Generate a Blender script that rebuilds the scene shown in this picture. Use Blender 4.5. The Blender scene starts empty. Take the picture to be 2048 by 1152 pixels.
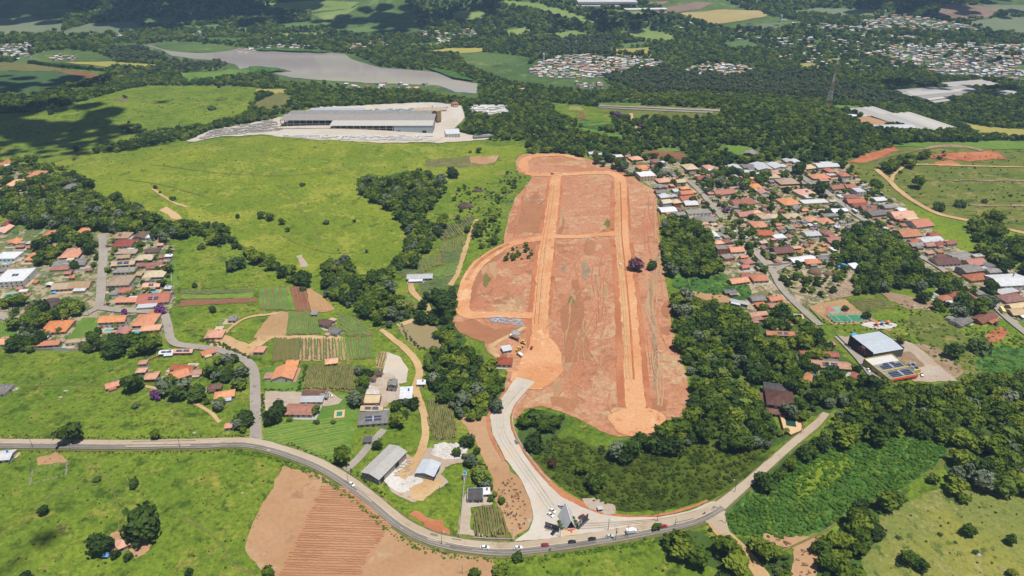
import bpy, math, random
import numpy as np
from mathutils import Vector, Matrix
from mathutils.geometry import delaunay_2d_cdt

scene = bpy.context.scene
C = scene.collection
R = math.radians
random.seed(7)
rng = np.random.default_rng(7)

# ------------------------------------------------------------------ camera, sky, sun, exposure
CAM_H, FPX, PITCH = 300.0, 1400.0, R(28.37)
cam_d = bpy.data.cameras.new('drone_camera')
cam_d.sensor_width = 36.0
cam_d.lens = 36.0 * FPX / 2048.0
cam_d.clip_start, cam_d.clip_end = 1.0, 30000.0
cam = bpy.data.objects.new('drone_camera', cam_d)
cam.location = (0, 0, CAM_H)
cam.rotation_euler = (math.pi / 2 - PITCH, 0, 0)
C.objects.link(cam)
scene.camera = cam

SUN = Vector((0.20, -0.18, 0.96)).normalized()          # direction towards the sun
SUN_EL = math.asin(SUN.z)
SUN_AZ = math.atan2(SUN.x, SUN.y)
world = bpy.data.worlds.new('World')
scene.world = world
world.use_nodes = True
wn = world.node_tree.nodes
sky = wn.new('ShaderNodeTexSky')
sky.sky_type = 'NISHITA'
sky.sun_disc = False
sky.sun_elevation = SUN_EL
sky.sun_rotation = SUN_AZ
sky.altitude = 700
sky.air_density, sky.dust_density = 1.0, 1.2
wn['Background'].inputs['Strength'].default_value = 0.055
world.node_tree.links.new(sky.outputs[0], wn['Background'].inputs['Color'])

sl = bpy.data.lights.new('sun', 'SUN')
sl.energy = 5.0
sl.angle = R(0.5)
sl.color = (1.0, 0.965, 0.91)
so = bpy.data.objects.new('sun', sl)
so.rotation_euler = SUN.to_track_quat('Z', 'Y').to_euler()
so.location = (0, 0, 2000)
C.objects.link(so)
scene.view_settings.view_transform = 'Standard'
scene.view_settings.look = 'None'
scene.view_settings.exposure = 0.22
scene.view_settings.gamma = 1.0
scene.view_settings.use_curve_mapping = False
scene.render.engine = 'CYCLES'
scene.cycles.max_bounces = 5
scene.cycles.diffuse_bounces = 2
scene.cycles.glossy_bounces = 2
scene.cycles.transmission_bounces = 3
scene.cycles.transparent_max_bounces = 6
scene.cycles.volume_bounces = 0
scene.cycles.use_denoising = True

# ------------------------------------------------------------------ terrain
CP, SP = math.cos(PITCH), math.sin(PITCH)

def rays(px, py):
    u = (np.asarray(px, float) - 1024) / FPX
    v = (np.asarray(py, float) - 576) / FPX
    return u, CP - v * SP, -SP - v * CP

def flat(px, py):
    dx, dy, dz = rays(px, py)
    t = CAM_H / -dz
    return float(dx * t), float(dy * t)

HILLS = []
def hill(px, py, amp, sx, sy, rot=0):
    x, y = flat(px, py)
    HILLS.append((x, y, amp, sx, sy, math.cos(R(rot)), math.sin(R(rot))))
def hillw(x, y, amp, sx, sy, rot=0):
    HILLS.append((x, y, amp, sx, sy, math.cos(R(rot)), math.sin(R(rot))))
hill(500, 350, 24, 190, 130, 20)       # big pasture hill
hill(340, 205, 20, 210, 130)           # second pasture hill
hill(90, 165, 10, 200, 120)
hill(1440, 260, 30, 170, 110)          # wooded hill
hill(1900, 335, 18, 190, 110)          # terraced hill
hill(1290, 560, 6, 90, 220)            # graded plateau
hill(1950, 900, 12, 120, 90)
hill(60, 1000, 8, 110, 90)
hill(1910, 1090, 9, 90, 70)
hillw(-1080, 2900, 230, 520, 350)      # far mountain
hillw(-60, 2500, 195, 270, 180, -12)
hillw(-560, 2650, 160, 220, 170)
hillw(-420, 2230, 34, 150, 100)
hillw(420, 2080, 34, 170, 95)
hillw(330, 2500, 150, 240, 150, 10)
hillw(900, 2600, 90, 300, 190)
hillw(1500, 2950, 120, 600, 420)
hillw(1250, 2230, 34, 320, 180)
hillw(760, 1980, 26, 140, 90)
hillw(60, 2010, 26, 150, 80)
hillw(600, 3500, 170, 700, 450)
LAKE_C = flat(640, 135)
RIM = 3200.0

def H(x, y):
    x = np.asarray(x, float); y = np.asarray(y, float)
    z = np.zeros(np.broadcast(x, y).shape)
    for hx, hy, a, sx, sy, c, s in HILLS:
        dx, dy = x - hx, y - hy
        p = (c * dx + s * dy) / sx; q = (-s * dx + c * dy) / sy
        z = z + a * np.exp(-0.5 * (p * p + q * q))
    z = z + 2.0 * np.sin(x * 0.0113 + 0.7) * np.sin(y * 0.0087 + 1.1) + 1.2 * np.sin(x * 0.021 + y * 0.013)
    k = 1 - np.exp(-(((x - LAKE_C[0]) / 430) ** 4 + ((y - LAKE_C[1]) / 300) ** 4))
    z = z * k
    z = z + 150 * (1 - np.exp(-np.maximum(0, y - RIM) * 0.0009))
    return z

def G(px, py):
    """pixel of the photograph (2048 wide) -> point on the terrain; scalars or arrays"""
    px = np.atleast_1d(np.asarray(px, float)); py = np.atleast_1d(np.asarray(py, float))
    dx, dy, dz = rays(px, py)
    t0 = np.full(px.shape, 150.0); hit = np.zeros(px.shape, bool)
    lo = t0.copy(); hi = np.full(px.shape, 9000.0)
    t = t0.copy(); step = 14.0
    for _ in range(900):
        tn = t + step
        below = (CAM_H + dz * tn) < H(dx * tn, dy * tn)
        new = below & ~hit
        lo = np.where(new, t, lo); hi = np.where(new, tn, hi)
        hit |= below
        if hit.all(): break
        t = tn
        if t.min() > 2500: step = 30.0
    for _ in range(24):
        m = (lo + hi) / 2
        b = (CAM_H + dz * m) < H(dx * m, dy * m)
        hi = np.where(b, m, hi); lo = np.where(b, lo, m)
    m = (lo + hi) / 2
    return np.stack([dx * m, dy * m, H(dx * m, dy * m)], -1)

def G1(px, py):
    p = G(px, py)[0]
    return Vector((float(p[0]), float(p[1]), float(p[2])))

def P(x, y, z):
    """world -> pixel"""
    x = np.asarray(x, float); y = np.asarray(y, float); z = np.asarray(z, float) - CAM_H
    d = y * CP - z * SP
    up = y * SP + z * CP
    return 1024 + FPX * x / d, 576 - FPX * up / d, d

def mpp(px, py):
    """metres per pixel at the ground under a pixel, and the sine of the view's depression there"""
    p = G1(px, py)
    d = p.y * CP - (p.z - CAM_H) * SP
    v = Vector((p.x, p.y, p.z - CAM_H)).normalized()
    return d / FPX, -v.z

def pip(x, y, poly):
    poly = np.asarray(poly, float)
    x = np.asarray(x); y = np.asarray(y)
    ins = np.zeros(x.shape, bool)
    n = len(poly); j = n - 1
    for i in range(n):
        xi, yi = poly[i]; xj, yj = poly[j]
        if yi != yj:
            c = ((yi > y) != (yj > y)) & (x < (xj - xi) * (y - yi) / (yj - yi) + xi)
            ins ^= c
        j = i
    return ins

# ------------------------------------------------------------------ object helpers
def tag(o, label=None, cat=None, group=None, kind=None):
    if label: o['label'] = label
    if cat: o['category'] = cat
    if group: o['group'] = group
    if kind: o['kind'] = kind
    return o

def link(name, data, parent=None, loc=None, rz=None):
    o = bpy.data.objects.new(name, data)
    C.objects.link(o)
    if parent is not None: o.parent = parent
    if loc is not None: o.location = loc
    if rz is not None: o.rotation_euler = (0, 0, rz)
    return o

def empty(name, loc, rz=0, label=None, cat=None, group=None):
    o = link(name, None, loc=loc, rz=rz)
    o.empty_display_size = 1
    return tag(o, label, cat, group)

class MB:
    """collects faces, builds ONE mesh"""
    def __init__(s): s.v = []; s.f = []; s.m = []
    def add(s, vs, fs, mi=0):
        b = len(s.v); s.v += [tuple(p) for p in vs]
        s.f += [tuple(b + i for i in f) for f in fs]; s.m += [mi] * len(fs)
        return s
    def box(s, x0, x1, y0, y1, z0, z1, mi=0):
        return s.add([(x0,y0,z0),(x1,y0,z0),(x1,y1,z0),(x0,y1,z0),(x0,y0,z1),(x1,y0,z1),(x1,y1,z1),(x0,y1,z1)],
                     [(3,2,1,0),(4,5,6,7),(0,1,5,4),(1,2,6,5),(2,3,7,6),(3,0,4,7)], mi)
    def tube(s, p, q, r0, r1=None, n=6, mi=0):
        r1 = r0 if r1 is None else r1
        p = Vector(p); q = Vector(q); d = (q - p).normalized()
        a = d.orthogonal().normalized(); b = d.cross(a)
        vs = []
        for c, r in ((p, r0), (q, r1)):
            for i in range(n):
                t = 2 * math.pi * i / n
                vs.append(c + (a * math.cos(t) + b * math.sin(t)) * r)
        fs = [(i, (i + 1) % n, n + (i + 1) % n, n + i) for i in range(n)]
        fs += [tuple(range(n - 1, -1, -1)), tuple(range(n, 2 * n))]
        return s.add(vs, fs, mi)
    def prism(s, pts, z0, z1, mi=0):
        n = len(pts)
        vs = [(x, y, z0) for x, y in pts] + [(x, y, z1) for x, y in pts]
        fs = [(i, (i + 1) % n, n + (i + 1) % n, n + i) for i in range(n)]
        fs += [tuple(range(n - 1, -1, -1)), tuple(range(n, 2 * n))]
        return s.add(vs, fs, mi)
    def mesh(s, name, mats, smooth=False):
        me = bpy.data.meshes.new(name)
        me.from_pydata(s.v, [], s.f)
        for m in (mats if isinstance(mats, (list, tuple)) else [mats]): me.materials.append(m)
        if any(s.m): me.polygons.foreach_set('material_index', s.m)
        if smooth: me.polygons.foreach_set('use_smooth', [True] * len(s.f))
        me.update()
        return me
    def build(s, name, mats, parent=None, smooth=False, loc=None, rz=None):
        return link(name, s.mesh(name, mats, smooth), parent, loc, rz)

# ------------------------------------------------------------------ materials
def lin(r, g, b):
    f = lambda c: (c / 255 / 12.92) if c / 255 <= 0.04045 else ((c / 255 + 0.055) / 1.055) ** 2.4
    return (f(r), f(g), f(b))
KAL = 1.62      # how much brighter a sunlit surface of albedo 1 shows than 1
def alb(r, g, b):
    return tuple(min(0.82, c / KAL) for c in lin(r, g, b))

class NT:
    def __init__(s, name):
        s.mat = bpy.data.materials.new(name); s.mat.use_nodes = True
        s.t = s.mat.node_tree; s.n = s.t.nodes; s.l = s.t.links
        s.b = s.n['Principled BSDF']
        s.b.inputs['Specular IOR Level'].default_value = 0.25
    def node(s, typ, **kw):
        n = s.n.new(typ)
        for k, v in kw.items(): setattr(n, k, v)
        return n
    def pos(s):
        return s.node('ShaderNodeNewGeometry').outputs['Position']
    def noise(s, vec, scale, detail=4, rough=0.6, dist=0.0, stretch=None):
        if stretch:
            m = s.node('ShaderNodeMapping'); m.inputs['Scale'].default_value = stretch[:3]
            if len(stretch) > 3: m.inputs['Rotation'].default_value = (0, 0, stretch[3])
            s.l.new(vec, m.inputs['Vector']); vec = m.outputs[0]
        n = s.node('ShaderNodeTexNoise')
        n.inputs['Scale'].default_value = scale; n.inputs['Detail'].default_value = detail
        n.inputs['Roughness'].default_value = rough; n.inputs['Distortion'].default_value = dist
        s.l.new(vec, n.inputs['Vector'])
        return n.outputs['Fac']
    def ramp(s, fac, stops, interp='LINEAR'):
        r = s.node('ShaderNodeValToRGB'); r.color_ramp.interpolation = interp
        els = r.color_ramp.elements
        while len(els) < len(stops): els.new(0.5)
        for e, (p, c) in zip(els, stops):
            e.position = p; e.color = (*c, 1) if len(c) == 3 else c
        s.l.new(fac, r.inputs[0])
        return r.outputs[0]
    def mix(s, fac, a, b, mode='MIX'):
        m = s.node('ShaderNodeMix', data_type='RGBA', blend_type=mode)
        for sock, val in ((m.inputs[0], fac), (m.inputs[6], a), (m.inputs[7], b)):
            if isinstance(val, (int, float)): sock.default_value = val
            elif isinstance(val, (tuple, list)): sock.default_value = (*val, 1) if len(val) == 3 else val
            else: s.l.new(val, sock)
        return m.outputs[2]
    def math(s, op, a, b=None, c=None):
        m = s.node('ShaderNodeMath', operation=op)
        for sock, val in zip(m.inputs, (a, b, c)):
            if val is None: continue
            if isinstance(val, (int, float)): sock.default_value = val
            else: s.l.new(val, sock)
        return m.outputs[0]
    def thr(s, fac, lo, hi):
        m = s.node('ShaderNodeMapRange'); m.interpolation_type = 'SMOOTHSTEP'
        m.inputs[1].default_value = lo; m.inputs[2].default_value = hi
        s.l.new(fac, m.inputs[0])
        return m.outputs[0]
    def color(s, c):
        s.l.new(c, s.b.inputs['Base Color']); return s
    def bump(s, h, strength=0.5, dist=0.3):
        b = s.node('ShaderNodeBump'); b.inputs['Strength'].default_value = strength
        b.inputs['Distance'].default_value = dist
        s.l.new(h, b.inputs['Height']); s.l.new(b.outputs[0], s.b.inputs['Normal']); return s
    def rough(s, r, spec=None):
        s.b.inputs['Roughness'].default_value = r
        if spec is not None: s.b.inputs['Specular IOR Level'].default_value = spec
        return s

def ground_mat(name, c_main, c_alt, c_dark, c_patch=None, big=0.012, mid=0.07, fine=0.55,
               patch_lo=0.56, patch_hi=0.66, dark_lo=0.58, dark_hi=0.70, bump=0.6, bdist=0.4, stretch=None, grain=0.25):
    """soil or sward: two broad tones, darker tufts, optional patches, fine grain"""
    t = NT(name); p = t.pos()
    n1 = t.noise(p, big, 5, 0.6, 0.4)
    col = t.mix(t.thr(n1, 0.38, 0.62), c_main, c_alt)
    n2 = t.noise(p, mid, 5, 0.65, 0.3, stretch)
    col = t.mix(t.thr(n2, dark_lo, dark_hi), col, c_dark)
    if c_patch:
        n4 = t.noise(p, big * 2.3, 6, 0.68, 0.8)
        n5 = t.noise(p, mid * 2.6, 4, 0.7)
        n4 = t.math('ADD', n4, t.math('MULTIPLY', t.math('SUBTRACT', n5, 0.5), 0.55))
        col = t.mix(t.thr(n4, patch_lo, patch_hi), col, c_patch)
    n3 = t.noise(p, fine, 4, 0.7, 0, stretch)
    n6 = t.noise(p, fine * 0.45, 3, 0.75)
    col = t.mix(t.math('MULTIPLY', t.thr(n6, 0.55, 0.68), min(1.0, grain * 1.6)), col, c_dark)
    g = t.ramp(n3, [(0.25, (1 - grain,) * 3), (0.75, (1 + grain * 0.8,) * 3)])
    col = t.mix(1.0, col, g, 'MULTIPLY')
    t.color(col).rough(0.95, 0.1)
    if bump: t.bump(n3, bump, bdist)
    return t.mat

def flat_mat(name, c, rough=0.7, var=0.12, scale=0.5, spec=0.25, metal=0.0, obj=True, bump=0):
    t = NT(name)
    p = t.node('ShaderNodeTexCoord').outputs['Object'] if obj else t.pos()
    n = t.noise(p, scale, 4, 0.65)
    g = t.ramp(n, [(0.3, tuple(x * (1 - var) for x in c)), (0.7, tuple(min(1, x * (1 + var)) for x in c))])
    t.color(g).rough(rough, spec)
    t.b.inputs['Metallic'].default_value = metal
    if bump: t.bump(n, bump, 0.1)
    return t.mat
# ------------------------------------------------------------------ ground materials
M = {}
M['pasture'] = ground_mat('pasture_grass', alb(140,154,46), alb(122,142,42), alb(94,116,36), alb(158,163,62),
                          big=0.009, mid=0.07, fine=0.30, patch_lo=0.50, patch_hi=0.62, dark_lo=0.54, dark_hi=0.70, grain=0.38)
M['meadow'] = ground_mat('meadow_grass', alb(130,150,48), alb(110,136,42), alb(76,100,30), alb(156,154,68),
                         big=0.016, mid=0.10, fine=0.38, patch_lo=0.54, patch_hi=0.68, dark_lo=0.52, dark_hi=0.68, grain=0.5)
M['lawn'] = ground_mat('mown_lawn', alb(118,150,60), alb(104,138,56), alb(92,122,52), alb(150,158,82), big=0.03, mid=0.12, fine=0.6)
M['lush'] = ground_mat('lush_weeds', alb(92,132,58), alb(78,118,50), alb(54,88,38), alb(124,148,62), big=0.02, mid=0.12, fine=0.35,
                       dark_lo=0.48, dark_hi=0.62, grain=0.4)
M['yellow_weeds'] = ground_mat('yellow_green_weeds', alb(138,156,44), alb(122,146,48), alb(80,108,38), None, big=0.03, mid=0.14, fine=0.4, grain=0.35)
M['marsh'] = ground_mat('tall_marsh_grass', alb(88,106,34), alb(96,112,38), alb(62,80,24), alb(116,118,52), big=0.02, mid=0.11, fine=0.3,
                        patch_lo=0.6, patch_hi=0.75, dark_lo=0.46, dark_hi=0.62, grain=0.42)
M['dry_pasture'] = ground_mat('dry_pasture', alb(156,154,72), alb(134,142,72), alb(92,110,50), alb(168,160,100), big=0.02, mid=0.16, fine=0.5,
                              dark_lo=0.56, dark_hi=0.66, grain=0.3)
M['waste'] = ground_mat('rough_grassland', alb(128,134,62), alb(112,124,54), alb(76,94,42), alb(156,146,86), big=0.012, mid=0.07, fine=0.3,
                        dark_lo=0.54, dark_hi=0.66, stretch=(0.6,1.6,1))
M['floor'] = ground_mat('woodland_floor', alb(92,116,52), alb(80,104,46), alb(58,78,38), None, big=0.02, mid=0.1, fine=0.3)
M['far_floor'] = ground_mat('wooded_country_ground', alb(104,126,66), alb(84,108,56), alb(66,88,46), alb(128,146,84), big=0.005, mid=0.02, fine=0.1)
M['yard'] = ground_mat('garden_and_yard_ground', alb(126,130,82), alb(100,124,62), alb(78,100,50), alb(190,172,142), big=0.035, mid=0.10, fine=0.4,
                       patch_lo=0.47, patch_hi=0.58, dark_lo=0.5, dark_hi=0.6)
M['yard_r'] = ground_mat('town_yard_ground', alb(146,134,100), alb(106,120,66), alb(80,100,52), alb(198,178,150), big=0.04, mid=0.12, fine=0.4,
                         patch_lo=0.46, patch_hi=0.55, dark_lo=0.54, dark_hi=0.62)
M['earth'] = ground_mat('graded_red_earth', alb(210,152,116), alb(200,136,100), alb(176,122,90), alb(212,174,134), big=0.013, mid=0.06, fine=0.35,
                        patch_lo=0.48, patch_hi=0.66, dark_lo=0.54, dark_hi=0.68, grain=0.32, bump=0.6)
M['earth_dark'] = ground_mat('damp_brown_earth', alb(180,124,90), alb(190,134,96), alb(164,112,82), None, big=0.03, mid=0.1, fine=0.4, grain=0.14)
M['cutbank'] = ground_mat('raw_red_bank', alb(210,142,102), alb(196,122,84), alb(178,108,74), None, big=0.03, mid=0.1, fine=0.5, grain=0.18)
M['cutbank2'] = ground_mat('deep_red_bank', alb(190,108,74), alb(206,138,98), alb(160,88,58), None, big=0.04, mid=0.1, fine=0.5, grain=0.2)
M['dirt_road'] = ground_mat('orange_dirt_road', alb(236,178,130), alb(226,160,110), alb(206,134,88), alb(242,196,152), big=0.02, mid=0.09, fine=0.5, grain=0.16, bump=0.3)
M['sand_track'] = ground_mat('sandy_track', alb(222,188,140), alb(210,172,124), alb(188,150,104), None, big=0.03, mid=0.12, fine=0.5, grain=0.14)
M['tan_soil'] = ground_mat('dry_tan_soil', alb(202,162,122), alb(192,150,110), alb(176,136,100), alb(200,168,132), big=0.015, mid=0.07, fine=0.4, grain=0.12)
M['tilled'] = ground_mat('tilled_orange_soil', alb(204,156,116), alb(196,146,106), alb(182,132,96), None, big=0.015, mid=0.1, fine=0.6, grain=0.12)
M['gravel'] = ground_mat('pale_gravel', alb(224,214,200), alb(214,202,186), alb(198,184,166), alb(226,206,180), big=0.02, mid=0.08, fine=0.6, grain=0.08, bump=0.3)
M['gravel_pink'] = ground_mat('pinkish_gravel_lot', alb(206,190,172), alb(194,174,154), alb(180,156,130), alb(200,164,126), big=0.03, mid=0.1, fine=0.5, grain=0.12)
M['white_spoil'] = ground_mat('white_stone_spoil', alb(236,230,222), alb(222,214,204), alb(186,178,170), None, big=0.06, mid=0.3, fine=0.9, grain=0.2)
M['asphalt'] = ground_mat('grey_asphalt', alb(168,160,150), alb(158,150,142), alb(146,138,130), alb(176,164,148), big=0.03, mid=0.15, fine=0.7, grain=0.08, bump=0.2)
M['dusty'] = ground_mat('dusty_road_lane', alb(206,188,164), alb(198,178,152), alb(186,164,138), None, big=0.03, mid=0.12, fine=0.7, grain=0.08, bump=0.2)
M['street'] = ground_mat('weathered_street', alb(184,174,162), alb(172,162,150), alb(140,132,124), alb(186,172,152), big=0.04, mid=0.2, fine=0.7, grain=0.1, bump=0.2)
M['water'] = None
M['far_green'] = ground_mat('far_pasture', alb(112,138,78), alb(98,126,70), alb(82,106,60), None, big=0.006, mid=0.025, fine=0.12, grain=0.15, bump=0)
M['far_bright'] = ground_mat('far_bright_pasture', alb(150,166,96), alb(134,154,84), alb(104,128,68), None, big=0.006, mid=0.025, fine=0.12, grain=0.15, bump=0)
M['far_grey'] = ground_mat('far_grey_green_crop', alb(132,142,110), alb(120,132,100), alb(112,122,94), None, big=0.004, mid=0.02, fine=0.1, grain=0.1, bump=0)
M['far_dark'] = ground_mat('far_dark_crop', alb(84,112,66), alb(76,104,60), alb(64,90,52), None, big=0.006, mid=0.03, fine=0.12, grain=0.15, bump=0)
M['far_tan'] = ground_mat('far_ripe_crop', alb(190,174,120), alb(180,162,108), alb(170,150,100), None, big=0.004, mid=0.02, fine=0.1, grain=0.1, bump=0, stretch=(0.5,2,1))
M['far_brown'] = ground_mat('far_ploughed_land', alb(156,132,116), alb(144,122,106), alb(132,110,96), None, big=0.004, mid=0.02, fine=0.1, grain=0.1, bump=0)
M['far_yellow'] = ground_mat('far_yellow_field', alb(186,176,92), alb(174,166,88), alb(150,148,80), None, big=0.008, mid=0.03, fine=0.15, grain=0.12, bump=0)
M['brown_crop'] = ground_mat('brown_bed_soil', alb(158,110,82), alb(146,100,76), alb(132,92,68), None, big=0.05, mid=0.15, fine=0.6, grain=0.14)
M['crop_soil'] = ground_mat('crop_bed_soil', alb(150,128,84), alb(132,122,74), alb(112,108,62), None, big=0.05, mid=0.15, fine=0.6, grain=0.18)
M['olive_field'] = ground_mat('olive_field', alb(132,128,76), alb(120,122,70), alb(100,104,58), alb(156,138,92), big=0.02, mid=0.08, fine=0.4, grain=0.18)
M['rock_lot'] = ground_mat('stone_strewn_ground', alb(178,152,122), alb(164,136,108), alb(120,98,76), alb(196,176,150), big=0.04, mid=0.16, fine=0.6, grain=0.25)

def water_mat(name, c, rough, spec=0.5):
    t = NT(name); p = t.pos()
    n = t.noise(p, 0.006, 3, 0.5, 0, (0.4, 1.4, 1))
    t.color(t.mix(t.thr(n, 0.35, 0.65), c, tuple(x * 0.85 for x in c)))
    t.rough(rough, spec)
    n2 = t.noise(p, 0.25, 2, 0.5)
    t.bump(n2, 0.06, 0.2)
    return t.mat
M['lake'] = water_mat('muddy_lake_sky_sheen', alb(198,186,182), 0.05)  # muddy colour paled and mottled to imitate reflected sky
M['pond'] = water_mat('olive_pond_water', alb(176,158,112), 0.03, 0.5)

# ------------------------------------------------------------------ the ground sheet
def lay(x, y, layer):
    return 0.06 * layer * (1 + np.hypot(x, y) / 350.0)

def gz(x, y, layer=0.0):
    return H(x, y) + lay(x, y, layer)

def make_ground():
    ys = [60.0]
    while ys[-1] < 12000: ys.append(ys[-1] + max(6.0, ys[-1] * 0.0125))
    xs = [0.0]
    while xs[-1] < 8000: xs.append(xs[-1] + max(6.5, xs[-1] * 0.03))
    xs = np.array([-v for v in xs[:0:-1]] + xs); ys = np.array(ys)
    X, Y = np.meshgrid(xs, ys)
    Z = H(X, Y)
    co = np.stack([X, Y, Z], -1).reshape(-1, 3)
    nx, ny = len(xs), len(ys)
    a = (np.arange(ny - 1)[:, None] * nx + np.arange(nx - 1)[None, :]).ravel()
    f = np.stack([a, a + 1, a + nx + 1, a + nx], -1)
    me = bpy.data.meshes.new('ground')
    me.from_pydata(co.tolist(), [], f.tolist())
    me.polygons.foreach_set('use_smooth', [True] * len(f))
    me.materials.append(M['meadow'])
    tag(link('ground', me), kind='structure')
make_ground()

SHEET_N = [0]
def densify(poly, step, wob, seed, closed=True):
    """pixel outline -> finer pixel outline with an uneven edge"""
    r = np.random.default_rng(abs(seed))
    P0 = np.asarray(poly, float); out = []
    n = len(P0)
    for i in range(n if closed else n - 1):
        a, b = P0[i], P0[(i + 1) % n]
        L = np.hypot(*(b - a)); k = max(1, int(L / step))
        for j in range(k): out.append(a + (b - a) * j / k)
    out = np.array(out)
    if wob:
        m = len(out)
        w = r.normal(0, 1, (m, 2))
        w = (w + np.roll(w, 1, 0) + np.roll(w, -1, 0)) / 1.7
        out = out + w * wob * np.array([1.0, 0.6])
    return out

def world_poly(poly, step=9, wob=0.0, seed=1):
    d = densify(poly, step, wob, seed)
    return G(d[:, 0], d[:, 1])[:, :2]

def drape(name, wp, mat, layer, res=None, kind='structure', flat_z=None, parent=None):
    """world outline -> triangulated sheet lying on the terrain"""
    wp = np.asarray(wp, float)
    keep = np.hypot(*(wp - np.roll(wp, 1, 0)).T) > 0.25
    wp = wp[keep]
    SHEET_N[0] += 1
    layer = layer + 0.03 * (SHEET_N[0] % 23)
    c = wp.mean(0)
    if res is None: res = min(45.0, max(6.5, np.hypot(*c) * 0.017))
    lo, hi = wp.min(0), wp.max(0)
    gx = np.arange(lo[0], hi[0], res); gy = np.arange(lo[1], hi[1], res)
    verts = [Vector((float(x), float(y))) for x, y in wp]
    nb = len(verts)
    if len(gx) and len(gy):
        X, Y = np.meshgrid(gx, gy); X = X.ravel() + res * 0.31; Y = Y.ravel() + res * 0.37
        ins = pip(X, Y, wp)
        verts += [Vector((float(x), float(y))) for x, y in zip(X[ins], Y[ins])]
    edges = [(i, (i + 1) % nb) for i in range(nb)]
    vo, eo, fo, *_ = delaunay_2d_cdt(verts, edges, [list(range(nb))], 1, 1e-3)
    v = np.array([(p.x, p.y) for p in vo])
    z = gz(v[:, 0], v[:, 1], layer) if flat_z is None else np.full(len(v), flat_z)
    me = bpy.data.meshes.new(name)
    fo2 = []
    for f in fo:
        a, b, c2 = (v[i] for i in f[:3])
        if (b[0]-a[0])*(c2[1]-a[1]) - (b[1]-a[1])*(c2[0]-a[0]) < 0: f = f[::-1]
        fo2.append(f)
    me.from_pydata(np.column_stack([v, z]).tolist(), [], fo2)
    me.polygons.foreach_set('use_smooth', [True] * len(fo2))
    me.materials.append(mat)
    return tag(link(name, me, parent), kind=kind)

CLEAR = []
def sheet(name, poly, mat, layer, wob=1.6, step=6, **kw):
    if mat not in ('floor', 'yard', 'yard_r'): CLEAR.append(poly)
    return drape(name, world_poly(poly, step, wob, len(name) * 131 + int(poly[0][0]) + int(poly[0][1])), M[mat] if isinstance(mat, str) else mat, layer, **kw)

def resample(pts, step):
    """Catmull-Rom through world points, about `step` metres apart; extra columns ride along"""
    pts = np.asarray(pts, float); n = len(pts); out = []
    for i in range(n - 1):
        p0 = pts[max(i - 1, 0)]; p1 = pts[i]; p2 = pts[i + 1]; p3 = pts[min(i + 2, n - 1)]
        k = max(1, int(np.hypot(*(p2 - p1)[:2]) / step))
        for j in range(k):
            t = j / k
            out.append(0.5 * (2*p1 + (p2-p0)*t + (2*p0-5*p1+4*p2-p3)*t*t + (3*p1-p0-3*p2+p3)*t**3))
    out.append(pts[-1])
    return np.array(out)

ROADS = []          # (centre line, half width): trees and houses keep off
def strip(name, line, width, mat, layer, shift=0.0, wob=0.0, keep=True, kind='structure', parent=None, step=None):
    """a road along a pixel line; width in metres (number or one per point); shift sideways in metres"""
    line = np.asarray(line, float)
    w = np.asarray(width, float) if np.ndim(width) else np.full(len(line), float(width))
    g = G(line[:, 0], line[:, 1])[:, :2]
    st = step or max(4.0, np.hypot(*g.mean(0)) * 0.008)
    c = resample(np.column_stack([g, w]), st)
    w = c[:, 2]; c = c[:, :2]
    d = np.gradient(c, axis=0); d /= np.maximum(1e-6, np.hypot(d[:, 0], d[:, 1]))[:, None]
    nrm = np.column_stack([-d[:, 1], d[:, 0]])
    c = c + nrm * shift
    if keep: ROADS.append((c, float(w.max()) / 2))
    SHEET_N[0] += 1
    layer = layer + 0.03 * (SHEET_N[0] % 23)
    r = np.random.default_rng(abs(int(line[0][0])) + 17)
    K = 5; rows = []
    for k in range(K):
        s = (k / (K - 1) - 0.5)
        ww = w + (r.normal(0, wob, len(w)) if wob and k in (0, K - 1) else 0)
        q = c + nrm * (s * ww)[:, None]
        rows.append(np.column_stack([q, gz(q[:, 0], q[:, 1], layer)]))
    v = np.stack(rows, 1).reshape(-1, 3); n = len(c)
    f = [(i*K+k, (i+1)*K+k, (i+1)*K+k+1, i*K+k+1) for i in range(n - 1) for k in range(K - 1)]
    f = [q[::-1] for q in f]
    me = bpy.data.meshes.new(name); me.from_pydata(v.tolist(), [], [tuple(x) for x in f])
    me.polygons.foreach_set('use_smooth', [True] * len(f))
    me.materials.append(M[mat] if isinstance(mat, str) else mat)
    return tag(link(name, me, parent), kind=kind)

def dashes(name, line, width, dash, gap, mat, layer, shift=0):
    line = np.asarray(line, float)
    g = G(line[:, 0], line[:, 1])[:, :2]
    c = resample(g, 1.0)
    d = np.gradient(c, axis=0); d /= np.hypot(d[:, 0], d[:, 1])[:, None]
    nrm = np.column_stack([-d[:, 1], d[:, 0]]); c = c + nrm * shift
    mb = MB(); i = 0
    s = np.concatenate([[0], np.cumsum(np.hypot(*np.diff(c, axis=0).T))])
    pos = 0.0
    while pos + dash < s[-1]:
        pts = []
        for t in np.linspace(pos, pos + dash, max(2, int(dash / 3) + 1)):
            x = np.array([np.interp(t, s, c[:, 0]), np.interp(t, s, c[:, 1])]); nn = np.array([np.interp(t, s, nrm[:, 0]), np.interp(t, s, nrm[:, 1])])
            pts.append((x - nn * width / 2, x + nn * width / 2))
        vs = []
        for a, b in pts:
            vs += [(a[0], a[1], float(gz(a[0], a[1], layer))), (b[0], b[1], float(gz(b[0], b[1], layer)))]
        mb.add(vs, [(2*k, 2*k+2, 2*k+3, 2*k+1)[::-1] for k in range(len(pts) - 1)])
        pos += dash + gap
    o = mb.build(name, mat)
    return tag(o, kind='structure')

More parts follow.
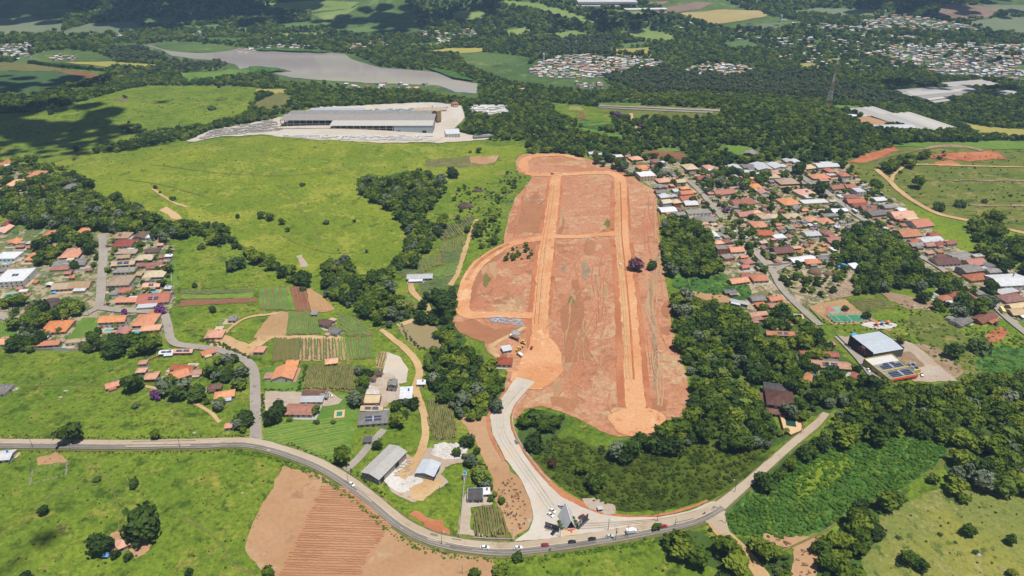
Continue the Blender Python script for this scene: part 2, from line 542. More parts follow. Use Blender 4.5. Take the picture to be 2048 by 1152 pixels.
def pdir(a, b):
    """heading (radians from +X) of the ground line between two pixels"""
    p, q = G1(*a), G1(*b)
    return math.atan2(q.y - p.y, q.x - p.x)

def crop(name, poly, a, b, spacing, width, height, mat, layer, parent=None, jit=0.3, seg=2.2, gap=0.0, label=None):
    """real ridges / plant rows filling a pixel outline, running along the ground line a->b"""
    wp = world_poly(poly, 12, 0.4, 5)
    th = pdir(a, b); ca, sa = math.cos(th), math.sin(th)
    q = np.column_stack([wp @ (ca, sa), wp @ (-sa, ca)])
    r = np.random.default_rng(abs(int(poly[0][0])))
    V, F = [], []; n = len(q); base = 0
    for v in np.arange(q[:, 1].min() + spacing / 2, q[:, 1].max(), spacing):
        xs = []
        for i in range(n):
            (x0, y0), (x1, y1) = q[i], q[(i + 1) % n]
            if (y0 > v) != (y1 > v): xs.append(x0 + (v - y0) * (x1 - x0) / (y1 - y0))
        xs.sort()
        for x0, x1 in zip(xs[::2], xs[1::2]):
            if x1 - x0 < 1.5: continue
            k = max(1, int((x1 - x0) / seg))
            u = np.linspace(x0 + r.uniform(0, 2.4), x1 - r.uniform(0, 2.4), k + 1)
            vv = v + r.normal(0, 0.07 * spacing, k + 1) + 0.18 * spacing * np.sin(u * 0.09 + v)
            hh = height * np.clip(1 + r.normal(0, jit, k + 1), 0.25, 1.9); ww = width * np.clip(1 + r.normal(0, jit * 0.6, k + 1), 0.4, 1.6) / 2
            if gap: hh = np.where(r.random(k + 1) < gap, 0.06, hh)
            for off, hz in ((-1, 0), (-0.45, 1), (0.45, 1), (1, 0)):
                w2 = vv + off * ww
                X = u * ca - w2 * sa; Y = u * sa + w2 * ca
                Z = gz(X, Y, layer) + (hh * (1 + r.normal(0, jit * 0.5, k + 1)) if hz else -0.05)
                V.append(np.column_stack([X, Y, Z]))
            for i in range(k):
                for s in range(3):
                    p0 = base + s * (k + 1) + i
                    F.append((p0, p0 + 1, p0 + k + 2, p0 + k + 1)[::-1])
            base += 4 * (k + 1)
    me = bpy.data.meshes.new(name)
    me.from_pydata(np.concatenate(V).tolist(), [], F)
    me.materials.append(mat)
    o = link(name, me, parent)
    return tag(o, kind='stuff', label=label)
# ------------------------------------------------------------------ far country
for nm, mat, poly in [
  ('field','far_grey',[(-30,35),(50,38),(95,40),(130,50),(120,65),(60,71),(-30,73)]),
  ('field','far_grey',[(105,68),(180,48),(260,44),(298,58),(230,68),(150,72)]),
  ('field','far_green',[(280,38),(350,36),(360,46),(330,54),(290,50)]),
  ('field','far_green',[(345,58),(440,49),(445,58),(380,62)]),
  ('field','far_bright',[(462,62),(512,48),(514,58),(480,66)]),
  ('field','far_yellow',[(128,126),(215,124),(315,130),(318,137),(240,138),(190,132)]),
  ('field','far_dark',[(-30,142),(100,143),(150,150),(185,160),(120,180),(60,192),(-30,193)]),
  ('field','olive_field',[(-30,124),(60,128),(130,140),(100,143),(-30,142)]),
  ('field','brown_crop',[(100,139),(215,152),(190,160),(130,147)]),
  ('field','far_bright',[(520,8),(640,2),(720,5),(700,18),(620,25),(560,22)]),
  ('field','far_bright',[(625,30),(705,17),(720,10),(690,35),(650,42)]),
  ('field','far_green',[(552,50),(640,41),(660,48),(640,57),(570,58)]),
  ('field','far_green',[(720,40),(780,20),(800,25),(760,42)]),
  ('field','far_bright',[(555,68),(600,66),(660,66),(650,72),(570,74)]),
  ('field','far_yellow',[(830,106),(900,97),(980,97),(970,103),(900,110),(840,110)]),
  ('field','far_yellow',[(1200,100),(1300,95),(1305,117),(1240,112)]),
  ('field','far_bright',[(1248,64),(1290,59),(1340,70),(1352,82),(1310,86),(1270,78)]),
  ('field','far_bright',[(1000,0),(1080,8),(1170,35),(1195,48),(1140,42),(1080,25),(1020,12)]),
  ('field','far_tan',[(1360,28),(1450,20),(1520,22),(1537,32),(1490,42),(1420,50),(1390,38)]),
  ('field','far_bright',[(1205,20),(1270,22),(1310,33),(1240,33)]),
  ('field','far_brown',[(1290,24),(1340,15),(1390,5),(1425,5),(1400,20),(1330,28)]),
  ('field','far_brown',[(1300,5),(1340,3),(1330,10),(1290,14)]),
  ('field','far_grey',[(1560,26),(1640,17),(1760,20),(1745,36),(1690,35),(1620,30)]),
  ('field','far_brown',[(1890,8),(1960,12),(2010,20),(1975,36),(1930,42),(1868,35)]),
  ('field','far_grey',[(1960,10),(2090,12),(2090,32),(2010,30)]),
  ('field','far_grey',[(1930,46),(2000,35),(2090,35),(2090,75),(1990,65)]),
  ('field','far_yellow',[(1595,128),(1625,127),(1655,138),(1610,143)]),
  ('field','far_bright',[(1690,118),(1730,122),(1715,130)]),
  ('field','meadow',[(1100,206),(1170,212),(1215,218),(1225,245),(1200,260),(1110,232)]),
  ('field','brown_crop',[(1140,225),(1180,229),(1178,240),(1145,236)]),
  ('field','lush',[(1150,238),(1225,245),(1225,258),(1200,262),(1150,250)]),
  ('field','lawn',[(1100,250),(1180,258),(1264,275),(1240,280),(1150,265)]),
  ('field','lawn',[(1200,206),(1285,207),(1275,213),(1205,212)]),
  ('field','waste',[(1195,207),(1445,218),(1432,234),(1345,240),(1262,238),(1200,226)]),
  ('field','brown_crop',[(1272,309),(1318,299),(1360,305),(1388,326),(1340,318),(1300,318)]),
  ('field','lawn',[(1312,298),(1350,297),(1360,304),(1320,304)]),
  ('field','lawn',[(1448,290),(1500,293),(1525,318),(1470,319),(1455,308)]),
  ('field','far_yellow',[(1915,244),(1980,256),(2090,262),(2090,282),(1950,272)]),
  ('field','lawn',[(1775,292),(1850,284),(2090,283),(2090,300),(1900,298)]),
  ('field','far_bright',[(900,28),(955,20),(985,36),(940,46),(905,42)]),('field','far_green',[(1440,88),(1495,80),(1522,94),(1470,102)]),('field','far_bright',[(1090,70),(1150,62),(1190,72),(1130,80)]),
  ('field','far_green',[(60,24),(130,18),(190,26),(140,33)]),('field','far_green',[(690,60),(740,52),(770,60),(720,68)]),('field','far_grey',[(1480,52),(1560,46),(1570,58),(1500,62)]),('field','far_bright',[(1000,62),(1050,56),(1070,66),(1020,74)]),
  ('field','far_yellow',[(1650,120),(1685,116),(1690,124),(1655,128)]),('field','far_bright',[(820,90),(880,86),(890,93),(830,97)]),('field','far_green',[(1230,90),(1290,84),(1310,90),(1250,97)]),
  ('field','lawn',[(1655,211),(1722,213),(1717,226),(1660,222)]),
  ('pasture_field','meadow',[(-60,232),(80,225),(180,200),(250,180),(300,172),(420,172),(512,176),(515,200),(490,232),(430,250),(300,268),(230,262),(160,285),(-60,302)]),
  ('pasture_field','lawn',[(360,147),(490,140),(560,145),(540,150),(460,155),(380,166),(360,160)]),
  ('field','far_yellow',[(505,178),(600,180),(560,188),(515,190)]),
  ('field','olive_field',[(512,205),(560,185),(592,195),(560,222),(505,218)]),
  ('field','meadow',[(-60,300),(160,285),(230,262),(300,275),(180,305),(90,330),(-60,330)]),
]:
    sheet(nm, poly, mat, 3, wob=0.7, step=7)

wl = world_poly([(285,92),(350,84),(420,88),(460,95),(520,104),(560,100),(640,104),(690,108),(700,117),(720,125),(760,137),(830,142),
  (890,148),(905,160),(955,168),(953,187),(910,184),(880,172),(830,170),(760,168),(700,165),(630,160),(580,156),(545,148),(583,144),
  (560,139),(500,136),(480,140),(470,130),(440,122),(380,118),(345,112),(322,100)], 7, 0.6, 3)
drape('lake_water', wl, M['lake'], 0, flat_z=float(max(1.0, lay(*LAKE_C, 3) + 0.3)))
for poly in ([(180,92),(270,91),(300,98),(245,101)],[(400,79),(505,80),(480,88),(410,85)],[(505,103),(560,99),(665,106),(640,108)],
             [(500,137),(545,139),(575,143),(540,148),(500,152)],[(850,138),(905,146),(950,166),(900,158)]):
    sheet('marsh_bank', poly, 'lush', 14, wob=0.7, step=6)
strip('highway', [(1195,212),(1280,216),(1360,219.5),(1440,223)], 8, 'street', 6)
strip('highway', [(1195,215.5),(1280,220.5),(1360,224),(1425,227)], 7, 'asphalt', 6)
strip('dirt_track', [(1262,228),(1265,245),(1275,262),(1285,278)], 5, 'sand_track', 5)

# ------------------------------------------------------------------ pastures and rough land
sheet('pasture', [(40,335),(100,310),(240,303),(400,286),(480,276),(560,271),(700,283),(850,290),(1000,292),(1052,292),(1045,335),(990,345),(960,400),(905,400),(890,352),(800,346),(716,360),(752,400),(800,430),
  (818,470),(830,500),(780,545),(720,552),(690,515),(650,530),(600,562),(520,507),(400,450),(350,448),(300,432),(180,380),(110,352)], 'pasture', 0.7, wob=2)
CLEAR.pop()
sheet('meadow', [(-80,706),(200,708),(310,712),(320,735),(280,760),(330,780),(400,800),(440,850),(455,878),(250,884),(-80,882)], 'meadow', 1)
sheet('meadow', [(-120,898),(250,900),(430,898),(500,898),(566,930),(520,1000),(490,1090),(540,1170),(-200,1170)], 'meadow', 1)
sheet('meadow', [(350,480),(420,475),(480,500),(560,548),(590,568),(510,574),(350,578)], 'meadow', 1)
sheet('meadow', [(345,610),(420,610),(440,640),(415,680),(350,685)], 'meadow', 1)
sheet('garden', [(528,735),(600,728),(610,790),(530,785)], 'lawn', 1)
sheet('mown_meadow', [(528,855),(560,845),(690,830),(712,850),(700,905),(660,922),(600,905),(528,882)], 'lawn', 1)
sheet('meadow', [(640,790),(720,785),(715,840),(620,850)], 'lawn', 1.5)
sheet('rough_ground', [(720,850),(840,840),(845,890),(800,905),(740,930),(700,940)], 'meadow', 1)
sheet('rough_ground', [(830,965),(920,950),(915,1070),(870,1060),(815,1030)], 'meadow', 1)
sheet('red_bank', [(818,1030),(830,1022),(880,1042),(897,1058),(895,1072),(860,1062)], 'cutbank', 2, wob=3, step=4)
sheet('meadow', [(990,1130),(1060,1110),(1300,1082),(1420,1060),(1480,1100),(1520,1170),(980,1170)], 'meadow', 1)
sheet('marsh_meadow', [(1060,925),(1085,880),(1140,872),(1200,900),(1300,890),(1380,885),(1480,880),(1545,890),(1532,930),(1470,972),(1425,1000),(1330,1022),(1240,1024),(1170,1003),(1110,965)], 'marsh', 1.5)
sheet('weed_field', [(1445,1005),(1560,950),(1625,900),(1700,876),(1880,872),(1905,890),(1872,940),(1760,1000),(1650,1062),(1560,1082),(1450,1065)], 'lush', 1.5)
sheet('weed_patch', [(1590,962),(1630,925),(1680,905),(1710,930),(1645,980),(1600,998)], 'yellow_weeds', 2.5, wob=2.5)
sheet('dry_pasture', [(1715,1170),(1740,1060),(1760,1040),(1850,985),(1900,975),(2100,985),(2150,1170)], 'dry_pasture', 1.5)
sheet('bare_patch', [(1758,1035),(1810,1005),(1862,984),(1850,1000),(1770,1042)], 'dry_pasture', 2.5)
sheet('bare_patch', [(1522,1070),(1640,1075),(1650,1100),(1622,1170),(1580,1170),(1588,1100),(1530,1087)], 'tan_soil', 2.5, wob=2)
sheet('rough_grassland', [(1690,340),(1745,312),(1800,296),(1900,290),(2120,292),(2120,480),(1960,447),(1880,440),(1800,400),(1740,368)], 'waste', 1)
sheet('rough_grassland', [(1800,400),(1880,430),(1960,447),(2120,480),(2120,560),(1980,520),(1900,490),(1850,450)], 'yellow_weeds', 1)
sheet('rough_grassland', [(1600,620),(1700,610),(1780,600),(1850,600),(1900,660),(2000,640),(2120,660),(2120,760),(1910,768),(1840,690),(1740,680),(1660,690)], 'meadow', 1)
sheet('rough_ground', [(1820,690),(1900,680),(1960,720),(2000,750),(1915,765)], 'waste', 2)
sheet('red_cut', [(1688,328),(1740,306),(1788,295),(1800,300),(1770,313),(1730,326)], 'cutbank2', 3)
sheet('red_cut', [(1830,312),(1905,306),(1990,303),(2012,318),(1940,324),(1880,318)], 'cutbank2', 3)
sheet('red_cut', [(1868,326),(1900,320),(1925,330),(1880,334)], 'cutbank', 3)
sheet('red_cut', [(1970,672),(2000,655),(2015,662),(2005,680),(1975,690)], 'cutbank2', 3)
sheet('forest_clearing', [(1345,545),(1430,545),(1500,570),(1500,600),(1430,600),(1345,575)], 'lush', 2)
sheet('bare_patch', [(1360,582),(1400,585),(1470,598),(1465,608),(1400,600)], 'tan_soil', 3)
sheet('garden', [(1375,725),(1440,728),(1440,742),(1380,740)], 'lawn', 3)
sheet('weed_bank', [(990,330),(1050,292),(1045,345),(1068,356),(1056,374),(1030,385),(1012,430),(1005,490),(960,520),(925,555),(905,560),(950,450),(960,400)], 'meadow', 1)
sheet('stone_wall_field', [(850,320),(940,314),(998,312),(990,329),(925,334),(855,334)], 'olive_field', 2)
sheet('bare_patch', [(938,315),(997,312),(990,327),(940,328)], 'tan_soil', 3)
sheet('weed_patch', [(850,420),(890,395),(930,400),(960,410),(950,430),(900,440)], 'meadow', 2)

# ------------------------------------------------------------------ the graded red-earth site
LOT = [(1040,312),(1060,308),(1130,307),(1165,315),(1200,327),(1245,343),(1290,368),(1310,380),(1313,410),(1318,470),(1321,520),(1330,560),(1338,600),
  (1344,660),(1356,700),(1371,740),(1380,795),(1382,825),(1340,840),(1310,850),(1290,862),(1262,872),(1235,874),(1200,862),(1160,840),(1120,824),(1080,812),
  (1050,818),(1030,842),(1018,820),(1005,790),(1010,765),(1015,745),(992,718),(972,702),(966,682),(940,670),(905,650),(904,638),(918,628),(914,600),(924,560),
  (948,522),(984,500),(1008,487),(1012,460),(1016,430),(1030,395),(1060,365),(1066,355),(1037,346),(1033,325)]
sheet('graded_earth', LOT, 'earth', 2, wob=1.0, step=8)
for poly in ([(925,600),(945,575),(960,530),(1000,505),(1040,492),(1080,485),(1080,500),(1020,505),(975,530),(950,580),(940,625)],
             [(1120,620),(1140,600),(1160,640),(1160,720),(1130,725)],
             [(1060,490),(1080,485),(1075,560),(1060,520)],
             [(1100,795),(1160,800),(1150,820),(1105,812)],
             [(910,645),(950,640),(1000,660),(1040,655),(1050,665),(975,690),(930,668)],
             [(1015,470),(1085,465),(1090,420),(1075,380),(1050,400),(1030,440)],
             [(1295,795),(1330,800),(1335,825),(1300,820)]):
    sheet('damp_earth', poly, 'earth_dark', 2.9, wob=3, step=7)
# raw redder banks beside the cut roads
for line, w, s in [
  ([(1112,352),(1107,400),(1100,445),(1096,465)], 3.5, -8.2),([(1112,352),(1107,400),(1100,445),(1096,462)], 3.5, 8.2),
  ([(1093,482),(1088,540),(1083,600),(1080,628)], 3.2, 7.8),([(1093,490),(1088,540),(1083,600),(1078,650),(1083,700)], 4.5, -8.4),
  ([(1240,375),(1242,420),(1243,458)], 3.0, 8.6),([(1241,365),(1242,420),(1243,470),(1248,520),(1256,600),(1262,680),(1267,760),(1271,815)], 5, -9.2),
  ([(1245,485),(1248,520),(1256,600),(1262,680),(1267,760),(1271,815)], 4, 8.8),
  ([(1110,471),(1160,473),(1220,469)], 3, 0)]:
    strip('red_bank', line, w, 'cutbank', 3.2, shift=s, wob=0.5)
R1 = [(1113,346),(1110,370),(1107,400),(1100,450),(1095,480),(1088,540),(1083,600),(1080,650),(1080,705)]
R2 = [(1050,347),(1075,351),(1110,350.5),(1180,347),(1215,346.5),(1233,352),(1240,366),(1242,420),(1243,470),(1248,520),(1256,600),(1262,680),(1267,760),(1272,835)]
strip('dirt_road', R1, [13,13,13.5,13.5,14,13.5,13,13.5,16], 'dirt_road', 4, wob=1.0)
strip('dirt_road', R2, [10,10,10,11,12,13,14,14,14,14,13.5,13,13,13], 'dirt_road', 4.2, wob=1.0)
strip('dirt_road', [(1165,322),(1130,312),(1100,311.5),(1070,313),(1051,320),(1046,331),(1052,345)], [4,9,11,12,12,12,12], 'dirt_road', 4.4, wob=0.8)
strip('dirt_road', [(1090,473),(1120,474.5),(1160,474),(1200,470.5),(1242,467)], [12,9.5,9,9,12], 'dirt_road', 4.3, wob=0.5)
strip('dirt_road', [(1095,476),(1060,481),(1020,490),(985,508),(955,532),(936,562),(927,600),(926,622),(940,631),(980,631),(1030,631),(1085,633)],
      [14,11,11,12,12,12,12,12,12,9,9,12], 'dirt_road', 4.5, wob=0.6)
sheet('dirt_fan', [(1064,680),(1100,676),(1122,708),(1126,745),(1112,762),(1085,778),(1050,782),(1020,762),(1022,750),(1040,730),(1052,705)], 'dirt_road', 4.8)
c0 = G1(1275, 845)
drape('turning_circle', [(c0.x + 17.5 * math.cos(t) * (1 + 0.09 * math.sin(3 * t) + 0.05 * math.sin(7 * t + 1)), c0.y + 16 * math.sin(t) * (1 + 0.1 * math.sin(2 * t + 2))) for t in np.linspace(0, 2 * math.pi, 48, endpoint=False)], M['dirt_road'], 4.9)
strip('dirt_track', [(1050,655),(1020,672),(990,688),(982,702),(1000,716)], 4, 'sand_track', 4)
strip('dirt_track', [(1052,372),(1042,410),(1032,450),(1028,475)], 2.5, 'cutbank', 4)
# wheel ruts: strips of churned soil
RUT = M['cutbank']; SANDL = M['sand_track']
rr = np.random.default_rng(5)
for line, n, span in ((R1, 5, 5.0), (R2[5:], 5, 5.0), ([(1060,481),(1020,490),(985,508),(955,532),(936,562),(927,600)], 3, 4)):
    for i in range(n):
        strip('wheel_rut', line[1:-1], rr.uniform(0.3, 0.7), RUT if rr.random() < 0.5 else M['sand_track'], 6.0, shift=rr.uniform(-span, span), wob=0.25, keep=False)
for i in range(44):      # old tracks over the plots
    x = rr.uniform(1120, 1225); y = rr.uniform(500, 790)
    strip('wheel_rut', [(x, y), (x + rr.uniform(-25, 5), y + 25), (x + rr.uniform(-30, 20), y + rr.uniform(40, 90))], rr.uniform(0.3, 1.0), M['tan_soil'] if i % 2 else M['cutbank'], 3.4, wob=0.3, keep=False)
for i in range(24):
    x = rr.uniform(1290, 1320); y = rr.uniform(390, 780)
    strip('wheel_rut', [(x, y), (x + rr.uniform(-5, 10), y + 30), (x + rr.uniform(-5, 20), y + rr.uniform(50, 90))], rr.uniform(0.5, 1.4), M['tan_soil'] if i % 2 else M['cutbank'], 3.4, wob=0.3, keep=False)
for i in range(26):      # pale straw-strewn and dark damp patches over the plots
    x = rr.uniform(1115, 1225) if i < 16 else rr.uniform(1290, 1345) if i < 22 else rr.uniform(960, 1060); y = rr.uniform(400, 790) if i < 22 else rr.uniform(520, 610)
    a = rr.uniform(4, 13); b = rr.uniform(8, 26)
    sheet('soil_patch', [(x + a*math.cos(t)*rr.uniform(.6,1.3), y + b*math.sin(t)*rr.uniform(.6,1.3)) for t in np.linspace(0, 6.283, 11, endpoint=False)], ('tan_soil','earth_dark','rock_lot','olive_field')[(0,0,1,2,0,1,0,3)[i % 8]], 2.5, wob=2.5, step=5)
strip('soil_windrow', [(1150,560),(1162,620),(1168,680),(1172,720)], 6, 'earth_dark', 3.3, wob=1.5, keep=False)
strip('soil_windrow', [(1300,560),(1306,640),(1310,700),(1312,780)], 3, 'rock_lot', 3.3, wob=0.6, keep=False)

# ------------------------------------------------------------------ access road and main road
sheet('gravel_forecourt', [(1034,755),(1070,765),(1050,785),(1030,808),(1020,835),(1023,860),(1037,890),(1062,930),(1092,965),(1122,995),(1162,1015),(1200,1030),(1255,1036),
   (1320,1035),(1380,1023),(1425,1003),(1440,1015),(1405,1036),(1300,1052),(1200,1064),(1100,1078),(1028,1084),(1058,1062),(1067,1037),(1060,1000),(1042,960),(1011,920),(985,870),(980,832),(1000,802),(1020,775)], 'gravel', 5, wob=0.5)
strip('earth_verge', [(1032,812),(1024,840),(1030,872),(1052,908),(1085,950),(1118,985),(1160,1008),(1200,1026),(1260,1033),(1340,1028),(1415,1002)], [2.5,1.6,1.6,2.4,3.4,4.5,5,3,1.6,1.6,1.6], 'cutbank', 4.2, wob=0.5)
strip('earth_verge', [(1016,776),(998,802),(978,832),(982,872),(1008,922)], 2.2, 'cutbank', 4.1, wob=0.4)
strip('concrete_kerb', [(1052,792),(1034,812),(1025,838),(1031,868),(1050,902),(1082,946),(1100,964)], 0.8, 'gravel_pink', 7, keep=False)
sheet('tan_strip_field', [(917,838),(950,832),(978,836),(985,872),(1009,922),(1040,962),(1059,1002),(1066,1036),(1055,1058),(1028,1080),(1010,1050),(990,1000),(984,958),(965,915),(945,870)], 'tan_soil', 2)
MAIN = [(-40,889),(100,890),(250,891.5),(400,889),(490,887),(560,902),(640,932),(700,968),(750,1006),(800,1047),(850,1074),(900,1088),(960,1097),(1020,1100),(1100,1092),(1200,1078),(1300,1060),(1390,1040),(1440,1013),(1480,980),(1530,937),(1580,893),(1625,856),(1640,842),(1652,828)]
WID = [8]*5+[8,8,8,8,8,8,8.5,8.5,8.5,8,8,8,7,7,5.5,5,5,5,4.5,4]
strip('earth_verge', MAIN, [w + (3.5 if w > 6 else 1.6) for w in WID], 'olive_field', 3.0, wob=0.8)
strip('road', MAIN, WID, 'asphalt', 6, wob=0.15)
strip('dusty_lane', MAIN[18:], [6.5,5.6,5.2,5,5,4.6,4.2], 'dusty', 7.1, wob=0.2, keep=False)
strip('dusty_lane', MAIN[:19], 4.4, 'dusty', 7.2, shift=2.2, wob=0.25, keep=False)
PATCH = ground_mat('darker_road_patch', alb(146,138,128), alb(136,128,120), alb(124,118,110), None, big=0.05, mid=0.2, fine=0.8, grain=0.12, bump=0)
rp = np.random.default_rng(11)
for i in range(26):
    k = int(rp.integers(0, 18)); t0, t1 = sorted(rp.uniform(0, 1, 2)); A, B = np.array(MAIN[k]), np.array(MAIN[k + 1])
    strip('road_patch', [A + (B - A) * t0, A + (B - A) * (t0 + t1) / 2, A + (B - A) * t1], rp.uniform(.4, 1.6), PATCH if i % 3 else M['dusty'], 8.0, shift=rp.uniform(-3, 3), wob=.1, keep=False)
for s in (-2.9, -1.2): strip('tyre_track', MAIN[:19], 0.5, PATCH, 7.6, shift=s, wob=.1, keep=False)
M['gravel2'] = ground_mat('greyer_gravel', alb(210,200,186), alb(202,190,174), alb(190,176,160), None, grain=0.1, bump=0)
ACC = [(1045,775),(1015,810),(1004,838),(1010,872),(1030,905),(1062,950),(1090,990),(1110,1020)]
for i in range(4): strip('tyre_track', ACC, rp.uniform(.3, .6), M['gravel2'], 5.9, shift=rp.uniform(-4, 4), wob=.15, keep=False)
for i in range(3): strip('tyre_track', [(1090,1052 + i * 5),(1180,1048 + i * 5),(1260,1044 + i * 3),(1340,1036 + i * 3),(1420,1015 + i * 4)], rp.uniform(.3, .8), M['gravel_pink'] if i % 2 else M['dusty'], 7.0, wob=.15, keep=False)
white = flat_mat('road_paint', alb(236,222,196), 0.7, 0.1)
M['paint'] = white
dashes('centre_line', MAIN[:5], 0.35, 4, 3, white, 9)
dashes('centre_line', MAIN[4:20], 0.35, 30, 0.5, white, 9)
strip('dirt_lane', [(1440,1020),(1428,1050),(1455,1075),(1490,1110),(1530,1160)], 7, 'sand_track', 5, wob=0.5)
sheet('junction_fan', [(1400,1040),(1440,1012),(1450,1040),(1462,1075),(1440,1070),(1425,1052)], 'dusty', 5.3)
strip('street', [(512,890),(512,850),(511,800),(509,750),(497,726),(470,712),(430,700),(385,694),(355,690),(341,678),(337,655),(330,630)], [8,7,7,7,7,6.5,6.5,6.5,6.5,6.5,6.5,6.5], 'street', 6.3)
strip('street', [(330,628),(290,624),(240,622),(196,618),(170,632)], 6.5, 'street', 6.1)
strip('street', [(205,470),(207,510),(204,560),(201,600),(196,620)], [7,8,8,7.5,8], 'street', 6.2)
strip('street', [(-40,610),(0,632),(48,655)], 6, 'street', 6.2)
for line, w in ([( 1575,338),(1621,366),(1648,383),(1686,410),(1711,430),(1746,453)],8),([(1375,362),(1391,376),(1410,396),(1434,425),(1447,440)],7),\
   ([(1492,488),(1526,523),(1545,545),(1561,575),(1591,608),(1640,652)],6.5),([(1836,512),(1881,538),(1935,580)],6.5),([(1980,600),(2008,632),(2060,675)],7),\
   ([(1676,674),(1700,698),(1722,722),(1752,760)],7),([(1540,548),(1600,520),(1660,515)],5):
    strip('street', line, w, 'street', 6.4)
strip('dirt_track', [(1752,340),(1776,360),(1795,380),(1830,405),(1880,430),(1960,447),(2080,475)], 6, 'sand_track', 4.5, wob=0.5)
strip('dirt_track', [(1782,366),(1786,352),(1800,340),(1830,330),(1930,333),(2060,336)], [4,4,4,4,3,2], 'sand_track', 4.5, wob=0.5)
strip('dirt_track', [(1752,336),(1765,318),(1800,309),(1835,301)], 5, 'olive_field', 4.5, wob=1.2)
strip('terrace_scar', [(1835,301),(1880,294),(1930,295),(1965,303)], [3,9,12,8], 'rock_lot', 4.5, wob=2.0)
for y in (361, 411): strip('terrace_scar', [(1880,y),(1910,y+1),(1940,y),(1975,y+2),(2010,y+1),(2060,y+2)], [1,2.5,1,4,2,5], 'rock_lot', 4, wob=1.0, keep=False)
strip('sandy_scar', [(305,378),(325,392),(345,405),(375,415)], 3, 'sand_track', 3, wob=0.6, keep=False)
strip('sandy_scar', [(325,418),(345,428),(358,440)], 8, 'sand_track', 3, wob=2, keep=False)
strip('sandy_scar', [(597,512),(604,522),(608,535)], 6, 'gravel_pink', 3, wob=1, keep=False)
strip('stream_scar', [(1560,1105),(1650,1062),(1700,1025),(1760,1000)], 1.3, 'olive_field', 3, keep=False)
strip('dirt_track', [(1905,895),(1875,935),(1850,950)], 2.6, 'waste', 3, wob=0.5)
strip('foot_path', [(155,905),(190,940),(212,955),(225,975),(236,1020),(238,1065)], 0.6, 'olive_field', 3, wob=0.2, keep=False)
strip('foot_path', [(347,1032),(385,1045),(440,1085),(465,1130),(510,1150)], 0.7, 'olive_field', 3, wob=0.2, keep=False)
strip('foot_path', [(275,770),(330,782),(385,805),(420,825),(440,845)], 2.6, 'sand_track', 3, wob=0.3)
sheet('house_yard', [(222,1068),(240,1060),(262,1068),(285,1075),(305,1090),(292,1105),(270,1118),(255,1095),(225,1108),(212,1098)], 'tan_soil', 2)
sheet('bare_patch', [(75,915),(115,908),(135,922),(100,930),(75,928)], 'tan_soil', 2, wob=3)

for line in ([(735,300),(728,330),(716,352)],[(520,300),(560,360),(610,430),(640,470),(626,515)],[(300,330),(420,345),(560,352),(700,340)],[(560,470),(600,490),(650,505),(700,508)],[(250,360),(330,372),(420,398)],[(120,215),(200,225),(300,222),(420,205)],
             [(40,775),(140,770),(210,775)],[(330,800),(360,830),(380,862)],[(60,1010),(130,985),(190,960)]):
    strip('cattle_track', line, 0.9, 'olive_field', 3.2, wob=0.25, keep=False)
sheet('rough_ground', [(1800,640),(1860,625),(1930,670),(1960,720),(1900,700),(1840,690)], 'waste', 2.2, wob=4)
sheet('rough_ground', [(1930,690),(2060,700),(2060,750),(1990,752),(1950,730)], 'lush', 2.1, wob=4)
sheet('bare_patch', [(1836,690),(1880,700),(1925,745),(1912,758),(1880,735)], 'rock_lot', 2.6, wob=4)
# ------------------------------------------------------------------ valley floor between the roads
strip('dirt_track', [(762,660),(785,678),(812,700),(833,725),(839,750),(831,775),(838,800),(848,830),(851,860),(846,895),(826,930),(800,955)], [4,5,5.5,5.5,5.5,5.5,5,5,5,5,6,8], 'sand_track', 4, wob=0.4)
strip('dirt_track', [(795,652),(830,640),(858,622),(845,605),(826,585),(820,565)], 5, 'sand_track', 4, wob=0.6)
strip('dirt_track', [(900,572),(916,545),(930,500),(945,460),(953,440)], 5, 'sand_track', 4, wob=0.8)
strip('dirt_track', [(690,942),(715,920),(745,885),(768,860)], 5, 'street', 4)
strip('dirt_track', [(420,695),(445,672),(470,650),(500,635),(560,628)], 3, 'sand_track', 4, wob=0.4)
sheet('dirt_yard', [(415,684),(450,672),(500,690),(520,672),(640,672),(690,676),(690,680),(545,678),(510,700),(490,715),(440,700)], 'sand_track', 3.2)
sheet('gravel_yard', [(530,783),(600,785),(660,783),(684,798),(678,808),(650,815),(600,812),(560,830),(530,822)], 'gravel_pink', 3)
sheet('gravel_yard', [(776,704),(800,715),(815,740),(816,765),(803,768),(785,752),(765,748),(768,735)], 'gravel', 3)
sheet('gravel_yard', [(738,765),(780,748),(800,770),(812,790),(790,802),(770,815),(745,815)], 'gravel_pink', 3)
sheet('stone_heap_ground', [(735,770),(760,775),(758,792),(730,795)], 'white_spoil', 3.6, wob=2)
sheet('stone_yard', [(770,925),(800,900),(826,915),(850,895),(935,905),(925,925),(890,935),(880,950),(900,965),(865,985),(830,1005),(785,985),(770,965)], 'gravel_pink', 3, wob=1.5)
sheet('stone_spoil', [(868,890),(925,885),(940,900),(925,917),(890,920),(862,908)], 'white_spoil', 3.6, wob=2)
sheet('stone_spoil', [(765,955),(800,925),(815,915),(822,930),(805,955),(840,955),(850,975),(800,985)], 'white_spoil', 3.8, wob=3)
sheet('sandy_bare', [(815,978),(860,960),(890,958),(880,975),(845,1002),(825,1000)], 'sand_track', 3.9, wob=2)
sheet('driveway', [(918,1070),(925,1000),(935,985),(990,985),(985,1010),(940,1015),(942,1060),(980,1075)], 'gravel_pink', 3)
pw = world_poly([(795,648),(835,643),(870,655),(885,675),(898,690),(870,700),(830,696),(815,682),(802,666)], 6, 0.6, 4)
drape('pond_water', pw, M['pond'], 0, flat_z=float(H(*pw.mean(0)) + 0.5))
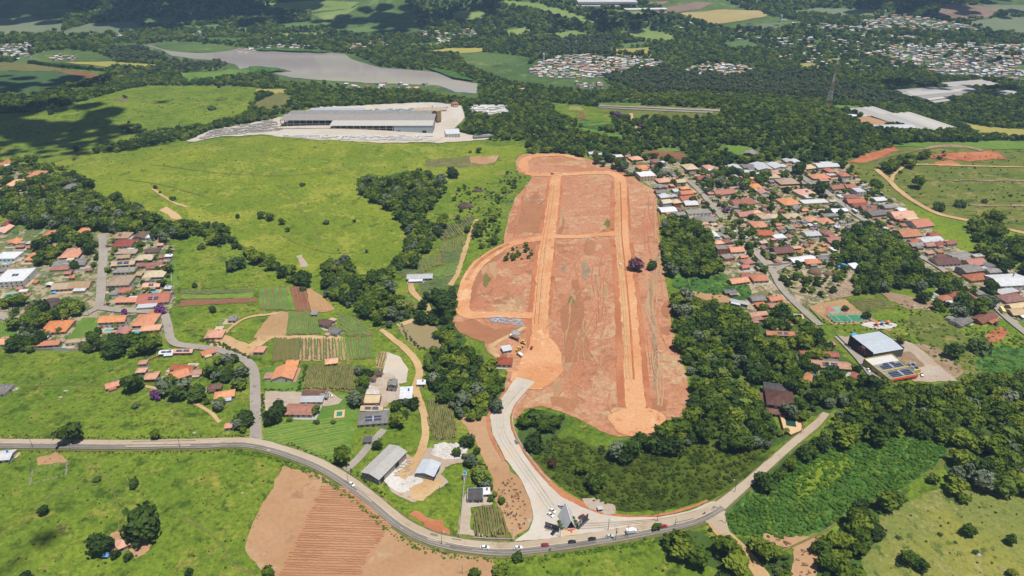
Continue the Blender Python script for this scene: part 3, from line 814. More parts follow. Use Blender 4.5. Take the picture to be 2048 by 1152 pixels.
sheet('lakeside_lawn', [(-40,640),(40,650),(60,660),(40,690),(-40,690)], 'lawn', 2)

# ploughed field with its ridges
sheet('ploughed_field', [(566,934),(500,1060),(490,1100),(540,1170),(1010,1170),(985,1118),(900,1102),(840,1080),(805,1060),(765,1028),(720,990),(640,948)], 'tan_soil', 2.2)
rowmat = ground_mat('dark_ridge_soil', alb(186,136,102), alb(176,126,94), alb(164,116,86), None, big=0.05, mid=0.2, fine=0.8, grain=0.2)
sheet('tilled_block', [(640,972),(690,975),(785,1050),(770,1075),(735,1120),(720,1175),(545,1175),(610,1040)], 'tilled', 3.0)
crop('soil_ridges', [(640,972),(690,975),(785,1050),(770,1075),(735,1120),(720,1175),(545,1175),(610,1040)], (600,1055), (770,1062), 1.55, 0.75, 0.2, rowmat, 3.9, jit=0.15)

def leafmat(name, a, b):
    t = NT(name); p = t.pos()
    n = t.noise(p, 0.9, 3, 0.7)
    n2 = t.noise(p, 0.06, 4, 0.6)
    t.color(t.ramp(t.math('ADD', t.math('MULTIPLY', n, 0.55), t.math('MULTIPLY', n2, 0.45)), [(0.36, a), (0.62, b)])).rough(0.8, 0.15)
    return t.mat
CR = {'green': leafmat('crop_green', alb(92,130,60), alb(134,160,78)), 'bright': leafmat('crop_bright', alb(96,140,48), alb(140,176,64)),
      'dark': leafmat('crop_dark', alb(84,112,60), alb(124,138,82)), 'corn': leafmat('crop_corn', alb(104,118,62), alb(156,152,90)),
      'olive': leafmat('crop_olive', alb(118,124,68), alb(136,130,76)), 'brown': leafmat('crop_brown', alb(140,96,74), alb(170,128,98)), 'straw': leafmat('crop_straw', alb(176,150,100), alb(204,176,124))}
FIELDS = [  # outline, soil, row mat, a, b, spacing, width, height
  ([(520,577),(572,575),(583,622),(520,620)], 'crop_soil','green',(545,577),(550,620),3.0,2.2,.5),
  ([(572,575),(580,575),(594,622),(583,622)], 'crop_soil','bright',(574,577),(588,620),2.0,1.8,.5),
  ([(580,575),(612,573),(622,623),(594,622)], 'brown_crop','brown',(596,577),(606,620),3.2,1.2,.3),
  ([(612,573),(640,590),(672,622),(622,623)], 'tilled','straw',(625,585),(640,620),2.4,1.0,.25),
  ([(360,581),(508,579),(508,586),(360,589)], 'crop_soil','dark',(360,585),(508,582),1.7,1.3,.6),
  ([(360,591),(508,588),(510,596),(362,599)], 'crop_soil','bright',(360,594),(508,591),2.2,1.8,.3),
  ([(362,601),(512,597),(512,605),(360,613)], 'brown_crop','brown',(362,607),(510,601),1.8,.8,.2),
  ([(577,623),(632,624),(641,670),(575,670)], 'crop_soil','green',(600,625),(605,668),1.7,1.4,.7),
  ([(545,624),(575,624),(573,672),(522,678),(508,676)], 'tan_soil','straw',(558,626),(545,672),2.6,1.0,.15),
  ([(550,675),(600,675),(596,722),(543,722)], 'crop_soil','olive',(575,676),(572,720),2.2,1.3,.6),
  ([(600,675),(665,676),(665,722),(596,722)], 'tan_soil','dark',(630,676),(630,720),2.2,1.2,.6),
  ([(665,676),(690,676),(698,722),(665,722)], 'tan_soil','green',(680,677),(684,720),2.2,1.2,.6),
  ([(690,676),(745,675),(750,718),(698,722)], 'crop_soil','green',(715,677),(722,718),2.0,1.5,.7),
  ([(676,626),(722,641),(748,672),(696,674),(681,652)], 'crop_soil','green',(690,632),(735,668),2.2,1.6,.7),
  ([(619,731),(660,728),(726,733),(716,783),(605,781)], 'crop_soil','corn',(660,731),(652,781),1.3,1.1,1.6),
  ([(855,798),(890,795),(914,850),(912,880),(872,882),(857,850)], 'crop_soil','corn',(872,800),(884,880),1.3,1.1,1.5),
  ([(757,704),(776,704),(765,738),(751,736)], 'tan_soil','dark',(766,705),(757,737),1.6,.8,.5),
  ([(873,465),(905,445),(915,452),(925,470),(885,482)], 'crop_soil','dark',(890,456),(904,476),2.4,1.5,1.4),
  ([(908,443),(945,432),(953,440),(940,458),(928,468),(918,452)], 'crop_soil','dark',(925,440),(938,458),2.2,1.5,1.4),
  ([(880,487),(930,472),(926,500),(900,510),(878,505)], 'crop_soil','green',(905,480),(908,505),2.6,1.5,1.2),
  ([(850,516),(876,508),(880,530),(850,545)], 'crop_soil','green',(862,513),(866,538),2.4,1.5,1.2),
  ([(880,508),(928,498),(922,518),(882,530)], 'crop_soil','dark',(882,522),(924,505),2.2,1.7,1.0),
  ([(783,546),(846,516),(848,546),(815,553)], 'crop_soil','dark',(795,545),(846,525),1.8,1.4,1.0),
  ([(850,549),(924,518),(914,550),(875,556)], 'crop_soil','green',(852,549),(920,528),2.6,1.7,1.0),
  ([(838,570),(864,560),(876,558),(910,552),(895,575),(865,592),(838,588)], 'crop_soil','dark',(840,580),(900,562),1.7,1.3,1.0),
  ([(776,602),(815,590),(835,612),(825,628),(785,624)], 'crop_soil','green',(800,595),(822,625),2.2,1.4,1.0),
  ([(947,1030),(965,1010),(1000,1015),(1012,1050),(1020,1076),(950,1078)], 'crop_soil','corn',(975,1015),(985,1076),1.5,1.2,1.8),
  ([(1695,603),(1760,595),(1795,618),(1720,622)], 'waste','olive',(1700,612),(1790,612),1.6,1.2,1.0),
  ([(1140,212),(1165,214),(1168,222),(1138,220)], 'meadow','straw',(1140,216),(1168,218),6,4,.5),
]
for poly, soil, rm, a, b, sp, wd, ht in FIELDS:
    f = sheet('crop_field', poly, soil, 2.4, wob=1.5, step=5)
    crop('crop_rows', poly, a, b, sp, wd, ht * 0.6, CR[rm], 3.1, parent=f, gap=0.1)
# mowing lines on the meadow
mow = [(535,858),(560,846),(688,833),(700,850),(690,900),(655,916),(600,900),(530,880)]
crop('mown_swaths', mow, (540,870), (690,842), 2.6, 0.9, 0.12, leafmat('cut_grass', alb(128,156,66), alb(146,166,78)), 1.9)

# ground of the built-up areas
sheet('yards', [(-80,440),(60,455),(200,468),(330,470),(350,500),(350,610),(330,640),(318,690),(280,700),(60,700),(-80,700)], 'yard', 0.8, wob=2)
sheet('yards', [(-80,330),(60,340),(130,360),(165,395),(60,420),(-80,420)], 'yard', 0.8, wob=2)
sheet('garden', [(350,520),(330,540),(330,570),(360,575)], 'lawn', 1.6)
sheet('lawn', [(165,636),(205,636),(180,676),(135,676)], 'lawn', 2)
sheet('yards', [(320,715),(350,700),(440,702),(470,712),(500,745),(505,850),(470,870),(440,845),(400,800),(330,775),(280,745)], 'meadow', 1.6, wob=2)
sheet('yards', [(1185,300),(1300,310),(1400,325),(1560,315),(1690,322),(1750,380),(1810,410),(1880,460),(1920,500),(1990,530),(2110,560),(2110,660),(1990,640),(1900,610),(1820,520),(1700,590),(1610,620),(1560,600),(1540,640),(1480,620),(1445,560),(1400,490),(1330,432),(1320,400),(1310,375),(1260,350),(1200,328)], 'yard_r', 0.8, wob=2)
sheet('yards', [(1520,620),(1600,625),(1660,690),(1750,760),(1660,790),(1600,800),(1520,760),(1500,700)], 'floor', 0.9, wob=2)
sheet('stone_lot', [(1670,675),(1740,672),(1800,680),(1830,690),(1915,763),(1830,765),(1790,740),(1760,760)], 'gravel_pink', 3, wob=1)
sheet('stone_lot', [(1765,715),(1820,705),(1850,735),(1800,740)], 'rock_lot', 3.6, wob=2)
sheet('court_ground', [(1618,612),(1690,600),(1715,618),(1785,662),(1780,664),(1735,646),(1670,650),(1640,634)], 'tan_soil', 2.4, wob=1.5)
sheet('rock_lot', [(1650,575),(1700,565),(1715,590),(1660,600)], 'rock_lot', 3, wob=2)
sheet('rock_lot', [(1755,583),(1800,590),(1870,605),(1865,618),(1815,620),(1780,600)], 'rock_lot', 3, wob=2)
sheet('bare_patch', [(1600,490),(1660,488),(1660,500),(1595,505)], 'tan_soil', 2, wob=2)
sheet('concrete_yard', [(1530,525),(1660,508),(1665,520),(1545,535)], 'gravel_pink', 2, wob=0.6)
# ------------------------------------------------------------------ building materials
def roof_mat(name, c, c2, period=0.5, depth=0.06, var=0.55):
    t = NT(name)
    p = t.node('ShaderNodeTexCoord').outputs['Object']
    n = t.noise(p, 0.35, 5, 0.7)
    n2 = t.noise(p, 2.2, 3, 0.7)
    oi = t.node('ShaderNodeObjectInfo').outputs['Random']
    f = t.math('ADD', t.math('MULTIPLY', n, 0.7), t.math('MULTIPLY', n2, 0.3))
    col = t.mix(t.thr(f, 0.38, 0.62), c, c2)
    hs = t.node('ShaderNodeHueSaturation')
    t.l.new(col, hs.inputs['Color'])
    t.l.new(t.math('ADD', t.math('MULTIPLY', oi, 0.5), 0.68), hs.inputs['Value'])
    t.l.new(t.math('ADD', t.math('MULTIPLY', oi, 0.03), 0.487), hs.inputs['Hue'])
    t.l.new(t.math('ADD', t.math('MULTIPLY', t.math('FRACT', t.math('MULTIPLY', oi, 7.3)), 0.35), 0.70), hs.inputs['Saturation'])
    w = t.node('ShaderNodeTexWave', wave_type='BANDS', bands_direction='X')
    w.inputs['Scale'].default_value = 0.31 / period; w.inputs['Distortion'].default_value = 0
    t.l.new(p, w.inputs['Vector'])
    t.color(hs.outputs[0]).rough(0.8, 0.2)
    t.bump(w.outputs['Fac'], 0.6, depth)
    return t.mat
ROOF = {
 'o': roof_mat('orange_clay_tiles', alb(238,152,108), alb(216,130,92)),
 't': roof_mat('weathered_terracotta_tiles', alb(208,130,96), alb(172,106,82)),
 'r': roof_mat('dark_red_tiles', alb(186,98,76), alb(152,84,68)),
 'b': roof_mat('brown_tiles', alb(136,98,84), alb(108,78,68)),
 'y': roof_mat('pale_sand_tiles', alb(226,196,154), alb(204,172,130)),
 'g': roof_mat('grey_fibre_cement_sheets', alb(168,162,156), alb(134,128,122), 0.9),
 'w': roof_mat('white_metal_sheets', alb(240,240,242), alb(214,216,220), 0.9),
 'm': roof_mat('dark_metal_sheets', alb(118,112,112), alb(92,88,90), 0.9),
 'k': roof_mat('rust_red_sheets', alb(158,98,80), alb(128,86,74), 0.9),
}
ROOFW = {'o': 'orange', 't': 'faded terracotta', 'r': 'dark red', 'b': 'brown', 'y': 'sand-coloured', 'g': 'grey', 'w': 'white', 'm': 'dark grey', 'k': 'rusty red', 's': 'pale grey', 'l': 'bluish white'}
WALL = [flat_mat('white_render', alb(232,228,222), 0.85, 0.06), flat_mat('cream_render', alb(224,206,170), 0.85, 0.08), flat_mat('grey_render', alb(182,176,168), 0.85, 0.1),
        flat_mat('raw_brick_wall', alb(186,122,92), 0.9, 0.15, 2.0), flat_mat('pale_blue_render', alb(196,208,216), 0.85, 0.06)]
WALLW = ['white', 'cream', 'grey', 'brick', 'pale blue']
def glass_mat(name, c):
    t = NT(name); t.b.inputs['Base Color'].default_value = (*c, 1); t.rough(0.12, 0.6); return t.mat
M['glass'] = glass_mat('dark_window_glass', (0.03, 0.035, 0.04))
M['solar'] = None
def solar_mat():
    t = NT('solar_cells'); p = t.node('ShaderNodeTexCoord').outputs['Object']
    br = t.node('ShaderNodeTexBrick'); br.offset = 0
    br.inputs['Scale'].default_value = 1.0; br.inputs['Mortar Size'].default_value = 0.05
    br.inputs['Brick Width'].default_value = 1.0; br.inputs['Row Height'].default_value = 1.7
    br.inputs['Color1'].default_value = (0.02, 0.03, 0.06, 1); br.inputs['Color2'].default_value = (0.025, 0.035, 0.065, 1)
    br.inputs['Mortar'].default_value = (0.3, 0.3, 0.32, 1)
    t.l.new(p, br.inputs['Vector'])
    t.color(br.outputs['Color']).rough(0.2, 0.5)
    return t.mat
M['solar'] = solar_mat()
M['door'] = flat_mat('brown_door', (0.12, 0.06, 0.035), 0.6)
M['shade'] = flat_mat('garage_door', alb(150,140,130), 0.6)
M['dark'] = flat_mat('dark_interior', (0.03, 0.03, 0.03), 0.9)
M['steel'] = flat_mat('galvanised_steel', alb(170,172,174), 0.5, 0.1, 0.3, 0.4)
M['concrete'] = flat_mat('bare_concrete', alb(196,190,180), 0.9, 0.12, 0.4)
M['paving_tan'] = flat_mat('tan_paving', alb(212,186,152), .9, .1, .3); M['paving_grey'] = flat_mat('grey_paving', alb(168,162,154), .9, .1, .3); M['paving_red'] = flat_mat('reddish_paving', alb(196,150,122), .9, .1, .3)
M['tank'] = flat_mat('blue_plastic', (0.05, 0.25, 0.6), 0.45, 0.05)

def hip_roof(w, d, z, rise, ov=0.5, ridge=None):
    """closed hip roof over a w x d plan"""
    W, D = w / 2 + ov, d / 2 + ov
    t = 0.16
    if w >= d: a = max(0.15, W - D); rv = [(-a, 0), (a, 0)]
    else: a = max(0.15, D - W); rv = [(0, -a), (0, a)]
    mb = MB()
    v = [(-W,-D,z),(W,-D,z),(W,D,z),(-W,D,z),(-W,-D,z+t),(W,-D,z+t),(W,D,z+t),(-W,D,z+t),(*rv[0],z+rise),(*rv[1],z+rise)]
    f = [(3,2,1,0),(0,1,5,4),(1,2,6,5),(2,3,7,6),(3,0,4,7)]
    f += [(4,5,9,8),(5,6,9),(6,7,8,9),(7,4,8)] if w >= d else [(4,5,8),(5,6,9,8),(6,7,9),(7,4,8,9)]
    return mb.add(v, f)

def gable_roof(w, d, z, rise, ov=0.5, ox=0.4):
    """ridge along X"""
    W, D, t = w / 2 + ox, d / 2 + ov, 0.18
    k = rise / (d / 2)
    zr = z + rise; ze = z - ov * k
    pr = [(-D, ze), (0, zr), (D, ze), (D, ze + t), (0, zr + t), (-D, ze + t)]
    mb = MB()
    v = [(-W, y, q) for y, q in pr] + [(W, y, q) for y, q in pr]
    f = [(i, (i+1) % 6, 6 + (i+1) % 6, 6 + i)[::-1] for i in range(6)] + [(0,1,4,5),(1,2,3,4),(11,10,7,6),(10,9,8,7)]
    return mb.add(v, f)

def gable_walls(w, d, h, rise):
    W, D = w / 2, d / 2
    mb = MB()
    v = [(-W,-D,-1.2),(W,-D,-1.2),(W,D,-1.2),(-W,D,-1.2),(-W,-D,h),(W,-D,h),(W,D,h),(-W,D,h),(-W,0,h+rise-0.02),(W,0,h+rise-0.02)]
    f = [(0,1,5,4),(2,3,7,6),(1,2,6,9,5),(3,0,4,8,7),(3,2,1,0),(4,5,9,8),(6,7,8,9)]
    return mb.add(v, f)

UNIT = MB().box(-.5,.5,-.5,.5,-.5,.5)
UM = {}
def unit_part(name, mat, parent, loc, size):
    k = (name, mat.name)
    if k not in UM: UM[k] = UNIT.mesh(name, mat)
    o = link(name, UM[k], parent, loc); o.scale = size
    return o

HOUSES = []     # (x, y, w, d, rz, label parts) also keeps trees off
LM = []         # landmarks for labels
def windows(e, w, d, h, r, storeys=1, solar=False):
    D = d / 2
    n = max(2, min(6, int(w / 3.5)))
    for s in range(storeys):
        zc = 1.6 + 2.9 * s
        for side in (-1, 1):
            for i in range(n):
                x = -w / 2 + (i + 0.5) * w / n
                if side < 0 and s == 0 and i == n // 2:
                    unit_part('door', M['door'], e, (x, -D - 0.03, 1.1), (1.1, 0.12, 2.2))
                else:
                    unit_part('window', M['glass'], e, (x, side * (D + 0.03), zc), (1.5, 0.12, 1.1))
        for side in (-1, 1):
            if d > 5: unit_part('window', M['glass'], e, (side * (w / 2 + 0.03), r.uniform(-d/5, d/5), zc), (0.12, 1.4, 1.1))

def house(x, y, w, d, rz, roof, typ, r, label=None, wall=None, storeys=1, solar=0, layer=0.8, name='house', cat='house', group=None, wallmat=None):
    z = float(H(x, y)) + 0.15
    h = 2.8 + 2.9 * (storeys - 1)
    e = empty(name, (x, y, z), rz, label, cat, group)
    wi = r.choice([0, 0, 0, 1, 1, 2, 2, 3, 4]) if wall is None else wall
    wm = wallmat or WALL[wi]
    if typ == 'g' and d > w: w, d = d, w; e.rotation_euler.z = rz = rz + math.pi / 2
    if typ == 'h':
        mb = MB(); mb.box(-w/2, w/2, -d/2, d/2, -1.2, h); mb.build('wall', wm, e)
        rise = min(w, d) * 0.22 + 0.4
        ro = hip_roof(w, d, h + 0.002, rise).build('roof', ROOF[roof], e)
    elif typ == 'g':
        rise = d * 0.17 + 0.3 if roof not in 'wgm' else d * 0.09 + 0.3
        gable_walls(w, d, h, rise).build('wall', wm, e)
        ro = gable_roof(w, d, h + 0.03, rise).build('roof', ROOF[roof], e)
    elif typ == 's':
        k = d * 0.12
        mb = MB(); W, D = w/2, d/2
        mb.add([(-W,-D,-1.2),(W,-D,-1.2),(W,D,-1.2),(-W,D,-1.2),(-W,-D,h-.3),(W,-D,h-.3),(W,D,h+k-.3),(-W,D,h+k-.3)],
               [(3,2,1,0),(4,5,6,7),(0,1,5,4),(1,2,6,5),(2,3,7,6),(3,0,4,7)]).build('wall', wm, e)
        W += .35; D += .35; k2 = k * (D / (d/2))
        mid = h + k / 2 - .27
        MB().add([(-W,-D,mid-k2/2),(W,-D,mid-k2/2),(W,D,mid+k2/2),(-W,D,mid+k2/2),(-W,-D,mid-k2/2+.14),(W,-D,mid-k2/2+.14),(W,D,mid+k2/2+.14),(-W,D,mid+k2/2+.14)],
               [(3,2,1,0),(4,5,6,7),(0,1,5,4),(1,2,6,5),(2,3,7,6),(3,0,4,7)]).build('roof', ROOF[roof], e)
    else:
        mb = MB(); mb.box(-w/2, w/2, -d/2, d/2, -1.2, h); mb.build('wall', wm, e)
        MB().box(-w/2+.25, w/2-.25, -d/2+.25, d/2-.25, h+.003, h+.10).build('roof', ROOF[roof], e)
        pb = MB()
        for a in ((-w/2, w/2, -d/2, -d/2+.22), (-w/2, w/2, d/2-.22, d/2), (-w/2, -w/2+.22, -d/2+.22, d/2-.22), (w/2-.22, w/2, -d/2+.22, d/2-.22)):
            pb.box(a[0], a[1], a[2], a[3], h+.002, h+.5)
        pb.build('parapet', wm, e)
    if w > 6 and r.random() < .75:      # paved terrace on one side
        px_, py_ = r.uniform(1.5, 4.5), r.uniform(-1, 4)
        sx = r.choice((-1, 1)); x0, x1 = sorted((-sx * w / 2, sx * (w / 2 + px_)))
        MB().box(x0, x1, -d/2 - abs(py_), d/2 + r.uniform(0, 2), -1.3, .14).build('terrace', r.choice(PAVE), e)
    if w > 7 and typ in 'hg' and r.random() < .6:      # lean-to annex
        aw, ad = w * r.uniform(.35, .6), d * r.uniform(.35, .6); sx = r.choice((-1, 1)); x0 = sx * r.uniform(0, w / 2 - aw / 2) ; y0 = -d/2 - ad + .02
        if r.random() < .5: y0 = d / 2 - .02
        an = MB().box(x0 - aw/2, x0 + aw/2, y0, y0 + ad, -1.2, 2.2).build('annex', wm, e)
        rc = r.choice([roof, roof, 'g', 'w', 't', 'y'])
        k0, k1 = (2.25, 2.65) if y0 < 0 else (2.65, 2.25)
        a0, a1, b0, b1 = x0 - aw/2 - .3, x0 + aw/2 + .3, y0 - (.35 if y0 < 0 else -.6), y0 + ad + (.35 if y0 > 0 else -.6)
        MB().add([(a0,b0,k0),(a1,b0,k0),(a1,b1,k1),(a0,b1,k1),(a0,b0,k0+.12),(a1,b0,k0+.12),(a1,b1,k1+.12),(a0,b1,k1+.12)],
                 [(3,2,1,0),(4,5,6,7),(0,1,5,4),(1,2,6,5),(2,3,7,6),(3,0,4,7)]).build('annex_roof', ROOF[rc], an)
    if r.random() < .35:
        MB().tube((w*.2, d*.15, h + (.1 if typ == 'f' else .3)), (w*.2, d*.15, h + (1.2 if typ == 'f' else min(w, d) * .2 + 1.2)), .6, .55, 10).build('water_tank', r.choice([M['tank'], M['concrete'], M['concrete']]), e)
    windows(e, w, d, h, r, storeys)
    if solar:
        sx = min(w * 0.7, 1.02 * solar); zz = h + 0.25
        if typ in 'hg':
            rise = (min(w, d) * 0.22 + 0.4) if typ == 'h' else (d * 0.17 + 0.3 if roof not in 'wgm' else d * 0.09 + 0.3)
            a = math.atan2(rise, d / 2)
            o = link('solar_panel', UNIT.mesh('solar_panel', M['solar']), e, (0, -d / 4, h + rise / 2 + 0.34)); o.rotation_euler = (a, 0, 0); o.scale = (sx, min(3.4, d * .36), .08)
        else:
            o = link('solar_panel', UNIT.mesh('solar_panel', M['solar']), e, (0, 0, h + .55)); o.rotation_euler = (R(10), 0, 0); o.scale = (sx, min(3.4, d * .5), .08)
    HOUSES.append(dict(o=e, x=x, y=y, w=w, d=d, rz=rz, roof=roof, typ=typ, wall=wi, st=storeys, solar=solar, lab=label))
    return e

PAVE = []
TY = {'h': 'hipped', 'g': 'gabled', 's': 'lean-to', 'f': 'flat'}
def houses(lst, ang, seed, jitter=4):
    r = random.Random(seed)
    for it in lst:
        px, py, wp, hp, roof, typ = it[:6]
        opt = it[6] if len(it) > 6 else {}
        s, sd = mpp(px, py)
        st = opt.get('st', 1)
        hgt = 2.8 + 2.9 * (st - 1)
        g = G1(px, py + 0.8 * hgt / s * math.sqrt(max(0, 1 - sd * sd)))
        w = wp * s * 1.08
        d = max(4.5, min(2.2 * w, (hp * s - 0.4 * hgt * math.sqrt(1 - sd * sd)) / sd))
        a = opt.get('rot', None)
        rz = (ang if a is None else R(a)) + R(r.uniform(-jitter, jitter))
        if w < 5: w = 5
        if opt.get('fit', True) and abs(math.sin(rz)) > 0.2:      # the picture gave the extent of a turned plan
            k = 1 / (abs(math.cos(rz)) + abs(math.sin(rz)) * min(1.0, d / w))
            w *= max(0.72, k); d *= max(0.75, k)
        house(g.x, g.y, w, d, rz, roof, typ, r, opt.get('label'), opt.get('wall'), st, opt.get('solar', 0))

PAVE += [M['concrete'], M['concrete'], M['paving_tan'], M['paving_grey'], M['paving_red']]
S2 = dict(st=2)
LEFT = [(20,325,24,8,'t','h'),(0,331,12,8,'o','h'),(55,352,17,9,'o','h'),(78,350,24,12,'o','h',dict(wall=0,st=2)),(40,367,36,11,'o','h',dict(wall=0)),(89,379,28,12,'r','h'),
 (145,377,30,14,'g','h'),(12,460,15,26,'o','g',dict(wall=0)),(17,447,13,10,'r','h'),(31,485,18,10,'o','g'),(104,470,24,14,'o','h'),(170,463,20,12,'o','h'),(147,507,32,18,'o','h'),
 (144,526,56,13,'g','g'),(70,513,17,16,'o','h',dict(solar=3)),(20,512,38,14,'w','f'),(35,553,50,26,'w','f',dict(wall=0,st=2,solar=5)),(246,472,30,12,'y','h',dict(solar=3)),(250,487,34,14,'r','h'),(283,473,22,12,'b','g'),
 (303,474,16,8,'w','f'),(257,504,34,10,'y','h'),(307,502,24,9,'b','g'),(250,514,22,8,'y','g'),(292,516,30,12,'y','h'),(250,527,40,10,'y','g',dict(solar=10)),(302,530,46,8,'t','g'),
 (252,541,36,11,'g','h'),(312,549,36,14,'y','h'),(246,563,38,22,'y','h',dict(wall=0,st=2)),(306,571,30,10,'o','g',dict(solar=4)),(130,573,36,13,'y','g'),(165,570,36,14,'y','g'),
 (252,582,20,10,'o','h'),(312,597,56,20,'o','g',dict(solar=8,rot=8)),(258,601,40,10,'o','g'),(117,654,44,22,'o','h'),(231,640,46,16,'o','g',dict(st=2)),(294,641,38,22,'o','h'),
 (303,657,34,12,'o','h'),(248,664,22,14,'o','g'),(95,688,46,9,'o','s'),(155,683,36,9,'y','f'),(6,684,30,12,'o','g',dict(wall=0)),(336,705,26,9,'w','g',dict(solar=10)),(369,703,34,9,'o','g',dict(solar=12)),
 (418,705,28,13,'o','g',dict(rot=35)),(290,727,12,10,'o','h',dict(st=2)),(285,742,16,10,'o','h'),(304,754,22,13,'o','h'),(357,750,46,22,'o','g',dict(rot=30)),(368,737,44,12,'r','g',dict(rot=-10)),
 (394,746,20,11,'o','h'),(229,770,30,14,'o','g',dict(rot=30)),(431,775,24,11,'b','h'),(451,790,38,16,'o','h',dict(rot=15)),(461,852,14,9,'o','g'),(8,780,26,18,'g','f',dict(wall=2)),
 (432,669,30,16,'o','h',dict(wall=0)),(467,638,14,10,'g','s'),(250,1086,33,26,'o','h',dict(rot=35)),(10,912,32,18,'w','g',dict(rot=10))]
MID = [(521,700,18,13,'o','h',dict(wall=0)),(587,727,22,13,'o','g'),(570,748,38,25,'o','g',dict(rot=90,wall=0,fit=False)),(664,724,24,13,'o','h',dict(rot=10)),(655,647,28,16,'b','g',dict(rot=-25)),(671,663,28,15,'g','g',dict(rot=-25)),
 (630,627,8,8,'g','s'),(625,800,40,12,'w','s'),(630,788,44,7,'b','s'),(650,792,14,8,'g','g'),(602,820,50,22,'t','g'),(745,800,30,20,'y','f',dict(rot=4)),(745,818,40,12,'y','g',dict(solar=9)),
 (748,837,52,26,'g','h',dict(solar=10,rot=4)),(758,747,13,9,'b','s'),(745,758,13,11,'b','g'),(786,768,15,16,'g','g',dict(st=2)),(813,788,22,22,'w','s',dict(rot=3)),(843,766,15,8,'w','s'),(1013,698,20,13,'w','s',dict(rot=15)),
 (1009,724,28,16,'r','h'),(971,984,13,10,'w','s'),(840,554,46,11,'w','g',dict(wall=0)),(736,880,10,5,'m','s')]
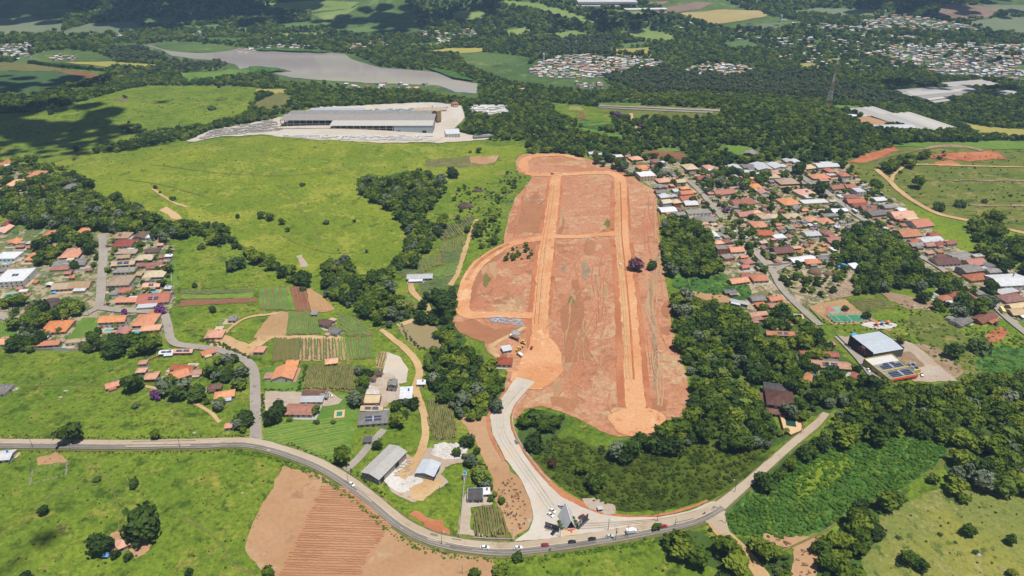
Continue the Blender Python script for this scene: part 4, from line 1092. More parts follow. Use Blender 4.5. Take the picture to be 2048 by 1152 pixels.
RT = [(1326,362,28,10,'o','h'),(1291,350,36,15,'w','f',dict(st=2)),(1264,344,26,9,'g','f'),(1284,335,24,8,'o','h'),(1234,329,16,7,'o','g'),(1195,318,16,6,'t','h'),(1271,318,26,9,'o','h'),
 (1184,307,14,6,'w','g'),(1204,309,18,6,'w','f'),(1219,312,16,6,'w','g'),(1236,313,18,7,'w','f'),(1254,313,12,5,'t','g'),(1309,324,12,9,'t','h',S2),(1311,333,20,6,'t','g'),(1324,326,12,8,'w','f',S2),
 (1324,341,28,9,'g','f'),(1379,335,22,11,'y','h'),(1416,335,16,8,'o','h'),(1359,364,20,10,'y','g',dict(st=2)),(1369,377,20,7,'o','h'),(1370,387,22,10,'o','g',S2),(1374,396,36,9,'o','g'),(1322,374,18,9,'g','g'),
 (1321,384,20,8,'g','g'),(1326,393,22,10,'w','g'),(1351,382,12,8,'w','f'),(1346,393,16,8,'w','g'),(1330,405,22,12,'y','g',S2),(1350,405,20,12,'y','h',S2),(1380,407,24,10,'w','g'),(1334,420,30,11,'w','g'),
 (1356,429,24,9,'g','g'),(1396,424,44,9,'g','f'),(1404,439,26,12,'g','h'),(1424,439,14,11,'g','f'),(1421,459,20,12,'y','h'),(1424,470,18,13,'w','g'),(1436,486,20,9,'o','h'),(1451,484,22,8,'r','h'),
 (1441,497,20,12,'g','f',S2),(1471,500,26,11,'o','g'),(1454,514,26,13,'g','f'),(1494,524,26,12,'o','h'),(1489,534,18,8,'o','g'),(1476,562,40,12,'o','g'),(1517,557,28,13,'o','h'),(1494,552,24,8,'t','g'),
 (1404,356,28,9,'r','g'),(1446,385,44,11,'o','g'),(1482,405,46,13,'r','g'),(1509,373,22,9,'o','h'),(1522,383,16,12,'o','g'),(1449,336,18,9,'w','f'),(1469,335,20,9,'w','g'),(1496,346,36,12,'w','g'),
 (1494,333,26,8,'g','g'),(1522,334,28,14,'w','g'),(1469,353,10,6,'w','f'),(1489,429,34,11,'o','g'),(1511,425,22,8,'o','h'),(1526,434,24,14,'y','f'),(1516,450,26,13,'o','h'),(1527,467,26,11,'o','g'),
 (1500,306,26,10,'g','g',dict(rot=-35)),(1551,332,28,13,'w','g'),(1546,346,20,8,'o','h'),(1544,353,22,9,'y','h'),(1573,364,36,11,'y','h'),(1575,322,14,7,'w','g'),(1590,323,14,7,'w','g'),(1616,335,28,9,'y','h'),
 (1651,331,42,9,'w','g'),(1658,342,14,8,'o','h'),(1686,350,18,8,'o','h'),(1638,354,34,9,'o','h'),(1661,350,20,7,'w','f'),(1607,385,38,13,'o','h',dict(solar=4)),(1672,375,32,9,'r','g'),(1698,373,20,7,'o','g'),
 (1715,382,18,11,'w','f',S2),(1575,404,38,16,'o','h'),(1627,404,50,9,'w','f'),(1701,394,26,8,'t','h'),(1708,403,34,9,'o','g'),(1756,399,26,9,'w','g'),(1681,393,16,8,'w','f'),(1716,411,28,9,'k','g'),
 (1733,416,26,9,'t','g',dict(solar=5)),(1751,426,40,12,'g','g'),(1776,413,24,8,'g','g'),(1800,420,18,7,'w','g'),(1583,433,34,11,'y','h'),(1546,434,26,9,'y','h'),(1648,443,32,14,'o','h'),(1621,440,24,11,'o','h'),
 (1658,431,28,7,'g','g'),(1676,421,30,7,'w','g'),(1801,429,44,11,'o','g'),(1797,436,24,7,'o','h'),(1836,447,46,17,'o','g',dict(wall=0,rot=20)),(1813,467,38,14,'t','g'),(1866,471,24,8,'r','g'),(1828,483,26,8,'o','g'),
 (1858,479,48,10,'w','g'),(1833,489,30,9,'g','g'),(1876,488,24,8,'r','h'),(1856,490,18,8,'t','g'),(1898,486,24,8,'t','g'),(1621,468,28,11,'w','g'),(1557,474,24,10,'w','f'),(1653,466,24,11,'t','h'),(1666,480,30,10,'t','g'),
 (1563,501,36,13,'k','g',dict(wall=3)),(1603,519,52,11,'w','g',dict(rot=12,wall=3)),(1623,524,28,10,'o','h'),(1650,515,30,8,'g','f'),(1708,533,20,11,'w','s'),(1888,523,46,13,'k','g'),(1946,525,42,14,'o','g'),(1921,514,48,15,'g','g'),
 (1952,513,22,9,'w','f',S2),(1936,539,44,16,'g','g',dict(wall=2,st=2)),(1951,555,46,13,'t','h'),(1976,532,22,11,'g','g'),(1983,542,24,9,'g','g'),(2013,562,62,22,'w','g',dict(wall=0,st=2,rot=10)),
 (1548,598,28,11,'o','g'),(1541,612,14,11,'o','h'),(1921,592,42,16,'t','h'),(1888,597,28,11,'t','h'),(2021,597,50,15,'t','h'),(2036,612,48,10,'y','g'),(2038,624,44,12,'y','g'),(2011,583,50,11,'w','f'),
 (1921,643,44,14,'g','g',dict(rot=25,wall=0)),(1966,636,54,13,'k','g',dict(rot=25)),(1573,649,16,9,'t','h'),(1541,644,20,11,'t','h'),(1563,668,58,10,'t','g',dict(solar=8,rot=-8)),(1636,709,68,12,'t','g',dict(rot=-5)),
 (1656,730,72,15,'t','g',dict(solar=10,rot=-5)),(1618,757,32,22,'t','h',dict(rot=-50)),(1713,754,26,16,'t','g',dict(rot=-50)),(1661,688,10,8,'t','h'),(1459,584,22,8,'g','g'),(1514,598,26,11,'g','g'),(1521,611,18,11,'o','h'),
 (1514,629,36,10,'t','g'),(1511,639,28,8,'t','h'),(1478,605,32,7,'w','g',dict(rot=-30)),
 (905,265,26,13,'w','f',dict(st=2)),(965,273,36,5,'g','g'),(910,208,14,6,'o','h',S2),(880,213,30,6,'w','g'),(860,220,60,6,'y','g')]
houses(LEFT, pdir((100,640),(160,636)), 3)
houses(MID, 0.02, 4)
aR = pdir((1621,366),(1711,430))
aR2 = aR + math.pi / 2 if abs(math.sin(aR)) > abs(math.cos(aR)) else aR
houses(RT, aR2, 5, 6)

# small outbuildings wedged between the houses
def outbuildings(poly, spacing, prob, ang, seed):
    r = random.Random(seed); wp = world_poly(poly, 20, 0, 1); lo, hi = wp.min(0), wp.max(0)
    y = lo[1]
    while y < hi[1]:
        x = lo[0]
        while x < hi[0]:
            qx, qy = x + r.uniform(-.4, .4) * spacing, y + r.uniform(-.4, .4) * spacing; x += spacing
            if r.random() > prob or not pip(np.array([qx]), np.array([qy]), wp)[0]: continue
            w, d = r.uniform(4, 8), r.uniform(3.5, 5.5)
            if any(math.hypot(qx - h['x'], qy - h['y']) < .42 * (h['w'] + h['d']) / 1.3 + 3.5 for h in HOUSES): continue
            if any((c - (qx, qy)).__pow__(2).sum(1).min() < (hw + 4) ** 2 for c, hw in ROADS): continue
            house(qx, qy, w, d, ang + r.choice((0, 0, math.pi / 2)) + R(r.uniform(-5, 5)), r.choice('wgttooyg'), r.choice('sssgf'), r, name='outbuilding', cat='outbuilding')
        y += spacing
ROOF['s'] = roof_mat('pale_grey_metal_sheets', alb(206,200,192), alb(192,186,178), 0.9)
ROOF['l'] = roof_mat('bluish_white_metal_sheets', alb(222,230,238), alb(208,216,226), 0.9)
outbuildings([(1325,345),(1440,335),(1690,335),(1750,390),(1830,440),(1890,485),(1800,480),(1700,470),(1680,500),(1640,530),(1540,560),(1500,560),(1440,500),(1400,440),(1330,425)], 10.5, .72, aR2, 31)
outbuildings([(0,505),(60,480),(190,480),(200,560),(140,590),(0,600)], 15, .3, pdir((100,640),(160,636)), 32)
outbuildings([(225,480),(340,480),(340,600),(225,610)], 10.5, .6, pdir((100,640),(160,636)), 33)
outbuildings([(1850,500),(1960,510),(2048,560),(2048,640),(1960,600),(1900,560)], 11, .65, aR2, 34)

# ------------------------------------------------------------------ special buildings
def shed(label, pc, L, Wd, rz, h, roofm, wallm, open_side=True):
    g = G1(*pc); z = g.z
    e = empty('shed', (g.x, g.y, z), rz, label, 'shed')
    rise = Wd * 0.13
    gable_walls(L, Wd, h, rise).build('wall', wallm, e)
    gable_roof(L, Wd, h + 0.03, rise, 0.6, 0.5).build('roof', roofm, e)
    for i in range(5):
        unit_part('window', M['glass'], e, (-L / 2 - 0.03, -Wd/2 + (i + .5) * Wd / 5, h - 0.7), (0.1, 1.6, 0.9))
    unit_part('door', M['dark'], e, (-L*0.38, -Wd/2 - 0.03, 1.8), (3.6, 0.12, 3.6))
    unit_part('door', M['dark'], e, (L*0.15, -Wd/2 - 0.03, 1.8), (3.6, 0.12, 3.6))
    HOUSES.append(dict(o=e, x=g.x, y=g.y, w=L, d=Wd, rz=rz, lab=label))
    return e
shed('long grey metal-roofed shed beside the stone yard and the curving road', (770,936), 27, 12.5, pdir((742,945),(785,905)), 5.0, ROOF['s'], WALL[2])
shed('white metal-roofed open shed in the middle of the white stone yard', (857,946), 11.5, 11, pdir((845,955),(860,928)), 4.0, ROOF['l'], WALL[2])

# pale house with grey corrugated roof behind the driveway wall
g = G1(951, 996)
e = empty('house', (g.x, g.y, g.z), 0.03, 'pale blue house with grey corrugated roof behind the small maize plot', 'house')
mb = MB(); mb.box(-4.6, 4.6, -4.2, 4.2, -1, 3.0); mb.build('wall', WALL[4], e)
pb = MB()
for a in ((-4.6, 4.6, 3.95, 4.2), (-4.6, -4.3, -4.2, 3.95), (4.3, 4.6, -4.2, 3.95)): pb.box(*a, 3.002, 3.9)
pb.build('parapet', WALL[4], e)
MB().add([(-4.2,-4.5,3.05),(4.2,-4.5,3.05),(4.2,3.9,3.7),(-4.2,3.9,3.7),(-4.2,-4.5,3.15),(4.2,-4.5,3.15),(4.2,3.9,3.8),(-4.2,3.9,3.8)],
         [(3,2,1,0),(4,5,6,7),(0,1,5,4),(1,2,6,5),(2,3,7,6),(3,0,4,7)]).build('roof', ROOF['m'], e)
for x in (-2.8, 0, 3.2): unit_part('window', M['glass'], e, (x, -4.23, 1.7), (1.6, .12, 1.1))
unit_part('door', M['dark'], e, (1.4, -4.23, 1.05), (1.0, .12, 2.1))
HOUSES.append(dict(o=e, x=g.x, y=g.y, w=10, d=9, rz=0, lab=1))

# two-storey mansion with brown roofs and a pool terrace
def mansion():
    g = G1(1556, 812); s = 0.36; rz = pdir((1540,800),(1578,806))
    e = empty('house', (g.x, g.y, g.z), R(-14), 'large two-storey mansion with brown tiled roofs above a walled pool terrace', 'house')
    mb = MB(); mb.box(-8, 8, -8, 8, -1, 6.4); mb.build('wall', WALL[0], e)
    hip_roof(16, 16, 6.402, 4.2, 0.9).build('roof', ROOF['b'], e)
    w2 = MB(); w2.box(-8.5, 8, 8.003, 19, -1, 4.2); w2.build('rear_wing', WALL[1], e)
    hip_roof(16.5, 11, 4.202, 2.2, 0.6).build('roof', ROOF['m'], e).location.y = 13.6
    MB().add([(-12.5,-10,2.4),(-8.02,-10,3.6),(-8.02,8,3.6),(-12.5,8,2.4),(-12.5,-10,2.6),(-8.02,-10,3.8),(-8.02,8,3.8),(-12.5,8,2.6)],
             [(3,2,1,0),(4,5,6,7),(0,1,5,4),(1,2,6,5),(2,3,7,6),(3,0,4,7)]).build('porch_roof', ROOF['b'], e)
    MB().add([(-8,-13,2.3),(8,-13,2.3),(8,-8.02,3.6),(-8,-8.02,3.6),(-8,-13,2.5),(8,-13,2.5),(8,-8.02,3.8),(-8,-8.02,3.8)],
             [(3,2,1,0),(4,5,6,7),(0,1,5,4),(1,2,6,5),(2,3,7,6),(3,0,4,7)]).build('veranda_roof', ROOF['b'], e)
    for x in (-7.5, -2.5, 2.5, 7.5): unit_part('column', WALL[0], e, (x, -12.5, 1.15), (.5, .5, 2.3))
    for x in (-5.5, 0, 5.5):
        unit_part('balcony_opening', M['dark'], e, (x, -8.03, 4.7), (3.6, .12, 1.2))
        unit_part('window', M['glass'], e, (x, -8.03, 1.6), (2.2, .12, 1.6))
    for y in (-5, 0, 5): unit_part('window', M['glass'], e, (8.03, y, 4.8), (.12, 1.5, 1.2))
    HOUSES.append(dict(o=e, x=g.x, y=g.y + 4, w=20, d=30, rz=0, lab=1))
    # terrace with its own pool
    p = G1(1580, 846)
    t = empty('pool_terrace', (p.x, p.y, p.z), R(-14), 'walled sand-coloured terrace with dark green pool below the mansion', 'terrace')
    MB().prism([(-6.5,10),(-5,-9),(-1,-14),(7,-7),(6.5,10)], -1.5, 1.0).build('deck', M['sandstone'], t)
    wl_ = MB(); pts = [(-6.5,10),(-5,-9),(-1,-14),(7,-7),(6.5,10)]
    for a, b in zip(pts[:-1], pts[1:]):
        d = Vector((b[0]-a[0], b[1]-a[1], 0)); n = Vector((d.y, -d.x, 0)).normalized() * .12
        q = [(a[0]-n.x,a[1]-n.y),(b[0]-n.x,b[1]-n.y),(b[0]+n.x,b[1]+n.y),(a[0]+n.x,a[1]+n.y)]
        wl_.prism(q, 1.002, 1.9)
    wl_.build('parapet', M['brick'], t)
    MB().box(-2.8, 3.2, -4.5, 4.5, 1.003, 1.06).build('pool_water', M['pool_dark'], t)
M['sandstone'] = flat_mat('sandstone_paving', alb(232,196,150), 0.85, 0.08)
M['brick'] = flat_mat('orange_brick', alb(196,120,84), 0.85, 0.12, 1.5)
M['pool_dark'] = water_mat('dark_green_pool_water', (0.02, 0.07, 0.05), 0.1, 0.4)
M['pool'] = water_mat('turquoise_pool_water', alb(110,200,214), 0.12, 0.4)
M['pool_green'] = water_mat('green_pool_water', alb(60,150,120), 0.12, 0.4)
mansion()

# black-clad warehouse with red frame emblem
def warehouse():
    fl, fr, bl = G1(1729, 722), G1(1791, 712), G1(1703, 690)
    c = G1(1750, 706); rz = pdir((1729,722),(1791,712)); L = (fr - fl).length; Dp = 25.0
    e = empty('warehouse', (c.x, c.y + 2, c.z), rz, 'black-clad warehouse with white metal roof and red emblem', 'warehouse')
    h = 8.0; W, D = L / 2, Dp / 2
    blk = flat_mat('black_cladding', (0.02, 0.02, 0.022), 0.5, 0.1); gry = flat_mat('grey_cladding', alb(108,106,106), 0.6, 0.06)
    MB().box(-W, -W + .4, -D, D, -1, h + 1.2).build('side_wall', blk, e)
    MB().box(W - .4, W, -D, D, -1, h + 1.2).build('side_wall', blk, e)
    MB().box(-W + .4, W - .4, -D, -D + .4, -1, h).build('front_wall', gry, e)
    MB().box(-W + .4, W - .4, D - .4, D, -1, h).build('rear_wall', gry, e)
    gable_roof(2 * W - 0.82, Dp, h + .01, 1.0, 0.15, 0.0).build('roof', ROOF['l'], e)
    red = flat_mat('red_sign', (0.55, 0.02, 0.03), 0.5, 0.03)
    x = -W - 0.12
    em = MB()
    em.box(x - .12, x, -6, -5.2, 3.2, 6.8); em.box(x - .12, x, 0.2, 1.0, 3.2, 6.8); em.box(x - .12, x, -5.2, .2, 6.0, 6.8); em.box(x - .12, x, -3.2, -2.2, 4.6, 5.99)
    em.build('emblem', red, e)
    s2 = MB(); s2.box(x - .12, x, -5.0, -1.0, 7.3, 8.3); s2.build('sign', WALL[0], e)
    HOUSES.append(dict(o=e, x=c.x, y=c.y + 2, w=L, d=Dp, rz=rz, lab=1))
    # yellow commercial building with solar rows in front
    g = G1(1780, 746)
    y = empty('shop_building', (g.x, g.y, g.z), rz, 'yellow flat-roofed shop building covered in rows of solar panels', 'shop')
    yel = flat_mat('yellow_render', alb(226,206,120), 0.8, 0.06)
    MB().box(-12, 12, -12, 14, -1, 4.6).build('wall', yel, y)
    MB().box(-11.6, 11.6, 6, 13.6, 4.603, 4.75).build('terrace_roof', WALL[0], y)
    MB().box(-11.6, 11.6, -11.6, 5.7, 4.603, 4.72).build('roof', ROOF['g'], y)
    pb = MB()
    for a in ((-12,12,-12,-11.7),(-12,12,13.7,14),(-12,-11.7,-11.7,13.7),(11.7,12,-11.7,13.7)): pb.box(*a, 4.602, 5.4)
    pb.box(-11.7, 11.7, -3.2, -2.6, 4.73, 5.6)
    pb.build('parapet', yel, y)
    for yy in (-9.6, -7.6, -5.6, 0.2, 2.4, 4.6):
        o = link('solar_panel', UNIT.mesh('solar_panel', M['solar']), y, (1, yy, 5.2)); o.rotation_euler = (R(12), 0, 0); o.scale = (17 if yy < 4 else 9, 1.7, .07)
    MB().box(12.003, 20, -6, 2, -1, 3.6).build('annex', yel, y)
    o = link('solar_panel', UNIT.mesh('solar_panel', M['solar']), y, (16, -2, 4.0)); o.rotation_euler = (R(8), 0, 0); o.scale = (7, 6, .07)
    for x2 in (-8, -3, 2, 7): unit_part('window', M['glass'], y, (x2, -12.03, 2.2), (2.4, .12, 1.4))
    MB().box(-11, 11, -12.6, -12.003, 3.4, 4.3).build('sign', red, y)
    for yy in (-6, 0, 6): unit_part('window', M['glass'], y, (-12.03, yy, 2.2), (.12, 2.0, 1.4))
    HOUSES.append(dict(o=y, x=g.x, y=g.y, w=34, d=28, rz=rz, lab=1))
warehouse()

# precast concrete factory on the rise behind the hill
def factory():
    a, b = G1(548, 262), G1(868, 268)
    rz = math.atan2(b.y - a.y, b.x - a.x); L = (b - a).length; Dp = 78.0
    m = (a + b) / 2; z = min(a.z, b.z)
    e = empty('factory', (m.x, m.y, z), rz, 'huge grey-roofed open-fronted precast concrete factory behind the pasture hill', 'factory')
    h = 12.0; W = L / 2
    lo_, hi_ = -W, W
    def slab(name, x0, x1, y0, y1, z0, z1, mat):
        mb = MB(); t = .5
        mb.add([(x0,y0,z0),(x1,y0,z0),(x1,y1,z1),(x0,y1,z1),(x0,y0,z0+t),(x1,y0,z0+t),(x1,y1,z1+t),(x0,y1,z1+t)],
               [(3,2,1,0),(4,5,6,7),(0,1,5,4),(1,2,6,5),(2,3,7,6),(3,0,4,7)])
        return mb.build(name, mat, e)
    froof = roof_mat('mottled_factory_roof', alb(178,172,166), alb(210,202,192), 2.0)
    slab('roof', -W * 0.30, W * 0.99, 0, 24, h, h + 1.6, ROOF['s'])
    slab('roof', -W * 0.98, W * 0.99, 24.01, 56, h + 1.7, h + 3.2, froof)
    slab('roof', -W * 0.95, W * 0.93, 56.01, Dp, h + 3.3, h + 2.6, ROOF['g'])
    slab('roof', -W * 0.72, 0, Dp + .01, Dp + 18, h + 3.0, h + 2.4, ROOF['l'])
    n = 24
    cols = UNIT.mesh('column', M['concrete'])
    for i in range(n + 1):
        x = -W * 0.97 + i * (W * 1.94) / n
        if x < W * 0.5:
            y0 = 1 if x > -W * 0.3 else 26
            o = link('column', cols, e, (x, y0, (h + (0 if y0 == 1 else 1.5)) / 2)); o.scale = (.9, .9, h + (0 if y0 == 1 else 1.5))
        o = link('column', cols, e, (x, 44, h / 2 + .8)); o.scale = (.9, .9, h + 1.4)
    MB().box(-W * .97, W * .5, 1.5, 2.1, h * .62, h * .72).build('beam', M['concrete'], e)
    MB().box(-W * .97, W * .5, 26.6, 27.2, h * .62, h * .72).build('beam', M['concrete'], e)
    MB().box(W * .5, W * .985, .5, 1.0, -2, h).build('wall_panel', WALL[4], e)
    MB().box(W * .975, W * .985, 1.01, 40, 4, h).build('wall_panel', M['concrete'], e)
    MB().box(-W * .97, W * .97, Dp - 2, Dp - 1, -2, h + 3).build('rear_wall', flat_mat('grey_block_wall', alb(120,116,112), .9), e)  # rear wall in a plain darker grey
    for x in (W * .56, W * .88): unit_part('door', M['dark'], e, (x, .44, 2.4), (6, .12, 5.2))
    HOUSES.append(dict(o=e, x=m.x - 40 * math.sin(rz), y=m.y + 42, w=L + 40, d=125, rz=rz, lab=1))
    for k, (px, py) in enumerate(((876,238),(880,237))):
        g = G1(px, py + 8)
        s = empty('silo', (g.x, g.y, g.z), 0, ['tan silo beside the factory, the one touching its roof edge', 'tan silo beside the factory, the one on the road side'][k], 'silo')
        MB().tube((0,0,4),(0,0,19),2.6,n=14).build('tank', flat_mat('tan_silo_metal', alb(196,168,120), .6), s)
        MB().tube((0,0,1),(0,0,4),.6,2.6,n=14).build('hopper', M['steel'], s)
        for i in range(4):
            c, d = math.cos(i * 1.571 + .78) * 2.2, math.sin(i * 1.571 + .78) * 2.2
            MB().tube((c, d, -1), (c, d, 5), .18).build('leg', M['steel'], s)
sheet('factory_yard', [(372,284),(420,262),(480,250),(550,238),(640,215),(860,205),(925,212),(930,235),(905,262),(960,275),(1000,278),(900,285),(760,286),(620,280),(520,270),(440,274),(385,285)], 'gravel', 3.0, wob=1)
strip('service_road', [(862,283),(885,272),(895,258),(903,245),(910,235)], 11, 'gravel', 5)
factory()
# stacked slabs in the factory's yards: what nobody could count
def slabs(name, poly, n, sx, sy, sz, mat, label, seed, layer=3.0):
    r = np.random.default_rng(seed); wp = world_poly(poly, 10, 0, 1)
    lo, hi = wp.min(0), wp.max(0); mb = MB(); k = 0; a = pdir((560,268),(860,270))
    while k < n:
        x, y = r.uniform(lo[0], hi[0]), r.uniform(lo[1], hi[1])
        if not pip(np.array([x]), np.array([y]), wp)[0]: continue
        k += 1
        w, d, h = sx * r.uniform(.5, 1.4), sy * r.uniform(.6, 1.3), sz * r.uniform(.4, 1.5)
        z = float(gz(x, y, layer)); t = a + (math.pi / 2 if r.random() < .2 else 0) + r.normal(0, .05)
        c, s = math.cos(t), math.sin(t)
        q = [(x + u * c - v * s, y + u * s + v * c) for u, v in ((-w/2,-d/2),(w/2,-d/2),(w/2,d/2),(-w/2,d/2))]
        mb.prism(q, z - .3, z + h)
    o = mb.build(name, mat); tag(o, label, 'concrete stacks', kind='stuff'); return o
slabs('concrete_stacks', [(395,282),(430,262),(550,240),(560,262),(520,268),(440,272)], 170, 9, 2.2, 1.6, WALL[2], 'rows of pale precast slabs stacked in the yard beside the factory', 1)
slabs('concrete_stacks', [(545,271),(700,273),(860,274),(830,283),(700,282),(600,277)], 170, 10, 2.0, 1.5, WALL[0], 'pale precast beams laid out in front of the factory', 2)
slabs('concrete_stacks', [(720,222),(860,218),(870,226),(800,227),(730,228)], 90, 6, 2.5, 2.5, WALL[4], 'bluish stacks of concrete pieces behind the factory roof', 3)
slabs('concrete_stacks', [(940,218),(1010,216),(1012,232),(985,235),(945,230)], 60, 12, 6, 4, WALL[0], 'white block stacks in the clearing behind the factory road', 4)
sheet('factory_yard', [(938,214),(1000,212),(1015,225),(1005,235),(975,236),(940,228)], 'gravel', 3, wob=1)

# greenhouses / long sheds on the right
def longshed(label, px, py, L, Dp, rz, bays, roofm, h=4.5):
    g = G1(px, py); e = empty('greenhouse', (g.x, g.y, g.z), rz, label, 'greenhouse')
    for i in range(bays):
        y = (i - (bays - 1) / 2) * Dp / bays
        o = gable_roof(L, Dp / bays - .04, h, 1.1, 0.0, 0.2).build('roof_bay', roofm, e); o.location.y = y
    MB().box(-L/2, L/2, -Dp/2 + .1, -Dp/2 + .4, -1, h - .01).build('wall', WALL[2], e)
    MB().box(-L/2, L/2, Dp/2 - .4, Dp/2 - .1, -1, h - .01).build('wall', WALL[2], e)
    for sx in (-1, 1): MB().box(sx*(L/2-.15)-.15, sx*(L/2-.15)+.15, -Dp/2 + .41, Dp/2 - .41, -1, h - .01).build('end_wall', WALL[2], e)
    HOUSES.append(dict(o=e, x=g.x, y=g.y, w=L, d=Dp, rz=rz, lab=1)); return e
aG = pdir((1755,235),(1850,262)); aG2 = pdir((1790,232),(1850,232))
longshed('grey-roofed greenhouse block nearest the dirt yard in the right woods', 1738, 229, 50, 60, aG, 5, ROOF['s'])
longshed('long grey-roofed greenhouse running downhill to the dark hedge', 1828, 250, 100, 75, aG, 6, ROOF['s'])
longshed('low white-roofed building behind the dark hedge of the greenhouses', 1785, 259, 58, 20, 0.05, 1, ROOF['w'])
longshed('small white hut at the end of the greenhouse dirt yard', 1696, 236, 22, 14, -0.4, 1, ROOF['w'])
sheet('dirt_yard', [(1708,240),(1735,232),(1770,240),(1790,252),(1760,255),(1715,250)], 'tan_soil', 3)
for k, (px, py, L, D_, lab) in enumerate([(1855,190,90,70,'far grey greenhouse block with many bays among dark trees'),(1935,172,110,45,'farthest pale greenhouse below the white town'),
        (1905,186,90,50,'far grey greenhouse lying behind the many-bayed block'),(1822,187,35,22,'far small shed at the head of the red track'),(1818,193,26,40,'far narrow grey shed beside the red track'),
        (1868,202,40,12,'far thin shed, the upper of two pale strips'),(1878,207,40,12,'far thin shed, the lower of two pale strips'),(2010,190,40,25,'far grey shed at the edge of the dark wood')]):
    longshed(lab, px, py, L, D_, aG2 + (0.0 if k < 3 else 0.1), 3 if L > 60 else 1, ROOF['s'])
longshed('pale plastic tunnels on the farthest hillside', 1212, 4, 170, 90, 0.0, 5, ROOF['w'])
longshed('pale plastic tunnel below the farthest tunnels', 1195, 14, 120, 40, 0.0, 2, ROOF['w'])
longshed('long low white farm sheds beside the brown far field', 1290, 21, 120, 30, 0.1, 2, ROOF['w'])
# ------------------------------------------------------------------ foliage
def leaf_mat(name, stops, trans=0.25):
    t = NT(name)
    oi = t.node('ShaderNodeObjectInfo').outputs['Random']
    p = t.node('ShaderNodeTexCoord').outputs['Object']
    n = t.noise(p, 0.55, 3, 0.7)
    f = t.math('ADD', t.math('MULTIPLY', oi, 0.72), t.math('MULTIPLY', n, 0.5))
    f = t.math('SUBTRACT', f, 0.12)
    col = t.ramp(f, stops)
    t.color(col).rough(0.75, 0.2)
    tr = t.node('ShaderNodeBsdfTranslucent'); t.l.new(col, tr.inputs['Color'])
    mx = t.node('ShaderNodeMixShader'); mx.inputs[0].default_value = trans
    t.l.new(t.b.outputs[0], mx.inputs[1]); t.l.new(tr.outputs[0], mx.inputs[2])
    t.l.new(mx.outputs[0], t.n['Material Output'].inputs['Surface'])
    return t.mat
LEAF = leaf_mat('broadleaf_foliage', [(0.0, alb(82,108,36)), (0.35, alb(106,134,38)), (0.6, alb(130,154,44)), (0.85, alb(164,178,60)), (1.0, alb(172,178,92))], 0.36)
LEAFD = leaf_mat('dark_foliage', [(0.0, alb(64,88,36)), (0.6, alb(84,112,42)), (1.0, alb(110,136,52))], 0.32)
LEAFE = leaf_mat('eucalyptus_foliage', [(0.0, alb(104,122,80)), (0.6, alb(128,144,92)), (1.0, alb(152,162,112))], 0.4)
LEAFB = leaf_mat('shrub_foliage', [(0.0, alb(80,102,56)), (0.5, alb(102,128,62)), (1.0, alb(142,152,90))], 0.3)
LEAFP = leaf_mat('purple_blossom', [(0.0, alb(112,72,118)), (0.5, alb(158,96,168)), (1.0, alb(182,120,190))])
LEAFM = leaf_mat('mauve_brown_blossom', [(0.0, alb(112,72,76)), (0.5, alb(138,92,98)), (1.0, alb(158,112,120))])
LEAFR = leaf_mat('red_blossom', [(0.0, alb(190,84,50)), (1.0, alb(214,104,60))])
LEAFG = leaf_mat('tall_grass_blades', [(0.0, alb(72,94,24)), (0.5, alb(94,114,30)), (0.8, alb(128,138,46)), (1.0, alb(172,166,84))], 0.4)
LEAFW = leaf_mat('lush_weed_leaves', [(0.0, alb(96,142,48)), (0.5, alb(122,168,56)), (1.0, alb(166,192,66))], 0.42)
LEAFA = leaf_mat('withered_plants', [(0.0, alb(92,70,56)), (1.0, alb(150,116,84))])
BARK = flat_mat('grey_brown_bark', alb(120,100,82), 0.9, 0.2, 2)

import bmesh
def ico(sub):
    bm = bmesh.new(); bmesh.ops.create_icosphere(bm, subdivisions=sub, radius=1)
    v = np.array([x.co[:] for x in bm.verts]); f = [tuple(q.index for q in p.verts) for p in bm.faces]
    bm.free(); return v, f
ICO1, ICO2 = ico(1), ico(2)

def crown_mesh(name, seed, mat, rad=1.0, height=1.0, lobes=9, cards=26, card=0.20, flatness=0.8, low=False, shape='round'):
    """a crown of unit radius whose lowest leaves start at z=0"""
    r = np.random.default_rng(seed); mb = MB()
    cs = []
    for i in range(lobes):
        a = r.uniform(0, 2 * math.pi); q = math.sqrt(r.uniform(0.02, 1)) * 0.62
        zc = r.uniform(0.25, 0.95)
        if shape == 'round': q *= math.sqrt(max(0.1, 1 - (max(0, zc - .45) / .62) ** 2))
        if shape == 'tall': q *= 0.75
        cs.append((q * math.cos(a) * rad, q * math.sin(a) * rad, zc * height * 0.8, r.uniform(0.30, 0.48)))
    cs[0] = (0, 0, height * 0.55, 0.55)
    sv, sf = (ICO1 if not low else ICO1)
    for x, y, z, s in cs:
        n = r.normal(0, 0.16, len(sv))
        pts = sv * (s * (0.86 + n))[:, None] * np.array([1, 1, flatness]) + np.array([x, y, z])
        mb.add(pts.tolist(), sf)
        if low: continue
        for _ in range(cards):
            d = r.normal(0, 1, 3); d[2] = d[2] * 0.8 + 0.35; d /= np.linalg.norm(d)
            c = np.array([x, y, z]) + d * s * np.array([1, 1, flatness]) * r.uniform(0.85, 1.18)
            nn = d + r.normal(0, 0.55, 3); nn /= np.linalg.norm(nn)
            u = np.cross(nn, [0.3, 0.5, 0.8]); u /= np.linalg.norm(u); w = np.cross(nn, u)
            k = card * r.uniform(0.55, 1.3)
            mb.add([(c + u * k).tolist(), (c + w * k * .8 + nn * k * .25).tolist(), (c - u * k).tolist(), (c - w * k * .8 + nn * k * .1).tolist()], [(0, 1, 2, 3)])
    return mb.mesh(name, mat)

